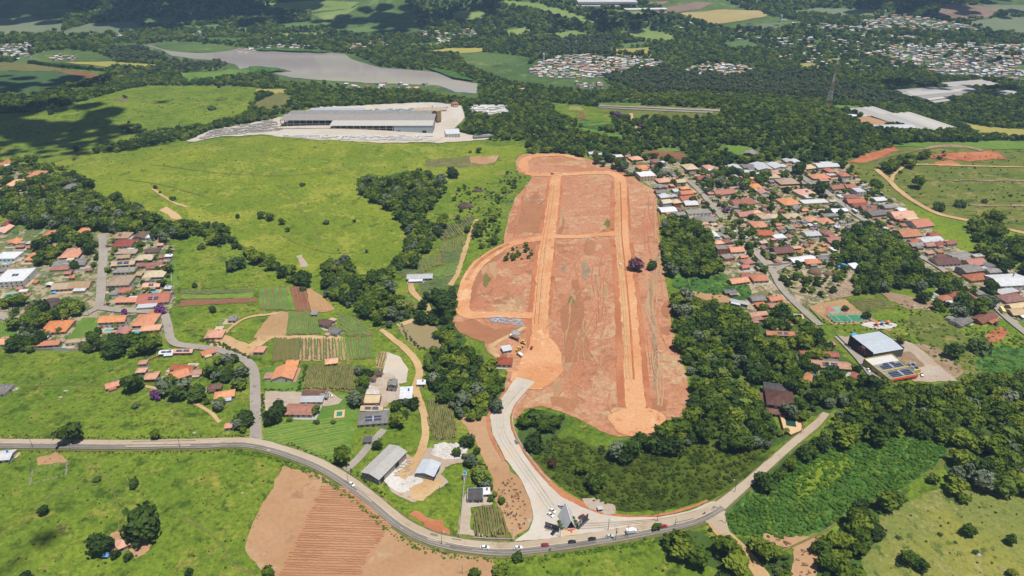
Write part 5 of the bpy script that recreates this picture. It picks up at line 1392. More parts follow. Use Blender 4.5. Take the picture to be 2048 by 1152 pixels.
def trunk_mesh(name, seed, h, r0, limbs=4):
    r = random.Random(seed); mb = MB()
    p = Vector((0, 0, -0.25)); n = 3
    for i in range(n):
        q = Vector((r.uniform(-.04, .04), r.uniform(-.04, .04), h * (i + 1) / n))
        mb.tube(p, q, r0 * (1 - .22 * i), r0 * (1 - .22 * (i + 1)), 6); p = q
    for i in range(limbs):
        a = 6.283 * i / limbs + r.uniform(-.4, .4)
        mb.tube(p - Vector((0, 0, h * .15)), p + Vector((math.cos(a) * .38, math.sin(a) * .38, r.uniform(.25, .45))), r0 * .45, r0 * .15, 5)
    return mb.mesh(name, BARK)

# each kind: crown meshes (unit radius), trunk, height of the crown's base as a share of the radius
KINDS = {}
def kind(key, name, mat, seeds, base, **kw):
    KINDS[key] = dict(name=name, base=base, crowns=[crown_mesh('crown', s, mat, **kw) for s in seeds],
                      lows=[crown_mesh('crown', s + 50, mat, low=True, **kw) for s in seeds],
                      trunks=[trunk_mesh('trunk', s, base + 0.45, 0.085) for s in seeds[:2]])
kind('b', 'broadleaf_tree', LEAF, [1, 2, 3, 4, 5, 6], 0.45, lobes=10, height=1.25)
kind('d', 'dense_tree', LEAFD, [11, 12, 13], 0.3, lobes=12, height=1.35)
kind('e', 'eucalyptus_tree', LEAFE, [21, 22], 1.0, lobes=9, height=2.2, shape='tall')
kind('u', 'shrub', LEAFB, [31, 32, 33], 0.02, lobes=7, height=0.85, flatness=0.7)
kind('l', 'pale_green_tree', leaf_mat('pale_green_foliage', [(0.0, alb(116,144,58)), (0.5, alb(144,168,66)), (1.0, alb(178,190,92))], 0.4), [81, 82, 83], 0.4, lobes=8, height=1.1)
kind('s', 'silvery_tree', leaf_mat('grey_green_foliage', [(0.0, alb(112,128,96)), (0.6, alb(138,152,116)), (1.0, alb(170,176,146))], 0.3), [84, 85], 0.5, lobes=8, height=1.15)
kind('p', 'purple_flowering_tree', LEAFP, [41], 0.3, lobes=9, height=1.2)
kind('m', 'mauve_flowering_tree', LEAFM, [42], 0.35, lobes=12, height=1.3)
kind('r', 'red_flowering_tree', LEAFR, [43], 0.4, lobes=8, height=1.1)
kind('g', 'grass_clump', LEAFG, [71, 72, 73], 0.0, lobes=6, height=0.5, flatness=0.55, cards=16, card=0.16)
kind('w', 'weed_clump', LEAFW, [74, 75, 76], 0.0, lobes=7, height=0.6, flatness=0.6, cards=18, card=0.18)
# palms
def palm_crown(seed):
    r = random.Random(seed); mb = MB()
    for i in range(13):
        a = 6.283 * i / 13 + r.uniform(-.15, .15); up = r.uniform(.1, .6); L = r.uniform(.85, 1.1)
        ca, sa = math.cos(a), math.sin(a); prev = None
        for k in range(5):
            t = k / 4; rr_ = L * t; z = up * t * 1.4 - 1.1 * t * t * (1 - .4 * up) ; w = .13 * math.sin(.35 + 2.4 * t) + .01
            cur = [(ca*rr_ - sa*w, sa*rr_ + ca*w, z - .05), (ca*rr_, sa*rr_, z + .04), (ca*rr_ + sa*w, sa*rr_ - ca*w, z - .05)]
            if prev: mb.add(prev + cur, [(0,1,4,3),(1,2,5,4)])
            prev = cur
    return mb.mesh('crown', LEAF)
KINDS['a'] = dict(name='palm_tree', base=2.0, crowns=[palm_crown(1), palm_crown(2)], lows=[palm_crown(3)], trunks=[MB().tube((0,0,-.3),(0.05,0,2.05),.09,.06,6).mesh('trunk', BARK)])
# cypress
def cypress():
    r = np.random.default_rng(9); mb = MB(); v, f = ICO2
    pts = v * (0.9 + r.normal(0, .12, len(v)))[:, None]; t = (pts[:, 2] + 1) / 2
    pts = np.column_stack([pts[:, 0] * (1.05 - .75 * t), pts[:, 1] * (1.05 - .75 * t), t * 6.5])
    return mb.add(pts.tolist(), f).mesh('crown', LEAFD)
KINDS['c'] = dict(name='cypress_tree', base=0.1, crowns=[cypress()], lows=[cypress()], trunks=[MB().tube((0,0,-.3),(0,0,1),.12,.1,6).mesh('trunk', BARK)])

def tuft_mesh(name, seed, mat, n=16, h=1.0, spread=0.9):
    r = random.Random(seed); mb = MB()
    for i in range(n):
        a, q = r.uniform(0, 6.283), math.sqrt(r.random()) * spread
        x, y = q * math.cos(a), q * math.sin(a); b = r.uniform(0, 6.283); w = r.uniform(.14, .3); hh = h * r.uniform(.5, 1.15)
        lx, ly = r.uniform(-.35, .35), r.uniform(-.35, .35)
        c, s = math.cos(b) * w, math.sin(b) * w
        mb.add([(x-c,y-s,-.1),(x+c,y+s,-.1),(x+c*.8+lx,y+s*.8+ly,hh),(x-c*.8+lx,y-s*.8+ly,hh*.92)], [(0,1,2,3)])
        mb.add([(x+lx-c,y+ly-s,hh*.9),(x+lx+s,y+ly-c,hh*.7),(x+lx+c,y+ly+s,hh),(x+lx-s,y+ly+c,hh*.8)], [(0,1,2,3)])
    return mb.mesh(name, mat)

# ------------------------------------------------------------------ instanced masses
SC_COL = {}
def proto_objs(key):
    """instance sources, kept out of the scene"""
    if key in SC_COL: return SC_COL[key]
    col = bpy.data.collections.new('sources_' + key)
    if key in KINDS:
        k = KINDS[key]
        for cm in k['lows' if False else 'crowns']:
            me = cm.copy()
            off = np.empty(len(me.vertices) * 3, 'f'); me.vertices.foreach_get('co', off); off[2::3] += k['base']; me.vertices.foreach_set('co', off)
            col.objects.link(bpy.data.objects.new('source', me))
    else:
        for me in TUFTS[key]: col.objects.link(bpy.data.objects.new('source', me))
    SC_COL[key] = col
    return col
TUFTS = {'dry': [tuft_mesh('tuft', s, LEAFA, 9, .7, .8) for s in (7, 8)]}

def instancer(name, key, pts, scale, rot, label, cat):
    if len(pts) == 0: return
    col = proto_objs(key)
    me = bpy.data.meshes.new(name)
    me.from_pydata([tuple(p) for p in pts.tolist()], [], [])
    for an, dat in (('tree_scale', scale), ('tree_rot', rot)):
        a = me.attributes.new(an, 'FLOAT', 'POINT'); a.data.foreach_set('value', np.asarray(dat, 'f'))
    a = me.attributes.new('tree_pick', 'INT', 'POINT'); a.data.foreach_set('value', rng.integers(0, len(col.objects), len(pts)).astype('i'))
    o = link(name, me)
    ng = bpy.data.node_groups.new('instances_' + key, 'GeometryNodeTree')
    ng.interface.new_socket('Geometry', in_out='INPUT', socket_type='NodeSocketGeometry')
    ng.interface.new_socket('Geometry', in_out='OUTPUT', socket_type='NodeSocketGeometry')
    n, l = ng.nodes, ng.links
    gi, go = n.new('NodeGroupInput'), n.new('NodeGroupOutput')
    iop = n.new('GeometryNodeInstanceOnPoints'); ci = n.new('GeometryNodeCollectionInfo')
    ci.inputs['Collection'].default_value = col; ci.inputs['Separate Children'].default_value = True; ci.inputs['Reset Children'].default_value = True
    def attr(nm, ty):
        a = n.new('GeometryNodeInputNamedAttribute'); a.data_type = ty; a.inputs['Name'].default_value = nm
        return a.outputs['Attribute']
    cx = n.new('ShaderNodeCombineXYZ'); l.new(attr('tree_rot', 'FLOAT'), cx.inputs['Z'])
    l.new(gi.outputs[0], iop.inputs['Points']); l.new(ci.outputs[0], iop.inputs['Instance'])
    iop.inputs['Pick Instance'].default_value = True
    l.new(attr('tree_pick', 'INT'), iop.inputs['Instance Index'])
    l.new(cx.outputs[0], iop.inputs['Rotation']); l.new(attr('tree_scale', 'FLOAT'), iop.inputs['Scale'])
    l.new(iop.outputs[0], go.inputs[0])
    md = o.modifiers.new('instances', 'NODES'); md.node_group = ng
    return tag(o, label, cat, kind='stuff')

# ------------------------------------------------------------------ keep-off tests
def occupied(x, y, pad=1.0):
    bad = np.zeros(x.shape, bool)
    for h in HOUSES:
        dx, dy = x - h['x'], y - h['y']
        c, s = math.cos(h['rz']), math.sin(h['rz'])
        bad |= (np.abs(c * dx + s * dy) < h['w'] / 2 + pad) & (np.abs(-s * dx + c * dy) < h['d'] / 2 + pad)
    return bad
def near_road(x, y, pad=1.5):
    bad = np.zeros(x.shape, bool)
    lo, hi = (x.min() - 20, y.min() - 20), (x.max() + 20, y.max() + 20)
    for c, hw in ROADS:
        m = (c[:, 0] > lo[0]) & (c[:, 0] < hi[0]) & (c[:, 1] > lo[1]) & (c[:, 1] < hi[1])
        for q in c[m]:
            bad |= (x - q[0]) ** 2 + (y - q[1]) ** 2 < (hw + pad) ** 2
    return bad
def in_clear(px, py):
    bad = np.zeros(px.shape, bool)
    for p in CLEAR: bad |= pip(px, py, p)
    return bad

def fill(poly, spacing, rmin, rmax, prob=1.0, lift=0.7, seed=0, avoid_clear=False, keepoff=True, grow=False, pad=1.0):
    """jittered points whose CROWN falls inside the pixel outline -> x, y, z, radius"""
    p = np.asarray(poly, float)
    wp = world_poly(poly, 25, 0, 1)
    lo, hi = wp.min(0) - 25, wp.max(0) + 25
    r = np.random.default_rng(seed + int(abs(p[0][0])) + int(abs(p[0][1])))
    ys = []; y = lo[1]
    while y < hi[1]:
        ys.append(y); y += spacing * (1 + (max(0, y - 1250) / 1300 if grow else 0))
    X, Y = [], []
    for i, y in enumerate(ys):
        sp = spacing * (1 + (max(0, y - 1250) / 1300 if grow else 0))
        a, b = max(lo[0], -0.80 * (y + 120) ), min(hi[0], 0.80 * (y + 120))
        if b <= a: continue
        xs = np.arange(a + (i % 2) * sp / 2, b, sp)
        X.append(xs + r.uniform(-.42, .42, len(xs)) * sp); Y.append(y + r.uniform(-.42, .42, len(xs)) * sp)
    x = np.concatenate(X); y = np.concatenate(Y)
    m = r.random(len(x)) < prob; x, y = x[m], y[m]
    rad = (rmin + (rmax - rmin) * r.random(len(x)) ** 1.5) * (1 + (np.maximum(0, y - 1250) / 1700 if grow else 0))
    z = H(x, y)
    px, py, d = P(x, y, z + rad * lift * 1.3)
    m = pip(px, py, p) & (px > -160) & (px < 2210) & (py > -110) & (py < 1260)
    x, y, z, rad = x[m], y[m], z[m], rad[m]
    if len(x) == 0: return x, y, z, rad
    if avoid_clear:
        bx, by, _ = P(x, y, z)
        m = ~in_clear(bx, by); x, y, z, rad = x[m], y[m], z[m], rad[m]
    if keepoff and len(x):
        m = ~occupied(x, y, pad) & ~near_road(x, y); x, y, z, rad = x[m], y[m], z[m], rad[m]
    return x, y, z, rad

TREES = []     # candidates of the woods: (score, kind, x, y, z, rad, wood)
def wood(name, poly, spacing=6.0, rmin=2.3, rmax=7.6, mix='bbbbbbddlls', prob=1.0, seed=0, floor=True, lift=0.7, **kw):
    if floor: sheet('woodland_floor', poly, 'floor', 1.2, wob=2.0)
    x, y, z, rad = fill(poly, spacing, rmin, rmax, prob, lift, seed, **kw)
    r = np.random.default_rng(seed + 99)
    ks = r.choice(list(mix), len(x)) if len(x) else []
    d = np.sqrt(x * x + y * y + CAM_H ** 2)
    for i in range(len(x)):
        rr_ = rad[i] * (0.6 if ks[i] == 'u' else (0.8 if ks[i] == 'e' else 1))
        TREES.append((rr_ / d[i], ks[i], x[i], y[i], z[i], rr_, name))

W = wood
W('the thick wood in the lower right corner', [(1655,862),(1690,815),(1720,785),(1775,768),(1840,772),(1910,765),(2100,742),(2150,990),(2048,975),(1965,968),(1905,962),(1885,928),(1912,892),(1890,870),(1800,868),(1700,872),(1640,900),(1600,925),(1560,950),(1500,985),(1450,1030),(1447,1010),(1500,965),(1560,920),(1610,885)], mix='bbbbbbbddlls')
W('the wooded slope right of the red earth site', [(1340,590),(1380,590),(1400,605),(1440,605),(1480,620),(1505,650),(1500,680),(1520,690),(1530,740),(1500,760),(1480,740),(1440,745),(1380,745),(1372,720),(1356,690),(1345,640)])
W('the wooded slope below the mansion', [(1378,760),(1400,742),(1460,745),(1490,770),(1525,770),(1530,810),(1560,860),(1600,862),(1560,890),(1480,885),(1420,880),(1380,888),(1310,892),(1240,915),(1232,890),(1260,876),(1310,858),(1384,830),(1386,795)])
W('the grove between the town and the red earth site', [(1322,440),(1350,428),(1395,440),(1420,470),(1440,500),(1448,540),(1400,548),(1340,545),(1326,520)])
W('the wood left of the gravel access road', [(850,705),(900,688),(925,695),(950,712),(990,738),(1012,760),(1014,780),(992,808),(975,832),(935,836),(915,832),(890,795),(862,790),(852,760),(845,725)])
W('the thicket right of the gravel access road', [(1030,845),(1062,816),(1110,826),(1140,840),(1125,862),(1100,880),(1090,905),(1075,915),(1055,910),(1040,885)], mix='bbduu', prob=.85)
W('the scrub belt along the marsh', [(1150,870),(1230,890),(1300,890),(1240,910),(1180,905)], mix='bbud', prob=.55, floor=False)
W('the heart-shaped wood on the pasture hill', [(716,358),(735,352),(762,356),(800,347),(850,344),(886,358),(884,385),(866,402),(850,425),(848,440),(880,448),(890,432),(882,460),(840,478),(812,475),(818,455),(800,430),(772,418),(752,398),(722,382)], mix='bbbbbbddlls')
W('the gully wood above the vineyards', [(822,470),(875,462),(868,480),(846,512),(820,530),(780,545),(785,580),(800,600),(835,615),(850,650),(830,640),(790,650),(760,655),(740,630),(700,610),(650,590),(640,560),(655,525),(690,515),(720,550),(760,545),(790,520)], mix='bbbbbbddlls')
W('the tree belt below the pasture hill', [(350,448),(365,440),(400,448),(430,445),(470,468),(480,490),(520,505),(560,530),(610,550),(620,565),(590,572),(560,545),(500,510),(460,490),(400,468),(360,470)], mix='bbbdu')
W('the wood above the left houses', [(-60,385),(0,395),(60,400),(95,378),(110,352),(150,345),(178,362),(180,380),(205,395),(232,388),(255,402),(285,410),(305,430),(350,446),(358,470),(320,478),(250,465),(215,465),(190,450),(150,455),(100,455),(60,450),(0,430),(-60,420)])
W('the wood beside the causeway', [(840,595),(880,580),(915,570),(918,610),(905,635),(880,645),(858,640)], mix='dd', rmin=4, rmax=6)
W('the pond-side trees', [(850,640),(900,645),(935,680),(925,695),(900,690),(870,668)], mix='bbu', prob=.4)
W('the trees along the lower lane', [(1300,1055),(1320,1050),(1400,1065),(1460,1090),(1490,1120),(1495,1145),(1440,1140),(1380,1115),(1320,1090)], mix='bbbu', prob=.85)
W('the stream-side trees', [(1480,1075),(1530,1085),(1580,1110),(1640,1100),(1690,1040),(1740,1010),(1790,985),(1820,980),(1800,1000),(1760,1030),(1730,1090),(1720,1170),(1630,1170),(1640,1110),(1590,1095),(1580,1170),(1545,1170),(1500,1120)], mix='bbbu')
W('the garden trees around the long farmhouse', [(330,728),(352,725),(352,745),(345,765),(330,765)], mix='b', floor=False)
W('the garden trees by the side road', [(405,740),(440,708),(470,702),(495,720),(506,750),(502,850),(480,870),(470,845),(490,800),(470,770),(430,760)], mix='bbbbbbddlls', prob=.95, floor=False)
W('the garden trees above the meadow', [(165,690),(185,670),(230,660),(262,670),(280,672),(330,672),(330,700),(270,706),(210,708),(170,706)], mix='bbbbbbddlls', prob=.9, floor=False)
W('the trees at the foot of the residential street', [(45,640),(70,610),(110,608),(150,605),(165,600),(172,615),(150,630),(130,640),(105,650),(80,660),(90,690),(40,702),(12,695),(45,665)], mix='bbbbbbddlls', prob=.85, floor=False)
W('the trees in the left gardens', [(-60,590),(20,590),(50,600),(30,625),(-60,620)], mix='bbu', prob=.9, floor=False)
W('the trees between the left houses', [(60,480),(120,460),(180,470),(200,500),(190,530),(120,530),(60,520)], mix='bbbd', prob=.7, floor=False, spacing=6.5)
W('the street trees of the left quarter', [(185,480),(345,480),(345,600),(185,610)], mix='bbua', prob=.5, floor=False, spacing=6, rmin=2, rmax=3.6)
W('the trees of the far left quarter', [(-60,320),(150,330),(170,390),(0,400)], mix='bbu', prob=.55, floor=False, spacing=6.5)
W('the wood in the middle of the town', [(1690,500),(1680,470),(1715,445),(1760,455),(1800,475),(1842,520),(1830,545),(1760,560),(1840,575),(1935,580),(1920,560),(1860,540),(1800,560),(1720,590),(1705,560),(1720,530),(1680,515)])
W('the town trees', [(1320,340),(1700,330),(1780,400),(1830,470),(1700,480),(1680,500),(1700,560),(1640,600),(1560,560),(1520,545),(1450,470),(1400,420)], mix='bbbdua', prob=.5, floor=False, spacing=5.8, rmin=2.0, rmax=4.4)
W('the trees of the upper town', [(1185,305),(1260,312),(1340,330),(1320,360),(1260,348),(1200,328)], mix='bbbbbbddlls', prob=.5, floor=False, spacing=7)
W('the dark trees behind the upper town', [(1400,340),(1500,330),(1540,350),(1510,372),(1440,372),(1400,390),(1410,360)], mix='bbbbbbddlls', prob=.75, floor=False)
W('the garden trees around the terracotta villas', [(1500,610),(1560,600),(1600,640),(1680,690),(1740,765),(1640,800),(1580,790),(1520,760),(1490,700)], mix='bbbda', prob=.62, floor=False, spacing=6)
W('the trees below the terracotta villas', [(1560,790),(1660,780),(1760,770),(1700,800),(1650,830),(1620,835),(1580,830)], mix='bbbbbbddlls', prob=.9)
W('the trees at the right edge of the town', [(1840,590),(1900,575),(2000,560),(2000,590),(1960,625),(1900,625),(1860,612)], mix='bbbbbbddlls', prob=.45, floor=False)
W('the trees below the rough grassland', [(1940,430),(2000,425),(2010,470),(2120,480),(2120,560),(2000,530),(1960,500),(1935,470)], mix='bbbbbbddlls', prob=.75, floor=False)
W('the scrub on the weedy bank', [(905,365),(960,370),(1045,330),(1050,355),(1005,400),(1005,460),(960,500),(930,470),(910,420)], mix='uuub', prob=.4, floor=False, spacing=5, rmin=1.6, rmax=4)
W('the trees on the vineyard bank', [(950,455),(985,430),(1000,470),(975,500),(948,500)], mix='bu', prob=.5, floor=False)
W('the weedy corner on the red earth', [(1005,520),(1020,490),(1050,485),(1068,495),(1062,515),(1030,522)], mix='ub', prob=.8, floor=True, rmin=2, rmax=3.2)
W('the dark scrub on the rough grassland', [(1758,332),(1790,318),(1830,305),(1890,300),(1895,308),(1830,315),(1815,335),(1785,345)], mix='bbu', prob=.8, floor=False)
W('the trees by the stone yards', [(910,870),(950,872),(962,915),(990,960),(985,990),(965,975),(940,930),(905,945),(915,910)], mix='bbbbbbddlls', prob=.9, floor=False)
W('the plants behind the pale blue house', [(975,990),(1000,985),(1010,1010),(990,1015)], mix='ub', floor=False, rmin=1.6, rmax=2.6)
W('the trees along the concrete farmyard', [(715,735),(748,725),(750,745),(730,790),(740,812),(728,830),(705,800),(712,775)], mix='bbbbbbddlls', floor=False)
W('the trees behind the white-roofed barn', [(780,805),(842,800),(842,830),(815,840),(790,850),(775,835)], mix='bbbbbbddlls', prob=.8, floor=False)
W('the trees of the house plot by the side road', [(530,810),(555,800),(568,820),(560,850),(535,860)], mix='d', floor=False, rmin=3.5, rmax=5)
W('the hedge trees of the long farmhouse', [(318,765),(395,768),(450,800),(440,818),(380,800),(330,785)], mix='bbbbbbddlls', prob=.8, floor=False)

# single trees one can point at: (px, py of the crown's middle, crown width in px, kind, label)
SINGLE = [
 (297,1040,80,'d','big dark tree standing over the upper side of the lone orange-roofed house'),(278,1062,66,'d','broad dark tree touching the lone orange-roofed house'),(203,1087,58,'d','round dark tree on the left of the lone orange-roofed house'),
 (232,1107,24,'d','small dark tree right under the lone orange roof, by the blue sheet'),(257,1112,22,'d','small dark tree below the right corner of the lone orange roof'),(92,1019,27,'d','round dark tree alone on the lower left pasture'),
 (270,965,24,'d','small round dark tree alone in the pasture below the road'),(195,956,26,'u','flat dark shrub at the end of the pasture footpath'),(380,1143,20,'d','small dark tree at the bottom edge of the lower left pasture'),(55,1150,30,'d','dark tree cut by the bottom edge below the lower left pasture'),
 (145,862,58,'b','wide sprawling tree on the upper side of the main road'),(312,868,27,'b','round tree against the upper verge of the main road'),(270,766,50,'d','dense dark round tree beside the farmhouse gate'),(272,810,24,'u','grey-green round shrub in the meadow below the purple tree'),
 (313,789,27,'p','purple flowering tree by the farm track'),(395,782,44,'d','dark spreading tree at the bend of the farm track'),(684,908,48,'b','large green tree between the mown meadow and the main road'),(756,890,24,'d','dark tree at the head of the grey shed'),
 (546,832,42,'d','large dark tree beside the farmhouse with the long terracotta roof'),(632,820,24,'b','tree at the right end of the long terracotta roof'),(634,842,18,'u','round shrub left of the small green pool'),(667,843,17,'u','round shrub just below the small green pool'),
 (579,838,16,'u','round shrub in front of the long terracotta-roofed farmhouse'),(735,748,32,'d','dark tree at the corner of the maize field'),(791,812,28,'b','dark round tree below the white-roofed barn'),(829,806,30,'d','dark tree at the right corner of the white-roofed barn'),
 (1271,526,36,'m','mauve-brown flowering tree on the edge of the red earth road'),(1304,530,24,'d','small round green tree beside the mauve flowering tree'),(887,607,58,'d','huge dark tree between the causeway and the red earth road'),
 (1312,1053,22,'b','bushy roadside tree at the top of the lower lane'),(1036,1112,28,'d','dark roadside tree below the white car'),(1100,1098,12,'u','small shrub on the verge near the red car'),
 (1190,962,44,'b','large dark green tree in the marsh meadow'),(1165,935,32,'b','lighter rounded tree beside the big marsh tree'),(1105,925,30,'r0','reddish brown bush at the road edge of the thicket'),
 (950,1145,28,'b','tree cut by the bottom edge at the tip of the ploughed field'),(537,1143,30,'b','tree at the lower left edge of the ploughed field'),(1002,1140,40,'b','leafy tree at the right tip of the ploughed field'),
 (1420,1058,14,'u','low shrub in the grass at the lane junction'),(1935,1055,34,'b','largest grey-green tree in the dry pasture'),(2018,1077,26,'b','round grey-green tree at the right of the dry pasture'),(1880,1068,14,'u','small round bush in the dry pasture below the stream trees'),
 (1912,1084,11,'u','smallest bush beside the largest dry-pasture tree'),(1950,1102,16,'u','bush next to the grey boulder in the dry pasture'),(1797,1074,15,'u','bush at the left of the dry pasture, close to the stream trees'),(1925,994,28,'b','low dark tree on the upper edge of the dry pasture'),
 (1908,967,46,'b','bright round tree at the top corner of the dry pasture'),(1865,955,26,'y','yellow-green round tree at the end of the stream'),(1815,1110,42,'b','broad tree clump low in the dry pasture'),(1840,1128,36,'d','dark tree beside the clump low in the dry pasture'),
 (2022,1142,24,'b','tree at the bottom right corner of the dry pasture'),(1795,1128,16,'u','small dark bush left of the clump low in the dry pasture'),(1748,1060,38,'d','dark round tree at the stream bend'),(1720,1010,34,'d','dark tree at the upper bend of the stream'),
 (1790,995,40,'b','dark tree where the bare patch meets the stream'),(1836,362,30,'b','dark tree alone in the middle of the rough grassland'),(1748,368,30,'b','dark bushy tree on the left part of the rough grassland'),(2020,390,11,'u','small dark bush at the right of the rough grassland'),
 (1968,400,18,'u','pale bush on the lower rough grassland'),(1872,410,32,'u','grey-brown scrub on the lower rough grassland'),(1914,405,30,'u','wide low scrub beside the pale bush on the rough grassland'),
 (1732,630,20,'d','black-green shrub beside the sports court'),(1690,615,16,'b','small tree above the sports court'),(1800,675,26,'b','blue-green bush beside the black warehouse'),(1905,700,40,'b','thick green bush by the deep red soil heap'),(1960,690,60,'u','long thick weed clump right of the deep red soil heap'),
 (470,522,54,'u','wide grey-green thicket in the middle of the left meadow'),(405,491,22,'u','round bush near the top of the left meadow'),(439,490,13,'u','small bush beside the round one on the left meadow'),(390,569,14,'d','dark round bush low on the left meadow'),(426,617,18,'d','dark round bush by the vegetable strips'),
 (524,428,20,'b','leftmost tree of the small row on the pasture hill'),(542,432,20,'b','second tree of the small row on the pasture hill'),(564,441,17,'b','third tree of the small row on the pasture hill'),(576,458,12,'b','lowest tree of the small row on the pasture hill'),
 (605,368,15,'u','lonely grey bush high on the pasture hill'),(476,432,11,'d','small tree on the pasture hill above the tree belt'),(905,343,30,'d','dark round tree below the walled field'),(958,298,16,'b','tree at the wall top above the walled field'),(940,303,10,'u','small bush at the wall top above the walled field'),
 (653,443,20,'u','faint low scrub in the middle of the pasture hill'),(709,441,9,'b','tiny tree in the middle of the pasture hill'),(733,502,9,'d','dark bush beside a pale rock on the pasture hill'),(346,396,16,'u','grey bush by the sandy scar on the pasture hill'),
 (311,374,10,'d','upper dark bush on the sandy scar'),(321,384,7,'d','lower dark bush on the sandy scar'),(149,316,10,'b','small tree on the shaded slope at left'),(152,297,15,'d','dark tree on the shaded ridge at left'),(65,316,30,'b','large dark tree above the far left houses'),(38,320,28,'b','dark tree left of the large one above the far left houses'),
 (250,193,11,'d','small tree on the rock outcrop of the far pasture'),(102,223,15,'d','dark tree at the corner of the far pasture'),(277,251,24,'u','bush group at the lower edge of the far pasture'),(258,244,7,'d','tiny tree beside the bush group of the far pasture'),(422,215,22,'u','flat dark bush on the far pasture'),
 (440,172,11,'d','small dark tree on the crest of the far pasture'),(282,136,11,'d','dark tree beside the far yellow field'),(1268,137,0,'b',''),(1147,254,8,'b','slim tree in the clearing below the highway'),(1236,228,20,'p','magenta flowering tree beside the highway track'),(1282,252,13,'p','small magenta tree beside the lower highway track'),
 (1452,418,18,'p','lilac flowering tree in the town street'),(322,618,26,'p','lilac-flowering tree at the street corner of the left quarter'),(250,623,18,'p','mauve-flowering tree above the two-storey pinkish house'),(1967,219,12,'r','orange-red flowering tree in the far right woods'),(2040,219,12,'r','orange-red flowering tree at the right edge'),
 (205,437,8,'r','orange-red blossom tree in the wood above the left houses'),(92,380,16,'c','cypress beside the red-roofed house on the left'),
 (40,385,7,'c','left of two slim cypresses by the orange-roofed house'),(53,388,7,'c','right of two slim cypresses by the orange-roofed house'),(69,379,12,'c','stout cypress beside the dark red roof'),
 (1497,490,22,'d','round dark tree beside the street below the town grove'),(1476,486,24,'b','broad pale green tree above the town street'),(1952,610,42,'b','large dark tree by the upper right street'),(1680,548,26,'b','dark round tree beside the brown boulders'),(1668,510,24,'b','pale green tree at the concrete yard of the town'),
 (1596,335,30,'d','dark round tree at the top of the main town street'),(1640,372,34,'d','dark round tree over the main town street'),(1725,575,26,'d','dark tree above the stone-strewn slope'),(1540,588,10,'b','small tree beside the town street bend'),
 (1475,745,26,'d','round tree beside the lane below the red earth site'),(1462,735,24,'y','bright yellow-green tree at the small lawn'),(1410,735,22,'b','round tree left of the small lawn'),(1605,710,16,'y','lime-green round tree beside the terracotta villas'),
 (30,645,34,'y','yellow-green leafy tree left of the dark rock slope'),(33,683,40,'d','dark tree at the meadow wall on the far left'),(60,665,30,'d','dark tree left of the orange-roofed bungalow'),(197,661,18,'d','dark tree beside the turquoise pool'),
 (235,690,52,'d','largest dark tree above the meadow edge'),(300,688,44,'b','olive-brown tree above the meadow edge'),(209,706,18,'b','low round tree at the meadow edge'),(96,478,24,'b','tree group above the orange-roofed house on the left'),(258,560,18,'b','tree by the street above the cream houses'),(338,535,26,'b','dark tree at the meadow side of the left quarter'),
 (326,563,22,'b','tree below the sand-coloured roof at the meadow edge'),(285,552,14,'u','silvery round bush between the cream houses'),
]
KTXT = {'b': 'tree', 'd': 'tree', 'u': 'shrub', 'p': 'tree', 'm': 'tree', 'r': 'tree', 'c': 'tree', 'e': 'tree', 'a': 'tree'}
def place_tree(k, x, y, z, rad, label, group=None, seed=0, mat=None):
    K = KINDS[k]; r = random.Random(seed)
    e = empty(K['name'], (x, y, z - 0.15), r.uniform(0, 6.28), label, 'shrub' if k == 'u' else ('palm' if k == 'a' else 'tree'), group)
    e.scale = (rad, rad, rad * r.uniform(0.88, 1.15))
    o = link('crown', r.choice(K['crowns']), e, (0, 0, K['base']))
    if k != 'u': link('trunk', r.choice(K['trunks']), e)
    return e, o
LEAFY = leaf_mat('yellow_green_foliage', [(0.0, alb(104,132,46)), (1.0, alb(140,158,60))])
LEAFO = leaf_mat('reddish_brown_foliage', [(0.0, alb(84,64,40)), (1.0, alb(112,84,50))])
YCROWN = crown_mesh('crown', 61, LEAFY, lobes=10, height=1.2); OCROWN = crown_mesh('crown', 62, LEAFO, lobes=10, height=1.0)
SPOTS = []
for i, (px, py, wpx, k, lab) in enumerate(SINGLE):
    if not lab: continue
    s, sd = mpp(px, py)
    rad = wpx * s / 2
    kk = {'y': 'b', 'r0': 'u'}.get(k, k)
    hc = rad * (KINDS[kk]['base'] + (3.2 if kk == 'c' else 0.55)); 
    if kk == 'c': rad *= 0.8
    g = G1(px, py + hc / s * math.sqrt(1 - sd * sd))
    e, o = place_tree(kk, g.x, g.y, g.z, rad * 0.93, lab, seed=i)
    if k == 'y': o.data = YCROWN
    if k == 'r0': o.data = OCROWN
    SPOTS.append((g.x, g.y, rad))
# palms in the gardens, each told by what it stands beside
PALMS = [(98,662,'palm at the corner of the orange-roofed bungalow'),(120,655,'palm before the eaves of the orange-roofed bungalow'),(232,648,'palm in front of the two-storey pinkish house'),(1553,628,'palm above the long tank of the right gardens'),
 (1566,631,'palm right beside the long blue tank'),(1580,628,'palm at the street side of the long blue tank'),(1592,634,'palm by the lamp at the street bend'),(1474,385,'palm in front of the long orange school roof'),(448,742,'tall palm above the farmhouse pool'),
 (1521,528,'palm at the concrete yard corner'),(1436,440,'palm beside the grey hipped roof in town'),(1452,447,'palm leaning over the upper town street'),(1568,640,'palm at the fence of the terracotta villas'),(1700,300,'palm')]
for i, (px, py, lab) in enumerate(PALMS[:-1]):
    s, sd = mpp(px, py); g = G1(px, py + 6 / s * math.sqrt(1 - sd * sd)); place_tree('a', g.x, g.y, g.z, 2.9, lab, seed=200 + i)

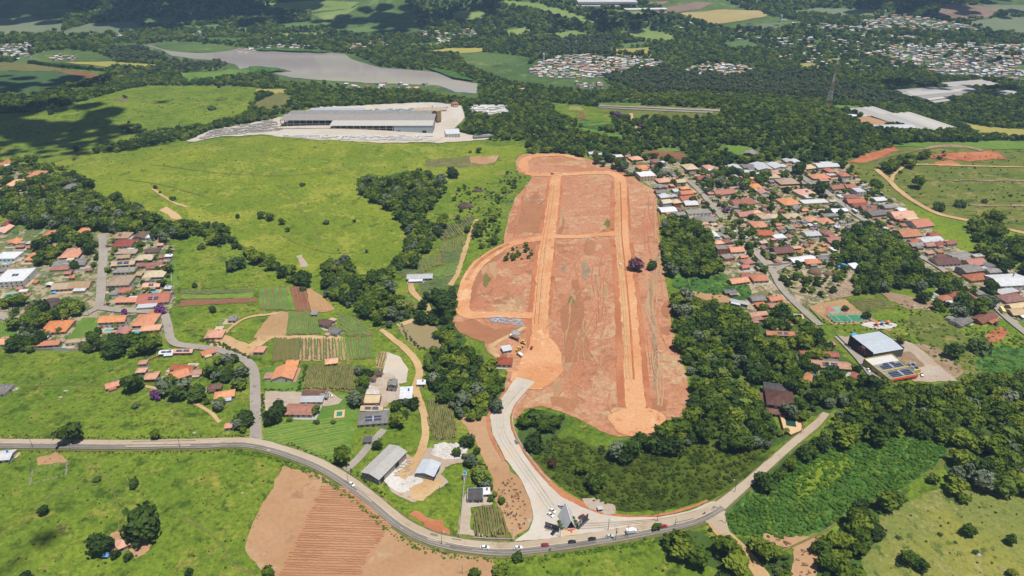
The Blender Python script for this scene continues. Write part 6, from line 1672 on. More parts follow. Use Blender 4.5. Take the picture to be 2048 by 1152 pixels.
# the woods: the 300 broad-leaved trees that show largest stand alone, the rest are masses
TREES.sort(key=lambda t: -t[0])
nb = sum(1 for s in SINGLE if s[3] in 'by' and s[4]); quota = {'b': 300 - nb, 'd': 150, 'u': 60, 'a': 40, 'e': 60, 'l': 110, 's': 50}
rest = {}
i = 0
for sc, k, x, y, z, rad, wd in TREES:
    if any((x - a) ** 2 + (y - b) ** 2 < (0.75 * c + 0.4 * rad) ** 2 for a, b, c in SPOTS): continue
    if quota.get(k, 0) > 0:
        quota[k] -= 1; i += 1
        adj = {'b': 'leafy green tree in ', 'd': 'dense dark green tree in ', 'u': 'low green shrub in ', 'a': 'palm tree among ', 'e': 'tall eucalyptus in ', 'l': 'pale yellow-green tree in ', 's': 'silvery grey-green tree in '}[k]
        lab = adj + wd
        place_tree(k, float(x), float(y), float(z), 2.6 if k == 'a' else float(rad), lab, ('shrubs' if k == 'u' else {'b':'leafy trees','d':'dark trees','a':'palms','e':'eucalypts','l':'pale trees','s':'silvery trees'}[k]) + ' of ' + wd, seed=1000 + i)
    else:
        rest.setdefault((wd, k), []).append((x, y, z, 2.6 if k == 'a' else rad))
byk = {}
for (wd, k), L in rest.items(): byk.setdefault(k, []).extend(L)
NMK = {'b': ('woodland', 'mass of leafy treetops in the farther woods and gardens'), 'd': ('dark_woodland', 'mass of dark treetops among the farther woods'), 'u': ('undergrowth', 'shrubby undergrowth along the wood edges'),
       'l': ('pale_woodland', 'pale yellow-green treetops dotted through the farther woods'), 's': ('silvery_woodland', 'silvery treetops dotted through the farther woods'),
       'a': ('palm_grove', 'palms scattered between the farther town houses'), 'e': ('eucalyptus_wood', 'tall eucalypts of the farther woods')}
for k, L in byk.items():
    a = np.array(L, float)
    instancer(NMK[k][0], k, a[:, :3], a[:, 3], rng.uniform(0, 6.28, len(a)), NMK[k][1], 'woodland' if k != 'u' else 'shrubs')

# ------------------------------------------------------------------ far country: towns, then woods
TOWNS = [([(1075,160),(1058,142),(1085,122),(1150,111),(1280,118),(1335,128),(1300,140),(1240,150),(1190,160),(1120,157)],12,.85),([(1152,166),(1200,166),(1208,178),(1160,176)],12,.8),
 ([(1368,142),(1400,128),(1480,130),(1515,145),(1450,156),(1380,152)],12,.85),([(1700,56),(1730,42),(1790,30),(1850,34),(1930,50),(1965,62),(1900,65),(1800,61),(1710,62)],13,.85),
 ([(1560,40),(1700,54),(1725,67),(1890,77),(1890,86),(1730,77),(1640,62)],14,.6),([(1715,110),(1780,97),(1860,96),(1930,88),(2110,90),(2110,170),(1990,158),(1870,152),(1830,134),(1770,118)],13.5,.8),
 ([(1540,75),(1640,68),(1720,86),(1720,110),(1620,112),(1550,102)],16,.5),([(1540,115),(1600,110),(1830,128),(1800,145),(1700,147)],18,.4),([(1700,88),(1800,88),(1930,86),(1860,98),(1780,98)],15,.7),([(475,101),(540,92),(620,92),(640,99),(560,101),(480,104)],14,.8),
 ([(690,93),(760,80),(800,88),(790,95),(700,104)],16,.6),([(838,66),(940,58),(960,75),(900,88),(850,86)],14,.55),([(650,172),(720,170),(860,170),(860,181),(700,183)],15,.4),([(-40,92),(60,88),(72,100),(60,118),(-40,122)],14,.75),
 ([(100,116),(145,107),(150,120),(105,125)],15,.8),([(95,76),(165,70),(290,68),(360,68),(350,76),(170,82)],22,.3),([(375,66),(440,60),(440,75),(380,75)],16,.5),([(255,109),(270,105),(312,112),(290,118)],16,.5),([(1290,46),(1390,42),(1400,58),(1300,58)],18,.55),
 ([(520,72),(560,66),(600,72),(590,82),(520,84)],20,.35),([(1150,185),(1270,190),(1270,203),(1180,200)],22,.3),([(1440,70),(1560,60),(1540,110),(1450,110)],26,.22),([(1025,170),(1055,172),(1050,188),(1030,188)],14,.6)]
fh = []
for i, (poly, sp, pr) in enumerate(TOWNS):
    x, y, z, rad = fill(poly, sp, 3.8, 6.2, pr, 0.1, 300 + i, avoid_clear=(i > 5), keepoff=True, pad=2)
    for j in range(len(x)): fh.append((x[j], y[j], z[j], rad[j], i))
fh.sort(key=lambda t: math.hypot(t[0], t[1]) / t[3])
NEARF = max(0, 296 - sum(1 for h in HOUSES if h['o'].name.startswith('house')))
FR = ['w','w','s','g','g','g','y','o','t','t','s','s']
fr = random.Random(12)
def far_box(mb, w, d, h, rise, x=0, y=0, z=0, a=0, ri=1):
    c, s = math.cos(a), math.sin(a)
    W, D = w / 2, d / 2
    q = [(-W,-D),(W,-D),(W,D),(-W,D)]
    T = lambda u, v, k: (x + u * c - v * s, y + u * s + v * c, z + k)
    base = [T(u, v, -1.5) for u, v in q] + [T(u, v, h) for u, v in q] + [T(-W, 0, h + rise - .05), T(W, 0, h + rise - .05)]
    mb.add(base, [(0,1,5,4),(2,3,7,6),(1,2,6,9,5),(3,0,4,8,7)], 0)
    W += .4; D += .4
    rf = [T(-W,-D,h-.05),T(W,-D,h-.05),T(W,D,h-.05),T(-W,D,h-.05),T(-W,0,h+rise),T(W,0,h+rise)]
    mb.add(rf, [(0,1,5,4),(2,3,4,5),(1,2,5),(3,0,4),(3,2,1,0)], ri)
TOWN_ANG = [fr.uniform(-.5, .5) for _ in TOWNS]
mbf = MB(); fmats = [WALL[0], ROOF['w'], ROOF['g'], ROOF['y'], ROOF['o'], ROOF['t'], WALL[2], ROOF['s']]
RI = {'w': 1, 'g': 2, 'y': 3, 'o': 4, 't': 5, 's': 7}
FARH = []
for n_, (x, y, z, rad, i) in enumerate(fh):
    ro = fr.choice(FR); a = TOWN_ANG[i] + fr.choice([0, 0, 1.5708]) + fr.gauss(0, .05)
    w, d = rad * 2, rad * fr.uniform(1.2, 1.7); st = fr.choice([1, 1, 2]); h = 2.8 * st + .2
    if n_ < NEARF:
        e = empty('house', (float(x), float(y), float(z)), a, None, 'house')
        gable_walls(w, d, h, 1.0).build('wall', WALL[fr.choice([0, 0, 1, 2])], e); gable_roof(w, d, h + .03, 1.0).build('roof', ROOF[ro], e)
        FARH.append(dict(o=e, x=x, y=y, w=w, d=d, rz=a, roof=ro, typ='g', wall=0, st=st, solar=0, lab=None))
    else:
        far_box(mbf, w, d, h, 0.9, float(x), float(y), float(z), a, RI[ro])
tag(mbf.build('distant_town', fmats), 'pale roofs of the distant towns beyond the woods and the lake', 'distant town', kind='stuff')
HX = np.array([(t[0], t[1]) for t in fh])

ZONE = [(-160,-110),(2210,-110),(2210,300),(1780,300),(1745,312),(1690,330),(1560,322),(1400,332),(1290,313),(1140,307),(1058,304),(1050,275),(1000,278),(935,272),(908,262),(935,240),(925,208),(860,204),(640,212),(600,216),(545,236),(445,254),(385,272),(300,288),(235,300),(200,302),(-160,302)]
wz = world_poly(ZONE, 30, 1.0, 2)
drape('woodland_floor', wz, M['far_floor'], 1.0, res=38)
x, y, z, rad = fill(ZONE, 7.6, 3.6, 6.0, 0.93, 0.6, 77, avoid_clear=True, keepoff=False, grow=True)
m = ~occupied(x, y, 3)
for c, hw in ROADS:
    if c[:, 1].max() > 900:
        for q in c[::2]: m &= (x - q[0]) ** 2 + (y - q[1]) ** 2 > (hw + 4) ** 2
x, y, z, rad = x[m], y[m], z[m], rad[m]
# inside the towns only a few trees, and none on a house
px, py, _ = P(x, y, z)
r2 = np.random.default_rng(4)
keep = np.ones(len(x), bool)
for poly, sp, pr in TOWNS:
    ins = pip(px, py, poly); keep &= ~ins | (r2.random(len(x)) < (0.34 if pr > .7 else 0.8))
lake_in = pip(px, py, [(278,90),(350,83),(460,92),(520,101),(560,98),(640,102),(700,108),(760,134),(900,146),(960,166),(958,190),(905,187),(830,172),(700,168),(580,158),(540,148),(585,144),(500,138),(470,133),(440,124),(345,115)])
keep &= ~lake_in
LK = [(278,90),(350,83),(460,92),(520,101),(560,98),(640,102),(700,108),(760,134),(900,146),(960,166),(958,190),(905,187),(830,172),(700,168),(580,158),(540,148),(585,144),(500,138),(470,133),(440,124),(345,115)]
for k in (1.2, 2.2):
    tx, ty, _ = P(x, y, z + rad * k); keep &= ~(pip(tx, ty, LK) & (r2.random(len(x)) < .9))
# open ground: broad patches without trees on the far slopes
nz = np.sin(x * .006 + 1.3) * np.sin(y * .0051) + .5 * np.sin(x * .013 + y * .009)
keep &= ~((y > 1950) & (nz > 0.45)) & ~((nz > 0.8) & (y > 1250))
if len(HX):
    cell = {}
    for hx, hy in HX: cell.setdefault((int(hx // 12), int(hy // 12)), []).append((hx, hy))
    for i in np.nonzero(keep)[0]:
        cx, cy = int(x[i] // 12), int(y[i] // 12)
        for dx in (-1, 0, 1):
            for dy in (-1, 0, 1):
                for hx, hy in cell.get((cx + dx, cy + dy), ()):
                    if (x[i] - hx) ** 2 + (y[i] - hy) ** 2 < 64: keep[i] = False
x, y, z, rad, px, py = x[keep], y[keep], z[keep], rad[keep], px[keep], py[keep]
euc = pip(px, py, [(1200,160),(1260,145),(1380,152),(1480,160),(1640,140),(1650,170),(1800,195),(1800,215),(1640,200),(1440,190),(1280,190)]) | pip(px, py, [(215,105),(300,100),(345,118),(400,122),(475,128),(470,142),(360,145),(320,125),(220,122)]) | pip(px, py, [(1110,85),(1220,75),(1220,108),(1150,108),(1110,100)])
euc |= pip(px, py, [(1060,108),(1120,100),(1300,112),(1300,118),(1085,116)])
pick = r2.random(len(x))
for k, mm, nm, lab in (('b', ~euc & (pick < .62), 'far_woodland', 'unbroken woods covering the far hills and valleys'), ('l', ~euc & (pick > .95), 'far_pale_woodland', 'paler treetops dotted through the far woods'), ('d', ~euc & (pick >= .62) & (pick <= .95), 'far_dark_woodland', 'darker treetops mixed through the far woods'),
                       ('e', euc, 'far_eucalyptus_wood', 'tall grey-green eucalyptus stands before and beside the lake')):
    sc = rad[mm] * (1.0 if k != 'e' else 0.9)
    instancer(nm, k, np.column_stack([x[mm], y[mm], z[mm] - .2]), sc, r2.uniform(0, 6.28, mm.sum()), lab, 'woodland')
print('far trees', len(x), 'wood trees', len(TREES), 'far houses', len(fh))

# tree rows and dark hedges far off
def row(name, line, gap, rad, key, label, seed):
    g = G(*np.array(line, float).T)[:, :2]; c = resample(g, gap)
    r = np.random.default_rng(seed); q = c + r.normal(0, gap * .15, c.shape)
    instancer(name, key, np.column_stack([q, H(q[:, 0], q[:, 1]) - .3]), rad * r.uniform(.8, 1.2, len(q)), r.uniform(0, 6.28, len(q)), label, 'hedge')
row('tree_row', [(60,128),(130,136),(200,142),(260,146)], 7, 5, 'd', 'clipped dark tree row along the edge of the far brown field', 1)
row('tree_row', [(1820,215),(1870,235),(1920,262),(1945,282)], 6, 5.5, 'd', 'dark tall hedge running down past the greenhouses', 2)
row('tree_row', [(1945,284),(1900,284),(1820,284),(1760,286),(1740,290)], 6, 5.5, 'd', 'dark tall hedge below the greenhouses', 3)
row('tree_row', [(1060,128),(1075,118),(1100,112),(1180,110),(1290,116)], 9, 6, 'b', 'green hedge curving round the far town', 4)

# ------------------------------------------------------------------ grass, weeds, tussocks: what nobody could count
def tufts(name, key, poly, spacing, smin, smax, prob, label, seed, **kw):
    x, y, z, s = fill(poly, spacing, smin, smax, prob, 0.0, seed, **kw)
    instancer(name, key, np.column_stack([x, y, gz(x, y, 2)]), s, rng.uniform(0, 6.28, len(x)), label, 'grass')
MARSH = [(1065,928),(1090,885),(1140,876),(1200,903),(1300,893),(1380,888),(1480,884),(1542,892),(1530,930),(1470,970),(1425,998),(1330,1018),(1240,1020),(1170,1000),(1112,962)]
tufts('marsh_grass', 'g', MARSH, 2.4, 1.0, 2.1, .7, 'tall dark marsh grass filling the hollow beside the road', 1)
tufts('weed_growth', 'w', [(1448,1008),(1560,953),(1625,904),(1700,879),(1880,875),(1902,890),(1870,938),(1760,998),(1650,1060),(1560,1080),(1452,1065)], 2.2, 1.0, 2.1, .85, 'lush knee-high weeds in the hollow right of the road', 2)
tufts('dry_tussocks', 'dry', [(1000,962),(1020,955),(1045,990),(1058,1030),(1050,1055),(1030,1060),(1010,1030),(992,985)], 2.2, .6, 1.3, .55, 'withered plants standing in the tan strip field', 3)
tufts('dry_tussocks', 'dry', [(1525,1075),(1640,1078),(1648,1100),(1620,1160),(1585,1160),(1590,1100)], 3, .8, 1.5, .5, 'dry bushes on the tan patch by the stream', 4)
tufts('pasture_tussocks', 'u', [(100,330),(300,300),(560,275),(850,295),(1040,300),(980,340),(890,340),(720,350),(800,440),(800,500),(700,520),(600,510),(470,470),(300,400),(180,370)], 17, .35, 1.1, .55, 'small dark tussocks scattered over the pasture hill', 5)
tufts('meadow_tussocks', 'g', [(0,905),(500,900),(560,935),(490,1100),(530,1160),(0,1160)], 4.6, .3, 1.0, .35, 'grass clumps all over the meadow below the road', 11)
tufts('meadow_tussocks', 'g', [(0,710),(300,715),(330,785),(440,850),(440,880),(0,880)], 5, .3, .8, .3, 'grass clumps all over the meadow above the road', 12)
tufts('meadow_tussocks', 'g', [(1000,1140),(1100,1108),(1300,1085),(1400,1070),(1480,1120),(1500,1160),(990,1160)], 3.6, .4, 1.1, .2, 'grass clumps on the bank below the road', 13)
tufts('weed_growth', 'w', [(1800,640),(1900,650),(2048,660),(2048,760),(1930,765),(1840,690)], 3.4, .7, 2.0, .5, 'rank weeds on the waste ground right of the black warehouse', 14)
tufts('meadow_tussocks', 'g', [(1610,640),(1660,655),(1790,690),(1830,685),(1790,610),(1850,610),(2000,650),(1860,640)], 3.4, .6, 1.6, .5, 'grass clumps between the sports court and the black warehouse', 15)
tufts('scrub', 'u', [(1345,548),(1430,548),(1500,572),(1500,600),(1430,600),(1345,578)], 5, .8, 2.0, .5, 'scrub in the clearing beside the town grove', 16)
tufts('pasture_tussocks', 'u', [(1725,1160),(1745,1062),(1850,990),(2048,990),(2100,1160)], 7, .3, .9, .7, 'small bushes dotted over the dry pasture', 6)
tufts('pasture_tussocks', 'u', [(1700,345),(1800,300),(2100,300),(2100,470),(1960,445),(1880,438),(1800,398)], 9, .5, 1.6, .5, 'scrub dotted over the rough grassland', 7)
tufts('pasture_tussocks', 'u', [(0,235),(180,205),(300,175),(500,180),(480,232),(300,262),(160,282),(0,298)], 26, .6, 2.0, .5, 'bushes dotted over the far pasture', 8)
tufts('pasture_tussocks', 'u', [(0,710),(300,715),(330,785),(440,850),(440,880),(0,880)], 9, .25, .7, .4, 'weeds dotted over the meadow above the road', 9)
tufts('pasture_tussocks', 'u', [(0,905),(500,900),(560,935),(490,1100),(530,1160),(0,1160)], 9, .25, .7, .35, 'weeds dotted over the meadow below the road', 10)
def verge(name, line, off, gap, smin, smax, key, label, seed):
    g = G(*np.array(line, float).T)[:, :2]; c = resample(g, gap)
    d = np.gradient(c, axis=0); d /= np.hypot(d[:, 0], d[:, 1])[:, None]; n = np.column_stack([-d[:, 1], d[:, 0]])
    r = np.random.default_rng(seed); P_ = []
    for o in off:
        q = c + n * (o + r.normal(0, .8, len(c)))[:, None]; P_.append(q[r.random(len(q)) < .8])
    q = np.concatenate(P_)
    instancer(name, key, np.column_stack([q, gz(q[:, 0], q[:, 1], 2)]), r.uniform(smin, smax, len(q)), r.uniform(0, 6.28, len(q)), label, 'grass')
verge('roadside_weeds', MAIN[4:17], (-6.8, -8.2), 1.6, .5, 1.3, 'w', 'green weeds along the lower edge of the main road', 1)
verge('roadside_weeds', MAIN[5:9], (6.5, 7.5), 1.7, .5, 1.2, 'g', 'tall grass along the upper edge of the main road', 2)
verge('roadside_weeds', MAIN[:5], (6.5, 7.6, -6.6), 2.0, .5, 1.1, 'g', 'tall grass along the straight of the main road', 3)
verge('pond_bank', [(797,650),(806,668),(818,684),(832,698),(850,702)], (1.5, 3), 2.2, .6, 1.4, 'u', 'bushes ringing the pond', 9)
verge('hedge', [(402,682),(440,690),(455,697),(500,718)], (0, .8), 1.0, .9, 1.3, 'u', 'clipped green hedge above the bend of the side road', 4)
verge('hedge', [(598,780),(606,755),(612,734)], (0,), 1.0, .8, 1.2, 'u', 'green hedge between the lawn and the maize track', 5)
verge('hedge', [(530,782),(560,781),(596,781)], (0,), 1.0, .7, 1.0, 'u', 'green hedge along the front of the lawn', 6)
verge('hedge', [(525,790),(527,840)], (0,), 1.0, .8, 1.1, 'u', 'green hedge beside the side road', 7)
# ------------------------------------------------------------------ pools
def pool(px, py, wpx, hpx, rot, mat, label, deck=1.6, deckmat=None):
    s, sd = mpp(px, py); g = G1(px, py)
    w, d = wpx * s, max(3.0, hpx * s / sd)
    z = float(gz(g.x, g.y, 3.5))
    e = empty('swimming_pool', (g.x, g.y, z), R(rot), label, 'pool')
    W, D = w / 2 + deck, d / 2 + deck
    mb = MB()
    for a in ((-W, W, -D, -d/2), (-W, W, d/2, D), (-W, -w/2, -d/2, d/2), (w/2, W, -d/2, d/2)): mb.box(*a, -1, .18)
    mb.build('deck', deckmat or M['sandstone'], e)
    MB().box(-w/2, w/2, -d/2, d/2, -1, .06).build('pool_water', M[mat], e)
    HOUSES.append(dict(o=e, x=g.x, y=g.y, w=w + 3, d=d + 3, rz=R(rot), lab=1))
for a in [(25,591,32,6,12,'pool','long narrow pool below the modern white house'),(281,481,18,4,0,'pool','pool between the sand-coloured and brown roofs'),(304,510,9,4,0,'pool','small pool by the meadow edge of the left quarter'),
  (287,528,10,5,0,'pool','round-cornered pool beside the solar-roofed house'),(308,585,20,5,0,'pool','pool behind the long solar-roofed house'),(275,667,18,8,10,'pool','pale blue pool before the stepped orange roofs'),
  (217,662,15,5,0,'pool','turquoise pool of the two-storey pinkish house'),(384,734,13,7,0,'pool','pool behind the farmhouse with the L-shaped roof'),(679,829,11,9,8,'pool_green','small green pool on the mown lawn'),
  (15,524,30,5,0,'pool','pool along the flat white villa on the far left'),(20,543,28,3,8,'pool','deep blue strip pool above the modern white house'),(1580,707,12,6,0,'pool','pool at the end of the terracotta villas'),
  (1630,745,9,9,0,'pool_green','bright green pool between the terracotta villas'),(1557,655,13,5,0,'pool','pool before the solar terracotta roof'),(1587,633,30,5,-8,'pool','long blue pool under the row of palms'),
  (1522,695,11,8,0,'pool','pale pool among the trees left of the terracotta villas'),(1869,593,13,5,20,'pool','pool beside the terracotta houses at the right')]:
    pool(*a)

# ------------------------------------------------------------------ walls, fences
def wall(label, line, h, t, mat, name='boundary_wall', cat='wall', cap=True):
    g = G(*np.array(line, float).T); c = resample(g[:, :2], 8)
    o0 = c[0]; z0 = float(H(*o0))
    e = empty(name, (float(o0[0]), float(o0[1]), z0), 0, label, cat)
    mb, cb = MB(), MB()
    d = np.gradient(c, axis=0); d /= np.hypot(d[:, 0], d[:, 1])[:, None]; n = np.column_stack([-d[:, 1], d[:, 0]])
    z = H(c[:, 0], c[:, 1]) - z0
    for i in range(len(c) - 1):
        for b, tt, lo, hi in ((mb, t / 2, -.6, h), (cb, t / 2 + .05, h + .002, h + .1)):
            v = []
            for k in (i, i + 1):
                p = c[k] - o0
                for s in (-1, 1):
                    q = p + n[k] * s * tt
                    v += [(q[0], q[1], z[k] + lo), (q[0], q[1], z[k] + hi)]
            b.add(v, [(0,4,5,1),(6,2,3,7),(1,5,7,3),(0,2,6,4),(0,1,3,2),(4,6,7,5)])
    mb.build('wall', mat, e)
    if cap: cb.build('coping', M['concrete'], e)
    return e
wall('long white wall of the driveway beside the pale blue house', [(919,1076),(922,1040),(926,1000),(930,950)], 2.2, .25, WALL[0])
wall('low pale retaining wall under the small maize plot', [(945,1077),(975,1079),(1005,1080),(1030,1081)], 1.0, .3, M['concrete'])
wall('white meadow wall below the lean-to orange roof', [(108,701),(137,703)], 3.0, .3, WALL[0])
wall('long grey garden wall at the upper edge of the meadow', [(50,700),(80,701),(107,701)], 2.0, .25, WALL[2])
wall('cream wall rising from the meadow corner', [(138,703),(165,702),(180,692)], 2.4, .25, WALL[1])
wall('long white wall across the left quarter', [(60,549),(110,546),(150,543),(187,540)], 2.0, .25, WALL[0])
wall('pale wall at the meadow side of the left quarter', [(343,545),(344,560),(345,585)], 2.2, .25, WALL[2])
wall('grey concrete wall of the town yard', [(1534,534),(1570,531),(1620,525),(1662,519)], 3.0, .3, M['concrete'])
wall('grey wall beside the concrete street of the upper right houses', [(1843,508),(1870,505),(1900,502)], 2.4, .25, WALL[2])
wall('stone wall along the upper edge of the small lawn', [(1388,729),(1412,727),(1438,727)], 2.0, .3, M['concrete'])
wall('concrete wall along the street of the black warehouse', [(1672,672),(1690,690),(1700,700)], 2.0, .25, WALL[1])
wall('pale wall along the lane of the sports court', [(1618,618),(1632,632),(1645,646)], 1.6, .25, WALL[1])
wall('brick wall below the garden of the grey house', [(275,733),(290,726),(318,714)], 1.8, .3, M['brick'])
wall('white retaining wall by the far left drive', [(12,647),(30,655),(45,657)], 2.4, .3, WALL[0])
wall('white wall of the far left garden', [(46,658),(36,672),(28,678)], 2.2, .3, WALL[0])

def fence(label, line, h, gap, name='fence', rails=2, mesh=None):
    g = G(*np.array(line, float).T)[:, :2]; c = resample(g, gap)
    z0 = float(H(*c[0])); e = empty(name, (float(c[0][0]), float(c[0][1]), z0), 0, label, 'fence')
    pm = MB().tube((0,0,-.4),(0,0,h),.09,.08,6).mesh('post', M['post'])
    pts = [Vector((float(p[0]-c[0][0]), float(p[1]-c[0][1]), float(H(*p)) - z0)) for p in c]
    for p in pts: link('post', pm, e, p)
    for k in range(rails):
        mb = MB()
        for a, b in zip(pts[:-1], pts[1:]):
            q = Vector((0, 0, h * (.45 + .45 * k))); mb.tube(a + q, b + q, .035, n=4)
        mb.build('rail', M['post'], e)
    return e
M['post'] = flat_mat('weathered_wood', alb(140,124,106), 0.9, 0.15)
fence('post fence round the bare corral by the main road', [(62,955),(60,935),(70,915),(100,907),(140,903),(138,920),(128,938)], 1.4, 4)
fence('fence along the straight of the main road, lower side', [(140,899),(250,900),(400,899),(480,898)], 1.3, 7)
fence('fence along the upper side of the straight road', [(160,880),(250,882),(360,881),(440,882)], 1.3, 7)
fence('fence crossing the upper meadow', [(40,768),(110,768),(180,769),(210,770)], 1.2, 8)
fence('white posts in front of the long grey shed', [(708,950),(725,958),(745,965)], 1.6, 4)
fence('fence down the pasture edge below the walled field', [(998,312),(985,340),(975,370),(968,395)], 1.4, 8)

# stone foundation in the corral
g = G1(98, 946); e = empty('stone_foundation', tuple(g), .45, 'low grey stone foundation in the corral below the road', 'ruin')
r_ = random.Random(3); st = flat_mat('grey_fieldstone', alb(158,150,138), .95, .2, 1.5)
sm = [MB().add((ICO1[0] * np.array([.9, .6, .45]) * (1 + np.random.default_rng(k).normal(0, .14, (len(ICO1[0]), 1)))).tolist(), ICO1[1]).mesh('stone', st) for k in range(3)]
for side in range(4):
    L = (9, 6)[side % 2]
    for i in range(9):
        u = -L + 2 * L * i / 8 + r_.uniform(-.3, .3); v = (6, 9)[side % 2] * (-1 if side < 2 else 1) + r_.uniform(-.2, .2)
        p = (u, v, .1) if side % 2 == 0 else (v, u, .1)
        o = link('stone', sm[r_.randrange(3)], e, p, r_.uniform(0, 3))

# ------------------------------------------------------------------ rocks
ROCK = flat_mat('weathered_brown_rock', alb(134,108,90), .9, .25, .25, bump=.6); ROCKD = flat_mat('dark_bare_rock', alb(104,84,80), .9, .2, .2, bump=.6); ROCKG = flat_mat('pale_grey_rock', alb(190,178,164), .9, .2, .4, bump=.6)
def rock(px, py, wpx, hf, mat, label, seed, flat_=.7):
    s, sd = mpp(px, py); g = G1(px, py); r = np.random.default_rng(seed); v, f = ICO2
    k = wpx * s / 2
    pts = v * (1 + .16 * np.sin(v[:, :1] * 3.1 + seed) + r.normal(0, .05, (len(v), 1))) * np.array([k, k * flat_, k * hf])
    o = MB().add(pts.tolist(), f).build('boulder', mat, None, True, (g.x, g.y, g.z))
    tag(o, label, 'boulder')
rock(1628,546,34,.55,ROCK,'large brown boulder left of the blue tarpaulin shelter',1); rock(1733,563,24,.75,ROCK,'round brown boulder under the town wood',2); rock(932,414,34,.5,ROCKD,'dark rock outcrop on the weedy bank',3)
rock(957,383,18,.6,ROCKD,'small dark rock outcrop near the pasture fence',4); rock(1955,1110,13,.7,ROCKG,'grey boulder beside a bush in the dry pasture',5); rock(1655,548,22,.5,ROCK,'pale brown rock beside the large town boulder',6)
rock(242,200,36,.12,ROCK,'flat rock outcrop on the crest of the far pasture',7); rock(227,232,14,.15,ROCKG,'pale stone scatter on the far pasture slope',8); rock(1828,540,34,.35,ROCK,'flat brown rock at the lower edge of the town wood',9)
rock(122,795,9,.5,ROCKG,'pale rock alone in the upper meadow',10); rock(132,782,10,.4,ROCKG,'pale flat rock in the upper meadow',11); rock(388,866,9,.5,ROCKG,'tan rock beside the straight road',12); rock(730,502,7,.6,ROCKG,'pale rock beside a dark bush on the pasture hill',13)
rock(1357,1113,9,.6,ROCKG,'pale rock below the roadside trees',14); rock(1058,1040,15,.35,ROCKG,'white lime heap on the edge of the tan strip field',15); rock(485,986,7,.6,ROCKG,'small pale rock in the lower left pasture',16)
# bare rock slope in the left quarter
g = G1(84, 616); rz = R(10)
v, f = ICO2; r = np.random.default_rng(8)
pts = v * (1 + .1 * np.sin(v[:, 1:2] * 4) + r.normal(0, .04, (len(v), 1))) * np.array([15, 13, 5.0])
o = MB().add(pts.tolist(), f).build('rock_slope', ROCKD, None, True, (g.x, g.y, g.z - 1.0), rz); tag(o, 'big dark bare rock slope among the left gardens', 'rock')
g = G1(103, 606)
o = MB().add((pts * np.array([.45, .6, .9])).tolist(), f).build('rock_slope', ROCKD, None, True, (g.x, g.y, g.z - 1.0), rz); tag(o, 'smaller dark rock hump joining the big rock slope', 'rock')

# ------------------------------------------------------------------ vehicles
def paint(name, c, metal=0.0):
    t = NT(name); t.b.inputs['Base Color'].default_value = (*c, 1); t.rough(0.3, 0.5); t.b.inputs['Metallic'].default_value = metal
    t.b.inputs['Coat Weight'].default_value = 0.4; t.b.inputs['Coat Roughness'].default_value = 0.1
    return t.mat
PAINT = {'white': paint('white_car_paint', (.72,.72,.72)), 'black': paint('black_car_paint', (.012,.012,.014)), 'red': paint('red_car_paint', (.35,.02,.03)), 'silver': paint('silver_car_paint', (.45,.5,.55)),
         'darkred': paint('dark_red_car_paint', (.13,.02,.03)), 'grey': paint('grey_car_paint', (.22,.24,.25)), 'yellow': paint('yellow_machine_paint', (.65,.42,.08)), 'green': paint('green_bus_paint', (.12,.2,.1)), 'lightyellow': paint('yellow_bus_paint', (.72,.62,.2)), 'maroon': paint('maroon_car_paint', (.16,.02,.04))}
M['rubber'] = flat_mat('black_rubber', (.015,.015,.015), .9); M['lamp'] = flat_mat('clear_lamp', (.7,.7,.68), .2); M['tail'] = flat_mat('red_lamp', (.4,.02,.02), .3)
WHEEL = MB().tube((0,-.11,0),(0,.11,0),.33,n=14).mesh('wheel', M['rubber'])
RIMM = MB().tube((0,-.125,0),(0,.125,0),.2,n=10).mesh('rim', M['steel'])
def lofted(sections, mat, name):
    """body from cross-sections (x, half width at bottom, half width at top, z0, z1)"""
    mb = MB(); v = []
    for x, a, b, z0, z1 in sections: v += [(x,-a,z0),(x,a,z0),(x,b,z1),(x,-b,z1)]
    n = len(sections); f = []
    for i in range(n - 1):
        for k in range(4): f.append((4*i+k, 4*i+(k+1)%4, 4*i+4+(k+1)%4, 4*i+4+k)[::-1])
    f += [(0,1,2,3), (4*n-1,4*n-2,4*n-3,4*n-4)]
    return mb.add(v, f).mesh(name, mat)
def car_body(mat): return lofted([(-2.1,.72,.68,.42,.82),(-1.95,.84,.8,.28,.95),(-1.2,.86,.82,.24,.98),(.9,.86,.82,.24,.98),(1.75,.84,.76,.26,.86),(2.08,.74,.66,.36,.7)], mat, 'body')
def cabin(): return lofted([(-1.75,.74,.70,.962,.99),(-1.25,.76,.62,.97,1.44),(.15,.76,.62,.97,1.46),(.95,.74,.70,.972,.99)], M['glass'], 'windows')
def roofp(mat): return lofted([(-1.28,.58,.56,1.45,1.47),(-.6,.62,.6,1.462,1.5),(.1,.6,.58,1.465,1.49)], mat, 'roof')
CARM = {}
CABIN = cabin()
def car(px, py, a, b, col, label, group=None, layer=6.9, k=1.0):
    g = G1(px, py); e = empty('parked_car' if 'parked' in label else 'car', (g.x, g.y, float(gz(g.x, g.y, layer))), pdir(a, b), label, 'car', group)
    if col not in CARM: CARM[col] = (car_body(PAINT[col]), roofp(PAINT[col]))
    link('body', CARM[col][0], e); link('windows', CABIN, e); link('roof', CARM[col][1], e)
    for x in (-1.3, 1.32):
        for y in (-.78, .78):
            w = link('wheel', WHEEL, e, (x, y, .33)); link('rim', RIMM, w)
    for y in (-.56, .56):
        unit_part('headlight', M['lamp'], e, (2.02, y, .64), (.1, .26, .14)); unit_part('tail_light', M['tail'], e, (-2.08, y, .72), (.1, .24, .14))
    e.scale = (k, k, k); return e
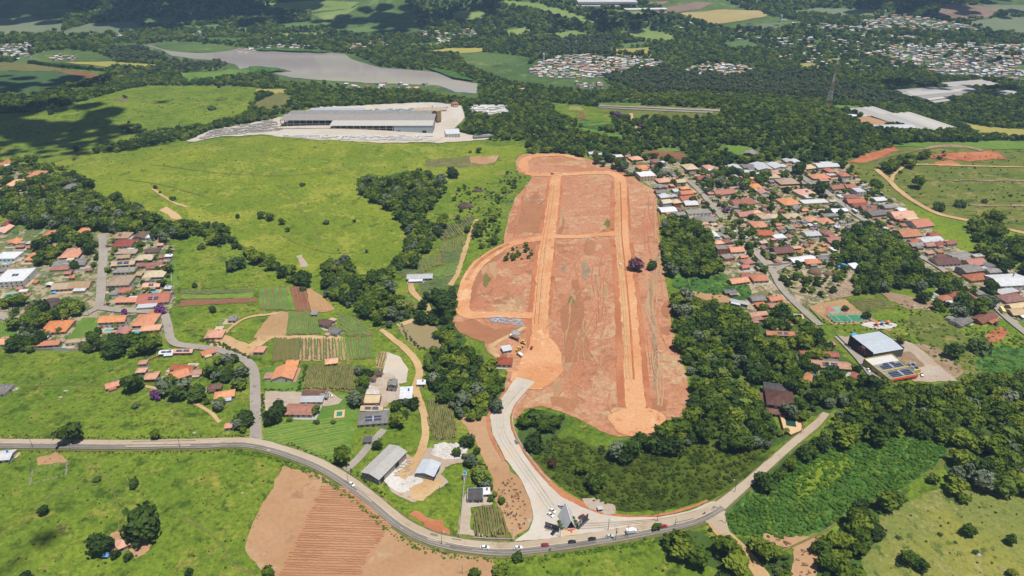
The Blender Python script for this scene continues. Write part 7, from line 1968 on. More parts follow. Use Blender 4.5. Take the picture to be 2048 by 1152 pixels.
def pickup(px, py, a, b, col, label, layer=6.9):
    g = G1(px, py); e = empty('pickup', (g.x, g.y, float(gz(g.x, g.y, layer))), pdir(a, b), label, 'pickup')
    lofted([(-2.7,.88,.88,.4,.62),(2.1,.9,.88,.36,.64),(2.65,.82,.78,.4,.62)], PAINT[col], 'body').name = 'body'
    link('body', lofted([(-2.7,.88,.88,.4,.66),(0,.92,.9,.34,.66),(.0,.92,.9,.34,1.04),(1.7,.9,.84,.34,1.02),(2.55,.84,.76,.4,.86)], PAINT[col], 'body'), e)
    bd = MB(); bd.box(-2.7,-.003,-.9,-.82,.665,1.12); bd.box(-2.7,-.003,.82,.9,.665,1.12); bd.box(-2.7,-2.62,-.82,.82,.665,1.12); bd.build('bed_side', PAINT[col], e)
    MB().box(-2.6,-.01,-.81,.81,.67,1.1).build('bed_cover', M['dark2'], e)
    link('windows', lofted([(-.02,.8,.66,1.045,1.6),(.7,.8,.66,1.045,1.62),(1.4,.78,.74,1.03,1.06)], M['glass'], 'windows'), e)
    link('roof', lofted([(0,.62,.6,1.605,1.66),(.7,.62,.6,1.622,1.66)], PAINT[col], 'roof'), e)
    for x in (-1.7, 1.65):
        for y in (-.82, .82):
            w = link('wheel', WHEEL, e, (x, y, .36)); link('rim', RIMM, w)
    for y in (-.6, .6): unit_part('headlight', M['lamp'], e, (2.5, y, .72), (.12, .28, .16))
    return e
M['dark2'] = flat_mat('dark_bed_cover', (.06,.065,.08), .6)
def truck(px, py, a, b, cabcol, boxmat, label, L=6.2, hbox=2.9, name='truck', layer=6.9, wb=1.1):
    g = G1(px, py); e = empty(name, (g.x, g.y, float(gz(g.x, g.y, layer))), pdir(a, b), label, 'truck')
    MB().box(-L/2, L/2 - 1.9, -wb, wb, .9, hbox).build('cargo_box', boxmat, e)
    link('cab', lofted([(L/2-1.7,wb*.95,wb*.9,.5,2.3),(L/2-.5,wb*.95,wb*.86,.5,2.25),(L/2+.05,wb*.92,wb*.84,.5,1.4)], PAINT[cabcol], 'cab'), e)
    unit_part('windscreen', M['glass'], e, (L/2 - .18, 0, 1.75), (.3, wb * 1.5, .6))
    MB().box(-L/2, L/2 - 1.7, -.4, .4, .5, .897).build('chassis', M['dark2'], e)
    for x in (-L/2 + 1.2, L/2 - 1.0):
        for y in (-wb + .15, wb - .15):
            w = link('wheel', WHEEL, e, (x, y, .45)); w.scale = (1.36, 1.3, 1.36); link('rim', RIMM, w)
    for y in (-.7, .7): unit_part('headlight', M['lamp'], e, (L/2 + .04, y * wb, .9), (.1, .3, .2))
    return e
car(704,972,(700,968),(720,984),'white','white car driving round the bend beside the ploughed field')
car(970,1098.5,(960,1098),(1000,1100),'white','white car on the main road below the small maize plot',k=1.15)
car(1036,1099,(1020,1100),(1060,1097),'white','white car on the main road at the edge of the gravel forecourt',k=1.1)
car(1090,1093,(1060,1097),(1110,1091),'red','bright red car on the main road, above the small roadside shrub')
car(1144,1087,(1120,1090),(1160,1085),'black','black car on the main road straight below the A-frame kiosk')
car(1184,1081,(1160,1085),(1200,1079),'black','black car on the main road just ahead of the silver one')
car(1219,1075.5,(1200,1079),(1240,1073),'silver','silver car on the main road beside the transformer pole')
truck(1263,1067.5,(1240,1072),(1285,1064),'white',PAINT['white'],'white box truck on the main road between two utility poles')
car(1327,1056,(1310,1058),(1350,1050),'red','red car half hidden by the bushy roadside tree'); car(1319,1053,(1310,1058),(1350,1050),'grey','grey car beside the red one at the bushy roadside tree')
car(1513,953,(1500,965),(1540,930),'black','dark car climbing the road past the marsh meadow')
car(1033,886,(1036,892),(1028,874),'grey','grey car at the edge of the gravel access road by the thicket',layer=5.6)
pickup(1123,1017,(1133,1025),(1113,1008),'silver','silver pickup with dark bed cover parked behind the A-frame kiosk',layer=5.6)
car(1105,1024.5,(1099,1020),(1112,1029),'white','white car parked by the kiosk, the one closer to the pickup',layer=5.6); car(1101,1032.5,(1095,1028),(1108,1037),'white','white car parked by the kiosk, the one closer to the billboard',layer=5.6)
car(1163,1036,(1157,1039),(1170,1031),'maroon','maroon car parked behind the right billboard of the kiosk',layer=5.6); car(1107.5,1067,(1104,1071),(1112,1062),'black','black car parked in front of the left kiosk billboard',layer=5.6)
car(1063,698.5,(1060,705),(1067,690),'darkred','dark red car on the orange dirt beside the construction trucks',layer=5.5); car(1105,350,(1099,350),(1112,350),'black','black car on the topmost dirt road of the earth site',layer=5); car(1241,532,(1241,542),(1240,522),'white','white car on the red dirt road by the mauve flowering tree',layer=5,k=1.1)
car(1843,753,(1840,746),(1846,760),'darkred','dark red car on the pale lot beside the yellow shop',layer=3.8); car(1991,651,(1984,644),(1998,658),'black','black car on the upper right street',layer=6.9); car(1736,744,(1730,737),(1742,751),'white','white car in the lane beside the yellow shop',layer=6.9)
car(214,495,(214,503),(213,488),'black','dark car in the street of the left quarter',layer=6.9); car(1692,414,(1686,410),(1700,421),'white','white car in the main town street',layer=6.9); car(660,0+795,(655,796),(668,794),'white','white car by the small grey carport of the gravel yard',layer=3.8)
def bus(px, py, a, b, col, label):
    g = G1(px, py); e = empty('bus', (g.x, g.y, float(gz(g.x, g.y, 6.9))), pdir(a, b), label, 'bus')
    MB().box(-4.6,4.6,-1.2,1.2,.45,2.0).build('body', PAINT[col], e); MB().box(-4.55,4.55,-1.18,1.18,2.003,2.7).build('windows', M['glass'], e); MB().box(-4.6,4.6,-1.2,1.2,2.703,2.95).build('roof', PAINT['white' if col != 'lightyellow' else col], e)
    for x in (-2.8, 3.0):
        for y in (-1.05, 1.05): w = link('wheel', WHEEL, e, (x, y, .48)); w.scale = (1.4,1.4,1.4)
bus(2003,626,(1996,618),(2012,638),'lightyellow','yellow bus in the upper right street'); bus(1708,427,(1700,421),(1718,436),'green','green bus with white roof in the main town street')
# site machines
g = truck(1028,678.5,(1045,686),(1012,672),'white',flat_mat('brown_tipper', alb(150,120,104), .7),'long white lorry with brown load bed among the construction machines',9,2.3,layer=4.5,wb=1.25)
truck(1040,712.5,(1050,718),(1032,706),'yellow',PAINT['white'],'pale yellow lorry parked beside the red-roofed site house',6,2.2,layer=4.5)
def digger(px, py, rz, label):
    g = G1(px, py); e = empty('digger', (g.x, g.y, float(gz(g.x, g.y, 4.5))), rz, label, 'digger')
    MB().box(-1.6,1.6,-.9,.9,.6,1.5).build('body', PAINT['yellow'], e); MB().box(-.9,.7,-.75,.75,1.503,2.7).build('cab', M['glass'], e); MB().box(-1.0,.8,-.85,.85,2.703,2.85).build('cab_roof', PAINT['yellow'], e)
    b = MB(); b.tube((1.5,0,1.3),(3.4,0,2.8),.2,.16); b.tube((3.4,0,2.8),(4.6,0,1.0),.16,.12); b.build('arm', PAINT['yellow'], e); MB().box(4.2,4.9,-.5,.5,.4,1.0).build('bucket', M['dark2'], e); MB().box(-2.6,-1.8,-1,1,.3,1.0).build('front_shovel', PAINT['yellow'], e)
    for x in (-1.1, 1.1):
        for y in (-.95, .95): w = link('wheel', WHEEL, e, (x, y, .6)); w.scale = (1.8,1.8,1.8)
digger(1046,688,2.6,'yellow backhoe digger behind the long white lorry'); digger(1037,701,.8,'small dark-wheeled yellow machine beside the bushes of the site house')
# motorbike with rider
g = G1(1408,1030); e = empty('motorbike', (g.x, g.y, float(gz(g.x, g.y, 6.9))), pdir((1400,1034),(1416,1026)), 'dark motorbike with a rider at the lane junction', 'motorbike')
MB().box(-.5,.5,-.12,.12,.45,.85).build('body', PAINT['black'], e)
for x in (-.65, .65): link('wheel', WHEEL, e, (x, 0, .33))
MB().tube((.45,-.35,1.0),(.45,.35,1.0),.03).build('handlebar', M['steel'], e)
def person(x, y, z, rz, label, shirt, trousers, sit=False):
    sk = bpy.data.meshes.new('person')
    if sit: pts = [(0,0,.85),(0,0,1.15),(.06,0,1.42),(.1,0,1.55),(.12,0,1.72),(.22,.1,.82),(.3,.16,.45),(.22,-.1,.82),(.3,-.16,.45),(.05,.2,1.38),(.25,.24,1.15),(.45,.25,1.02),(.05,-.2,1.38),(.25,-.24,1.15),(.45,-.25,1.02)]
    else: pts = [(0,0,.92),(0,0,1.2),(0,0,1.42),(0,0,1.52),(.02,0,1.66),(.03,.1,.5),(0,.11,.06),(-.02,-.1,.5),(0,-.11,.06),(0,.2,1.4),(.0,.24,1.1),(.05,.24,.85),(0,-.2,1.4),(0,-.24,1.1),(.05,-.24,.85)]
    ed = [(0,1),(1,2),(2,3),(3,4),(0,5),(5,6),(0,7),(7,8),(2,9),(9,10),(10,11),(2,12),(12,13),(13,14)]
    sk.from_pydata(pts, ed, []); sk.materials.append(shirt)
    o = link('person', sk, None, (x, y, z), rz); md = o.modifiers.new('skin', 'SKIN'); o.modifiers.new('sub', 'SUBSURF').levels = 1
    rad = [.15,.16,.17,.06,.11,.08,.05,.08,.05,.07,.05,.04,.07,.05,.04]
    for i, v in enumerate(sk.skin_vertices[0].data): v.radius = (rad[i], rad[i]); v.use_root = (i == 0)
    return tag(o, label, 'person')
dk = flat_mat('dark_clothing', (.03,.035,.05), .9); lt = flat_mat('light_clothing', (.5,.48,.45), .9)
person(g.x, g.y, float(gz(g.x, g.y, 6.9)), e.rotation_euler.z, 'person in dark clothing riding the motorbike', dk, dk, True)

# ------------------------------------------------------------------ poles
M['polec'] = flat_mat('grey_concrete_pole', alb(150,142,132), .85, .1)
def pole(px, py, h, label, arms=1, lamp=None, trafo=False, rz=0.0, layer=3):
    g = G1(px, py); e = empty('utility_pole' if not lamp else 'street_lamp', (g.x, g.y, float(gz(g.x, g.y, layer))), rz, label, 'pole' if not lamp else 'street lamp')
    MB().tube((0,0,-.5),(0,0,h),.17,.1,8).build('pole', M['polec'], e)
    for k in range(arms):
        mb = MB(); mb.box(-1.1,1.1,-.06,.06,h-.4-k*.9,h-.28-k*.9); mb.build('crossarm', M['polec'], e)
        ib = MB()
        for x in (-1.0,-.35,.35,1.0): ib.tube((x,0,h-.28-k*.9),(x,0,h-.06-k*.9),.05)
        ib.build('insulator', M['dark2'], e)
    if trafo: MB().tube((.1,-.45,h-3.2),(.1,-.45,h-2.0),.38,n=10).build('transformer', M['dark2'], e)
    if lamp:
        MB().tube((0,0,h-1.2),(lamp,.3,h-.8),.05).build('lamp_arm', M['steel'], e); MB().box(lamp-.3,lamp+.3,.15,.45,h-.86,h-.72).build('lamp_head', M['lamp'], e)
pole(1231,1082,9.5,'utility pole with a grey transformer beside the silver car',2,None,True); pole(1254.5,1077.5,9.5,'utility pole just behind the white box truck',2); pole(1216,1063,9,'slim pole with a side lamp on the gravel left of the transformer pole',0,1.6)
pole(1314,1045,9,'pole standing alone on the gravel above the bushy roadside tree',1,None); pole(1120,1076,9,'pole in front of the left kiosk billboard',1,1.2); pole(697,968,10,'pole at the lane mouth opposite the long grey shed',1); pole(884,1090,10,'pole with lamp at the bend above the small green roadside shrub',1,1.4)
pole(1024,1083,9,'pole at the lower corner of the small maize plot',1); pole(925,1148,6,'short pole standing in the ploughed field',0); pole(1469,986,10,'pole beside the rising road at the end of the marsh',1,-1.4); pole(1451,1048,11,'pole with wide crossarms in the weeds by the junction',2)
pole(67,897,9,'pole at the corral by the straight road',1); pole(361,896,9,'pole on the straight road opposite the round roadside tree',1); pole(1611,616,12,'tall pale lamp pole at the town street bend',0,1.6); pole(1350,0+1052,6,'short pole in the grass at the tree row',0)
pole(880,1000-10,7,'thin pole at the white stone yard',0); pole(419,693,9,'pole on the bend of the side road',1); pole(178,630,9,'pole at the crossing of the left quarter',1); pole(1600,870,9,'pale pole at the corner of the mansion terrace',1); pole(945,470,7,'thin pole on the vineyard track',0); pole(83,770,5,'thin pole in the upper meadow',0); pole(227,742,5,'thin pole in the meadow below the garden trees',0)

# ------------------------------------------------------------------ the A-frame sales kiosk and its billboards
g = G1(1141, 1060); rz = pdir((1131,1063),(1151,1061.5))
bx = Vector((math.cos(rz), math.sin(rz), 0)); zk = float(gz(g.x, g.y, 5.6))
e = empty('kiosk', (g.x, g.y, zk), rz + .16, 'white A-frame sales kiosk on the gravel forecourt', 'kiosk')
fw, bw, D_, hf, hb = 3.0, 4.0, 10.5, 6.4, 9.0
wm = flat_mat('white_panel', alb(232,234,236), .5, .03)
for sx in (-1, 1):
    A = [Vector((sx*fw,0,0)), Vector((0,0,hf)), Vector((0,D_,hb)), Vector((sx*bw,D_,0))]
    n = (A[1]-A[0]).cross(A[3]-A[0]).normalized() * .12
    MB().add([a - n for a in A] + [a + n for a in A], [(3,2,1,0),(4,5,6,7),(0,1,5,4),(1,2,6,5),(2,3,7,6),(3,0,4,7)]).build('roof_panel', wm, e)
    MB().tube((sx*(fw+.15),-.15,0),(0,-.15,hf+.25),.24,n=4).build('frame_beam', wm, e); MB().tube((sx*(bw+.15),D_+.1,0),(0,D_+.1,hb+.2),.2,n=4).build('frame_beam', wm, e)
MB().tube((0,-.15,hf+.2),(0,D_+.1,hb+.2),.22,n=4).build('ridge_beam', wm, e)
MB().add([(-fw+.3,3.0,0),(fw-.3,3.0,0),(0,3.0,6.2)], [(0,1,2)]).build('interior_shade_sheet', M['dark'], e)  # black sheet standing in for the shade inside the kiosk
MB().box(-1.6,1.9,-1.1,-.3,0,1.0).build('counter', flat_mat('pink_counter', alb(240,150,160), .6), e)
MB().box(-4.6,4.4,-3.6,.6,-.3,.06).build('floor_slab', M['sandstone'], e)
def billboard(a, b, h, label, panels):
    p, q = G1(*a), G1(*b); m = (p + q) / 2; L = (q - p).length
    e = empty('billboard', (m.x, m.y, float(gz(m.x, m.y, 5.6))), math.atan2(q.y - p.y, q.x - p.x), label, 'billboard')
    MB().box(-L/2, L/2, .05, .3, 0, h).build('panel', flat_mat('charcoal_panel', (.035,.033,.038), .5), e)
    for k, (x0, x1, z0, z1, c) in enumerate(panels):
        MB().box(x0*L - L/2, x1*L - L/2, .0, .047, z0*h, z1*h).build('picture' , flat_mat('print', c, .5, .35, .9), e)
    MB().box(-L/2-.2, L/2+.2, -.9, -.003, -.3, .35).build('planter', M['dark2'], e)
billboard((1090,1055.5),(1118,1064.5),3.8,'dark billboard on the side of the kiosk with the parked black car',[(.03,.35,.25,.95,alb(150,140,150)),(.4,.47,.3,.7,alb(230,226,224)),(.5,.95,.3,.9,(.05,.06,.09))])
billboard((1155,1058.5),(1176,1039.5),4.2,'dark billboard hiding the maroon car beside the kiosk',[(.05,.2,.3,.85,alb(214,214,218)),(.26,.42,.3,.85,alb(200,200,206)),(.5,.97,.1,.95,(.05,.045,.05))])
for k, (px, py) in enumerate(((1118,1046),(1121,1052),(1124,1058),(1146,1038),(1150,1045),(1153,1051),(1156,1058))):
    q = G1(px, py); place_tree('u', q.x, q.y, float(gz(q.x, q.y, 5.6)), 1.5, ('planted shrub along the billboard-and-cars side wall of the kiosk' if k < 3 else 'planted shrub along the maroon-car side wall of the kiosk'), 'shrubs planted beside the kiosk, ' + ('car side' if k < 3 else 'maroon-car side'), 700 + k)
for k, (px, py) in enumerate(((1142,1066),(1144,1067))):
    q = G1(px, py); person(q.x, q.y, float(gz(q.x, q.y, 5.75)), 1.5 + k, ['person in dark clothing standing at the kiosk counter', 'person in light clothing at the kiosk counter'][k], [dk, lt][k], dk)
# small site hut on the gravel heap
g = G1(1200,1021); e = empty('hut', (g.x, g.y, g.z), .1, 'small white-roofed hut on the gravel heap by the access road', 'hut')
MB().box(-1.3,1.3,-1.1,1.1,-.4,2.1).build('wall', WALL[2], e); MB().box(-1.6,1.6,-1.4,1.4,2.103,2.25).build('roof', ROOF['w'], e); unit_part('door', M['dark'], e, (0,-1.13,.95), (.9,.1,1.9))
HOUSES.append(dict(o=e, x=g.x, y=g.y, w=3, d=3, rz=0, lab=1))
sheet('gravel_heap', [(1165,1000),(1190,998),(1225,1012),(1228,1028),(1205,1030),(1180,1018)], 'gravel_pink', 4.6, wob=2)
# water tank on its tower by the driveway
g = G1(930,958); e = empty('water_tank', (g.x, g.y, g.z), 0, 'white tower with blue water tank at the head of the driveway wall', 'tank')
MB().box(-1.1,1.1,-1.1,1.1,-.5,4.6).build('tower', WALL[0], e); MB().tube((0,0,4.603),(0,0,5.9),.95,.8,12).build('tank', M['tank'], e)
# blue shelters and tents
def tarp(px, py, w, d, h, mat, label, name='canopy'):
    g = G1(px, py); e = empty(name, (g.x, g.y, g.z), .1, label, 'canopy')
    mb = MB(); k = 6; v = []; f = []
    for i in range(k + 1):
        t = math.pi * i / k; v += [(-w/2*math.cos(t), -d/2, h*.55 + h*.45*math.sin(t)), (-w/2*math.cos(t), d/2, h*.55 + h*.45*math.sin(t))]
    f = [(2*i,2*i+1,2*i+3,2*i+2) for i in range(k)]
    mb.add(v, f).build('sheet', mat, e)
    for x in (-w/2, w/2):
        for y in (-d/2, d/2): MB().tube((x,y,-.3),(x,y,h*.56),.06).build('leg', M['steel'], e)
BLUE = flat_mat('blue_tarpaulin', (.06,.35,.72), .5, .08)
tarp(1709,678,5,5,4,BLUE,'blue barrel-shaped shelter behind the black warehouse'); tarp(1684,535,10,6,3,BLUE,'bright blue tarpaulin shelter beside the brown boulders'); tarp(212,1115,3.5,3,2.2,flat_mat('pale_blue_sheet', alb(120,170,226), .6),'pale blue sheet shelter below the lone orange-roofed house')
tarp(100,573,6,6,3.4,WALL[0],'white garden tent beside the long cream house'); tarp(108,588,4,3,2,BLUE,'blue pool cover below the long cream house'); tarp(1456,711,2.5,2.5,2,BLUE,'small blue cover among the trees on the wooded slope')

# ------------------------------------------------------------------ sports court, playground
TURF = flat_mat('green_court_turf', alb(72,150,112), .9, .08, .3); COURT2 = flat_mat('pale_green_court', alb(150,186,158), .8, .06, .3); COURTR = flat_mat('pinkish_court_paint', alb(212,120,120), .8, .06)
c4 = [G1(1652,632.5), G1(1729,629.5), G1(1742,643), G1(1670,646.5)]
m = sum(c4, Vector()) / 4; zc = max(p.z for p in c4) + .25
e = empty('sports_court', (m.x, m.y, zc), 0, 'green fenced sports court with white lines', 'court')
def quad(mb, pts, z0, z1): return mb.prism([(p.x - m.x, p.y - m.y) for p in pts][::-1], z0, z1)
quad(MB(), c4, -1, 0.05).build('turf', TURF, e)
def lerp2(u, v): return c4[0].lerp(c4[1], u).lerp(c4[3].lerp(c4[2], u), v)
lb = MB()
def line_(u0, v0, u1, v1, t=.16):
    a, b = lerp2(u0, v0), lerp2(u1, v1); d = Vector((b.x-a.x, b.y-a.y, 0)).normalized(); n = Vector((-d.y, d.x, 0)) * t
    lb.prism([(a.x-n.x-m.x,a.y-n.y-m.y),(b.x-n.x-m.x,b.y-n.y-m.y),(b.x+n.x-m.x,b.y+n.y-m.y),(a.x+n.x-m.x,a.y+n.y-m.y)], .052, .07)
for q in ((.03,.06,.97,.06),(.97,.07,.97,.93),(.97,.94,.03,.94),(.03,.93,.03,.07),(.5,.07,.5,.93),(.2,.2,.2,.8),(.8,.2,.8,.8)): line_(*q)
lb.build('line_marking', M['paint'], e)
FEN = flat_mat('grey_mesh_fence', alb(150,152,156), .6)
pm = MB().tube((0,0,-.5),(0,0,4),.07,n=6).mesh('fence_post', FEN)
for u in np.linspace(-.02,1.02,9):
    for v in (-.05, 1.05): p = lerp2(float(u), v); link('fence_post', pm, e, (p.x-m.x, p.y-m.y, 0))
for v in np.linspace(-.05,1.05,5):
    for u in (-.02, 1.02): p = lerp2(u, float(v)); link('fence_post', pm, e, (p.x-m.x, p.y-m.y, 0))
rb = MB()
for z in (.5, 1.4, 2.3, 3.2, 3.95):
    cs = [lerp2(-.02,-.05), lerp2(1.02,-.05), lerp2(1.02,1.05), lerp2(-.02,1.05)]
    for a, b in zip(cs, cs[1:] + cs[:1]): rb.tube((a.x-m.x,a.y-m.y,z),(b.x-m.x,b.y-m.y,z),.035,n=4)
rb.build('fence_rail', FEN, e)
HOUSES.append(dict(o=e, x=m.x, y=m.y, w=36, d=22, rz=0, lab=1))
d4 = [G1(1652,616), G1(1689,613.5), G1(1706,626), G1(1660,629)]
m2 = sum(d4, Vector()) / 4; e = empty('sports_court', (m2.x, m2.y, max(p.z for p in d4) + .2), 0, 'pale green open court with pink circles', 'court')
MB().prism([(p.x-m2.x,p.y-m2.y) for p in d4][::-1], -1, .05).build('court_slab', COURT2, e)
for k in (-6, 5):
    MB().prism([(k + 3.2*math.cos(t), 1 + 4*math.sin(t)) for t in np.linspace(0, 6.283, 20, endpoint=False)], .052, .08).build('painted_circle', COURTR, e)
    MB().tube((k*1.7,0,0),(k*1.7,0,3.2),.08).build('hoop_post', M['steel'], e)
g = G1(1759,652); 
drape('play_sand', [(g.x + 14*math.cos(t)*(1+.1*math.sin(3*t)), g.y + 6*math.sin(t)) for t in np.linspace(0,6.283,26,endpoint=False)], M['white_spoil'], 4)
e = empty('playground', (g.x + 3, g.y + 1, g.z + .3), .2, 'colourful playground with slides beside the sports court', 'playground')
pr = [flat_mat('orange_plastic', (.75,.2,.05), .5), flat_mat('red_plastic', (.6,.04,.04), .5), flat_mat('violet_plastic', (.2,.2,.55), .5), flat_mat('green_plastic', (.1,.4,.2), .5)]
for k, x in enumerate((-6, -1, 4)):
    for sx in (-1, 1):
        for sy in (-1, 1): MB().tube((x+sx,sy,-.4),(x+sx,sy,3.2),.09).build('tower_leg', pr[3], e)
    MB().box(x-1.1,x+1.1,-1.1,1.1,1.4,1.55).build('platform', pr[1], e)
    MB().add([(x-1.4,-1.4,3.0),(x+1.4,-1.4,3.0),(x+1.4,1.4,3.0),(x-1.4,1.4,3.0),(x,0,4.3)], [(0,1,4),(1,2,4),(2,3,4),(3,0,4),(3,2,1,0)]).build('tower_roof', pr[(0,2,0)[k]], e)
    MB().add([(x-.4,-1.1,1.5),(x+.4,-1.1,1.5),(x+.4,-4,.1),(x-.4,-4,.1),(x-.4,-1.1,1.62),(x+.4,-1.1,1.62),(x+.4,-4,.22),(x-.4,-4,.22)], [(3,2,1,0),(4,5,6,7),(0,1,5,4),(1,2,6,5),(2,3,7,6),(3,0,4,7)]).build('slide', pr[(1,3,2)[k]], e)

# ------------------------------------------------------------------ towers
def wtower(px, py, h, r, label, s0=1.0):
    g = G1(px, py); e = empty('water_tower', (g.x, g.y, g.z), 0, label, 'water tower')
    MB().tube((0,0,-2),(0,0,h*.72),r*.8,n=12).build('column', WALL[0], e); MB().tube((0,0,h*.72+.01),(0,0,h),r,n=12).build('tank', WALL[0], e)
wtower(1087,122,17,2.6,'white water tower at the near corner of the middle far town'); wtower(1837,104,20,2.4,'tall white water tower over the big white town'); wtower(1768,32,16,3,'white water tower on the topmost town hill'); wtower(1561,44,18,3.4,'white water tower left of the hill towns'); wtower(1716,118,13,1.6,'small white water tower among the orange roofs'); wtower(402,80,22,5,'pale twin-block tower at the far lake shore')
g = G1(1655,217); e = empty('radio_mast', (g.x, g.y, g.z), 0, 'tall red and white lattice radio mast behind the dark woods', 'mast')
RW = [flat_mat('mast_red', (.5,.22,.16), .6), flat_mat('mast_white', (.7,.7,.68), .6)]
Hm, B0, B1, n = 84.0, 4.2, .7, 12
for k in range(n):
    z0, z1 = Hm*k/n, Hm*(k+1)/n; f0 = lambda z: B0 + (B1 - B0) * min(1, z / (Hm * .6)); mb = MB(); a, b = f0(z0), f0(z1)
    cs = ((-1,-1),(1,-1),(1,1),(-1,1))
    for i, (sx, sy) in enumerate(cs):
        tx, ty = cs[(i+1) % 4]
        mb.tube((sx*a,sy*a,z0),(sx*b,sy*b,z1),.13,n=4); mb.tube((sx*a,sy*a,z0),(tx*b,ty*b,z1),.07,n=4); mb.tube((tx*a,ty*a,z0),(sx*b,sy*b,z1),.07,n=4); mb.tube((sx*b,sy*b,z1),(tx*b,ty*b,z1),.07,n=4)
    mb.build('mast_section', RW[(k // 2) % 2], e)

# ------------------------------------------------------------------ heaps and stores nobody could count
def heap(name, poly, n, smin, smax, mat, label, seed, layer=3.6, hf=.6, bags=False):
    r = np.random.default_rng(seed); wp = world_poly(poly, 8, 0, 1); lo, hi = wp.min(0), wp.max(0); mb = MB(); k = 0
    while k < n:
        x, y = r.uniform(lo[0], hi[0]), r.uniform(lo[1], hi[1])
        if not pip(np.array([x]), np.array([y]), wp)[0]: continue
        k += 1; s = r.uniform(smin, smax); z = float(gz(x, y, layer)); v, f = ICO1
        if bags: mb.add([(x + s*a, y + s*b, z + s*c) for a, b, c in ((-1,-.4,0),(1,-.4,0),(1,.4,0),(-1,.4,0),(-.9,-.3,.7),(.9,-.3,.7),(.9,.3,.7),(-.9,.3,.7))], [(3,2,1,0),(4,5,6,7),(0,1,5,4),(1,2,6,5),(2,3,7,6),(3,0,4,7)])
        else: mb.add((v * s * (1 + r.normal(0,.15,(len(v),1))) * np.array([1,r.uniform(.6,1),hf]) + np.array([x,y,z])).tolist(), f)
    tag(mb.build(name, mat), label, 'heap', kind='stuff')
heap('stone_heap', [(868,890),(925,886),(938,900),(922,915),(890,918),(864,906)], 150, .4, 1.3, M['white_spoil'], 'white broken stone heaped behind the open shed', 1)
heap('stone_heap', [(790,935),(818,918),(826,932),(810,955),(790,955)], 60, .3, .8, ROCKG, 'cut stone blocks standing beside the grey shed', 2, bags=True)
heap('stone_heap', [(733,772),(760,776),(758,792),(730,796)], 70, .4, 1.0, M['white_spoil'], 'white stone heap in the concrete farmyard', 3)
heap('pipe_store', [(970,637),(1000,634),(1040,640),(1048,655),(1030,652),(985,645)], 120, .5, 1.2, WALL[4], 'rows of pale concrete pipes stored on the earth site', 4, bags=True)
heap('pipe_store', [(1025,664),(1038,662),(1040,672),(1028,674)], 24, .5, 1.1, WALL[4], 'pale pipes beside the long white lorry', 5, bags=True)
heap('rubble', [(1022,440),(1040,425),(1052,440),(1035,465),(1025,470)], 40, .3, .9, ROCKG, 'pale rubble along the upper edge of the earth site', 6); heap('rubble', [(1048,365),(1062,362),(1060,405),(1045,408)], 26, .3, .9, WALL[0], 'white debris beside the little track of the earth site', 7)
heap('rubble', [(1072,400),(1088,398),(1086,407),(1074,408)], 16, .3, .8, WALL[0], 'white debris on the brown plot of the earth site', 8); heap('rubble', [(1148,476),(1205,476),(1204,482),(1150,481)], 22, .3, .9, WALL[0], 'white sacks along the cross road of the earth site', 9); heap('rubble', [(1300,540),(1325,543),(1322,552),(1303,550)], 30, .3, .9, ROCKG, 'pale rubble by the small round tree', 10)
heap('rubble', [(1000,400),(1022,380),(1030,420),(1010,440)], 30, .3, .8, ROCKG, 'stones strewn on the weedy bank', 11); heap('rubble', [(112,1030),(140,1045),(135,1070),(115,1065)], 24, .3, .7, ROCK, 'brown stones in the lower left pasture', 12); heap('rubble', [(1186,568),(1192,566),(1194,578),(1188,580)], 10, .3, .7, ROCKG, 'pale stones on the big red plot', 13)
heap('rubble', [(1660,575),(1705,570),(1712,588),(1668,597)], 60, .4, 1.3, ROCKG, 'broken stones above the sports court', 14); heap('rubble', [(1735,735),(1760,722),(1790,728),(1800,742),(1760,750)], 0, .3, .8, ROCK, 'x', 15) if False else None
heap('rubble', [(856,330),(925,333),(990,328),(990,326),(925,330),(856,327)], 70, .3, .8, ROCKG, 'stones of the field wall on the pasture', 16); heap('grave_rows', [(430,652),(450,635),(456,650),(445,672)], 40, .25, .5, WALL[0], 'small white blocks beside the white cottage', 17, bags=True)

# ------------------------------------------------------------------ clouds whose shadows lie over the hills
CLM = flat_mat('cloud_white', (.85,.85,.85), 1.0, .02, .01, 0.0)
def cloud(px, py, rx, ry, n, label, seed, alt=1150, rmin=.16, rmax=.34):
    g = G1(px, py); c = g + SUN * ((alt - g.z) / SUN.z); r = np.random.default_rng(seed); mb = MB(); v, f = ICO2
    for i in range(n):
        a = r.uniform(0, 6.283); q = math.sqrt(r.random())
        s = r.uniform(rmin, rmax) * min(rx, ry) * (1.15 - .6 * q)
        pts = v * s * (1 + .12 * np.sin(v[:, :1] * 5 + i) + r.normal(0, .05, (len(v), 1))) * np.array([1.25, 1.0, .55]) + np.array([q*math.cos(a)*rx, q*math.sin(a)*ry, r.uniform(-.1,.25)*min(rx, ry)])
        mb.add(pts.tolist(), f)
    o = mb.build('cloud', CLM, None, True, tuple(c)); tag(o, label, 'cloud')
for i, (px, py, rx, ry, n) in enumerate([(80,16,330,190,62),(420,24,330,190,62),(790,46,220,110,40),(700,72,110,50,16),(1230,44,190,90,30),(1880,6,330,140,36),(960,30,120,90,20),(1480,60,110,40,14),
   (70,168,190,85,40),(20,255,150,120,44),(170,272,120,60,30),(160,305,130,36,26),(60,300,90,50,20),(1950,124,110,40,18),(1800,172,110,50,20),(1960,186,130,50,22),(325,205,16,16,10),(450,199,34,14,12),(40,1090,20,20,8),(190,225,26,14,9)]):
    cloud(px, py, rx, ry, n, 'white cumulus cloud drifting high above the valley', 40 + i)
for o in [o for o in C.objects if o.name.startswith('cloud') and o.parent is None]: o['group'] = 'clouds above the valley'

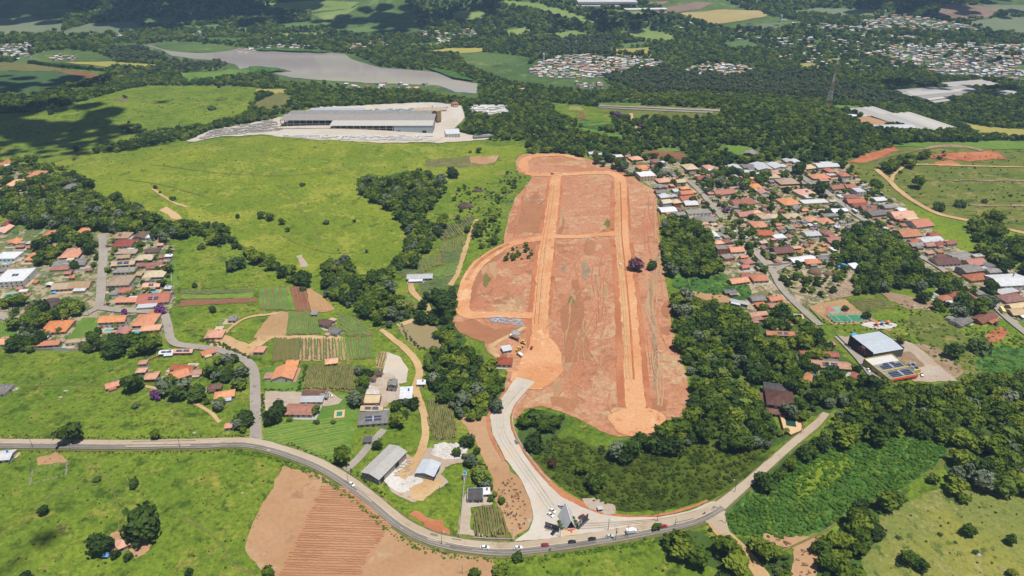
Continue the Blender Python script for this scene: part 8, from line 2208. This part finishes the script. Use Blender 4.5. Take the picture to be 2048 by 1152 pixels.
# ------------------------------------------------------------------ haze over the far country
hz = bpy.data.materials.new('haze'); hz.use_nodes = True
hz.node_tree.nodes.clear()
ho = hz.node_tree.nodes.new('ShaderNodeOutputMaterial'); hv = hz.node_tree.nodes.new('ShaderNodeVolumePrincipled')
hv.inputs['Color'].default_value = (0.45, 0.68, 1.0, 1); hv.inputs['Density'].default_value = 0.00008; hv.inputs['Anisotropy'].default_value = 0.0
hz.node_tree.links.new(hv.outputs[0], ho.inputs['Volume'])
hb_ = MB().box(-8300, 8300, -20, 12300, -12, 460).build('haze', hz); hb_['kind'] = 'stuff'

# ------------------------------------------------------------------ labels of the houses
LANDMARKS = [((1141,1050),'the A-frame kiosk'),((1747,705),'the black warehouse'),((1695,638),'the green sports court'),((1271,526),'the mauve flowering tree'),((845,670),'the pond'),((770,930),'the long grey shed'),((857,945),'the white open shed'),
 ((512,885),'the side-road junction'),((297,1040),'the big lone pasture trees'),((270,766),'the dense dark farm tree'),((625,755),'the maize field'),((620,698),'the striped vegetable field'),((590,597),'the brown and green beds'),((80,610),'the dark rock slope'),
 ((203,480),'the top of the left street'),((204,560),'the lower left street'),((25,590),'the long narrow pool'),((54,388),'the two cypresses'),((345,655),'the bend of the side road'),((1556,810),'the mansion'),((1180,312),'the top of the earth site'),
 ((1322,400),'the corner of the earth site'),((1390,378),'the upper cross street'),((1440,430),'the grove beside the town'),((1648,383),'the middle of the main town street'),((1711,430),'the lower main town street'),((1590,345),'the head of the main town street'),
 ((1628,546),'the large brown boulder'),((1684,535),'the blue tarpaulin shelter'),((1762,500),'the wood inside the town'),((1836,447),'the biggest orange roof'),((1898,486),'the end of the terrace houses'),((1881,538),'the concrete side street'),((1526,520),'the curving lower street'),
 ((1561,590),'the street bend with the tall lamp'),((1587,633),'the row of palms'),((1632,745),'the bright green pool'),((2003,626),'the yellow bus'),((1921,592),'the large tree of the upper right street'),((1500,306),'the brown field behind town'),((905,265),'the factory road'),((1469,334),'the long grey roofs by the dark wood'),
 ((786,768),'the concrete farmyard'),((840,553),'the vineyards'),((745,825),'the solar-roofed concrete house'),((602,820),'the small green pool lawn'),((1028,678),'the construction machines'),((451,790),'the trees of the side road'),((357,750),'the farmhouse pool'),((231,640),'the turquoise pool'),((1446,385),'the long orange school roof')]
LMW = [(G1(*p), nm) for p, nm in LANDMARKS]
ALLH = [h for h in HOUSES if h['lab'] is None] + FARH
def size_word(h):
    a = h['w'] * h['d']; return 'tiny' if a < 45 else 'small' if a < 85 else 'mid-sized' if a < 150 else 'large' if a < 320 else 'very large'
seen = {}
ORD = ['nearest', 'second nearest', 'third nearest', 'fourth nearest', 'fifth nearest', 'sixth nearest', 'seventh nearest', 'eighth nearest', 'ninth nearest', 'tenth nearest']
items = []
for h in ALLH:
    p = Vector((float(h['x']), float(h['y']), 0))
    ds = sorted(((p - Vector((q.x, q.y, 0))).length, nm) for q, nm in LMW)
    h['lm'] = ds[0][1]; h['ld'] = ds[0][0]
    look = ROOFW.get(h['roof'], 'pale grey') + ' ' + TY[h['typ']] + ' roof' + (' and solar panels' if h['solar'] else '')
    h['look'] = look
    items.append(h)
groups = {}
for h in items:
    if h in FARH: continue
    h['base'] = ('two-storey' if h['st'] == 2 else size_word(h)) + (' house with ' if h['o'].name.startswith('house') else ' outbuilding with ') + h['look'].replace(' roof and solar panels', ' solar roof')
    if len((h['base'] + ' ' + h['lm']).split()) > 12: h['base'] = h['base'].split(' ', 1)[1]
    groups.setdefault((h['base'], h['lm']), []).append(h)
for (b, lm), L in groups.items():
    L.sort(key=lambda h: h['ld'])
    for i, h in enumerate(L):
        h['o']['label'] = b + ', ' + (ORD[min(i, 9)] + ' ' if len(L) > 1 else ('beside ' if h['ld'] < 32 else 'near ')) + lm
for h in FARH:
    t = ROOFW.get(h['roof'], 'pale grey')
    px_, py_, _ = P(h['x'], h['y'], 0)
    near = 'on the lake shore' if px_ < 1000 and py_ > 86 else 'in the far wooded villages'
    if px_ > 1030 and py_ > 100: near = 'in the middle far town' if px_ < 1350 else ('in the small far town' if px_ < 1530 else 'in the big white far town')
    h['o']['label'] = 'far small house with ' + t + ' gabled roof ' + near
    h['o']['group'] = 'far houses with ' + t + ' roofs ' + near

for o in list(C.objects):
    if o.parent is None and o.get('group') and ' of the ' in o['group'] and o.get('category') in ('tree', 'shrub', 'palm'):
        q = min(((o.location.x - p.x) ** 2 + (o.location.y - p.y) ** 2, nm) for p, nm in LMW)[1]
        l2 = o['label'] + ', towards ' + q
        if len(l2.split()) <= 16: o['label'] = l2; o['group'] = o['group'] + ', ' + q
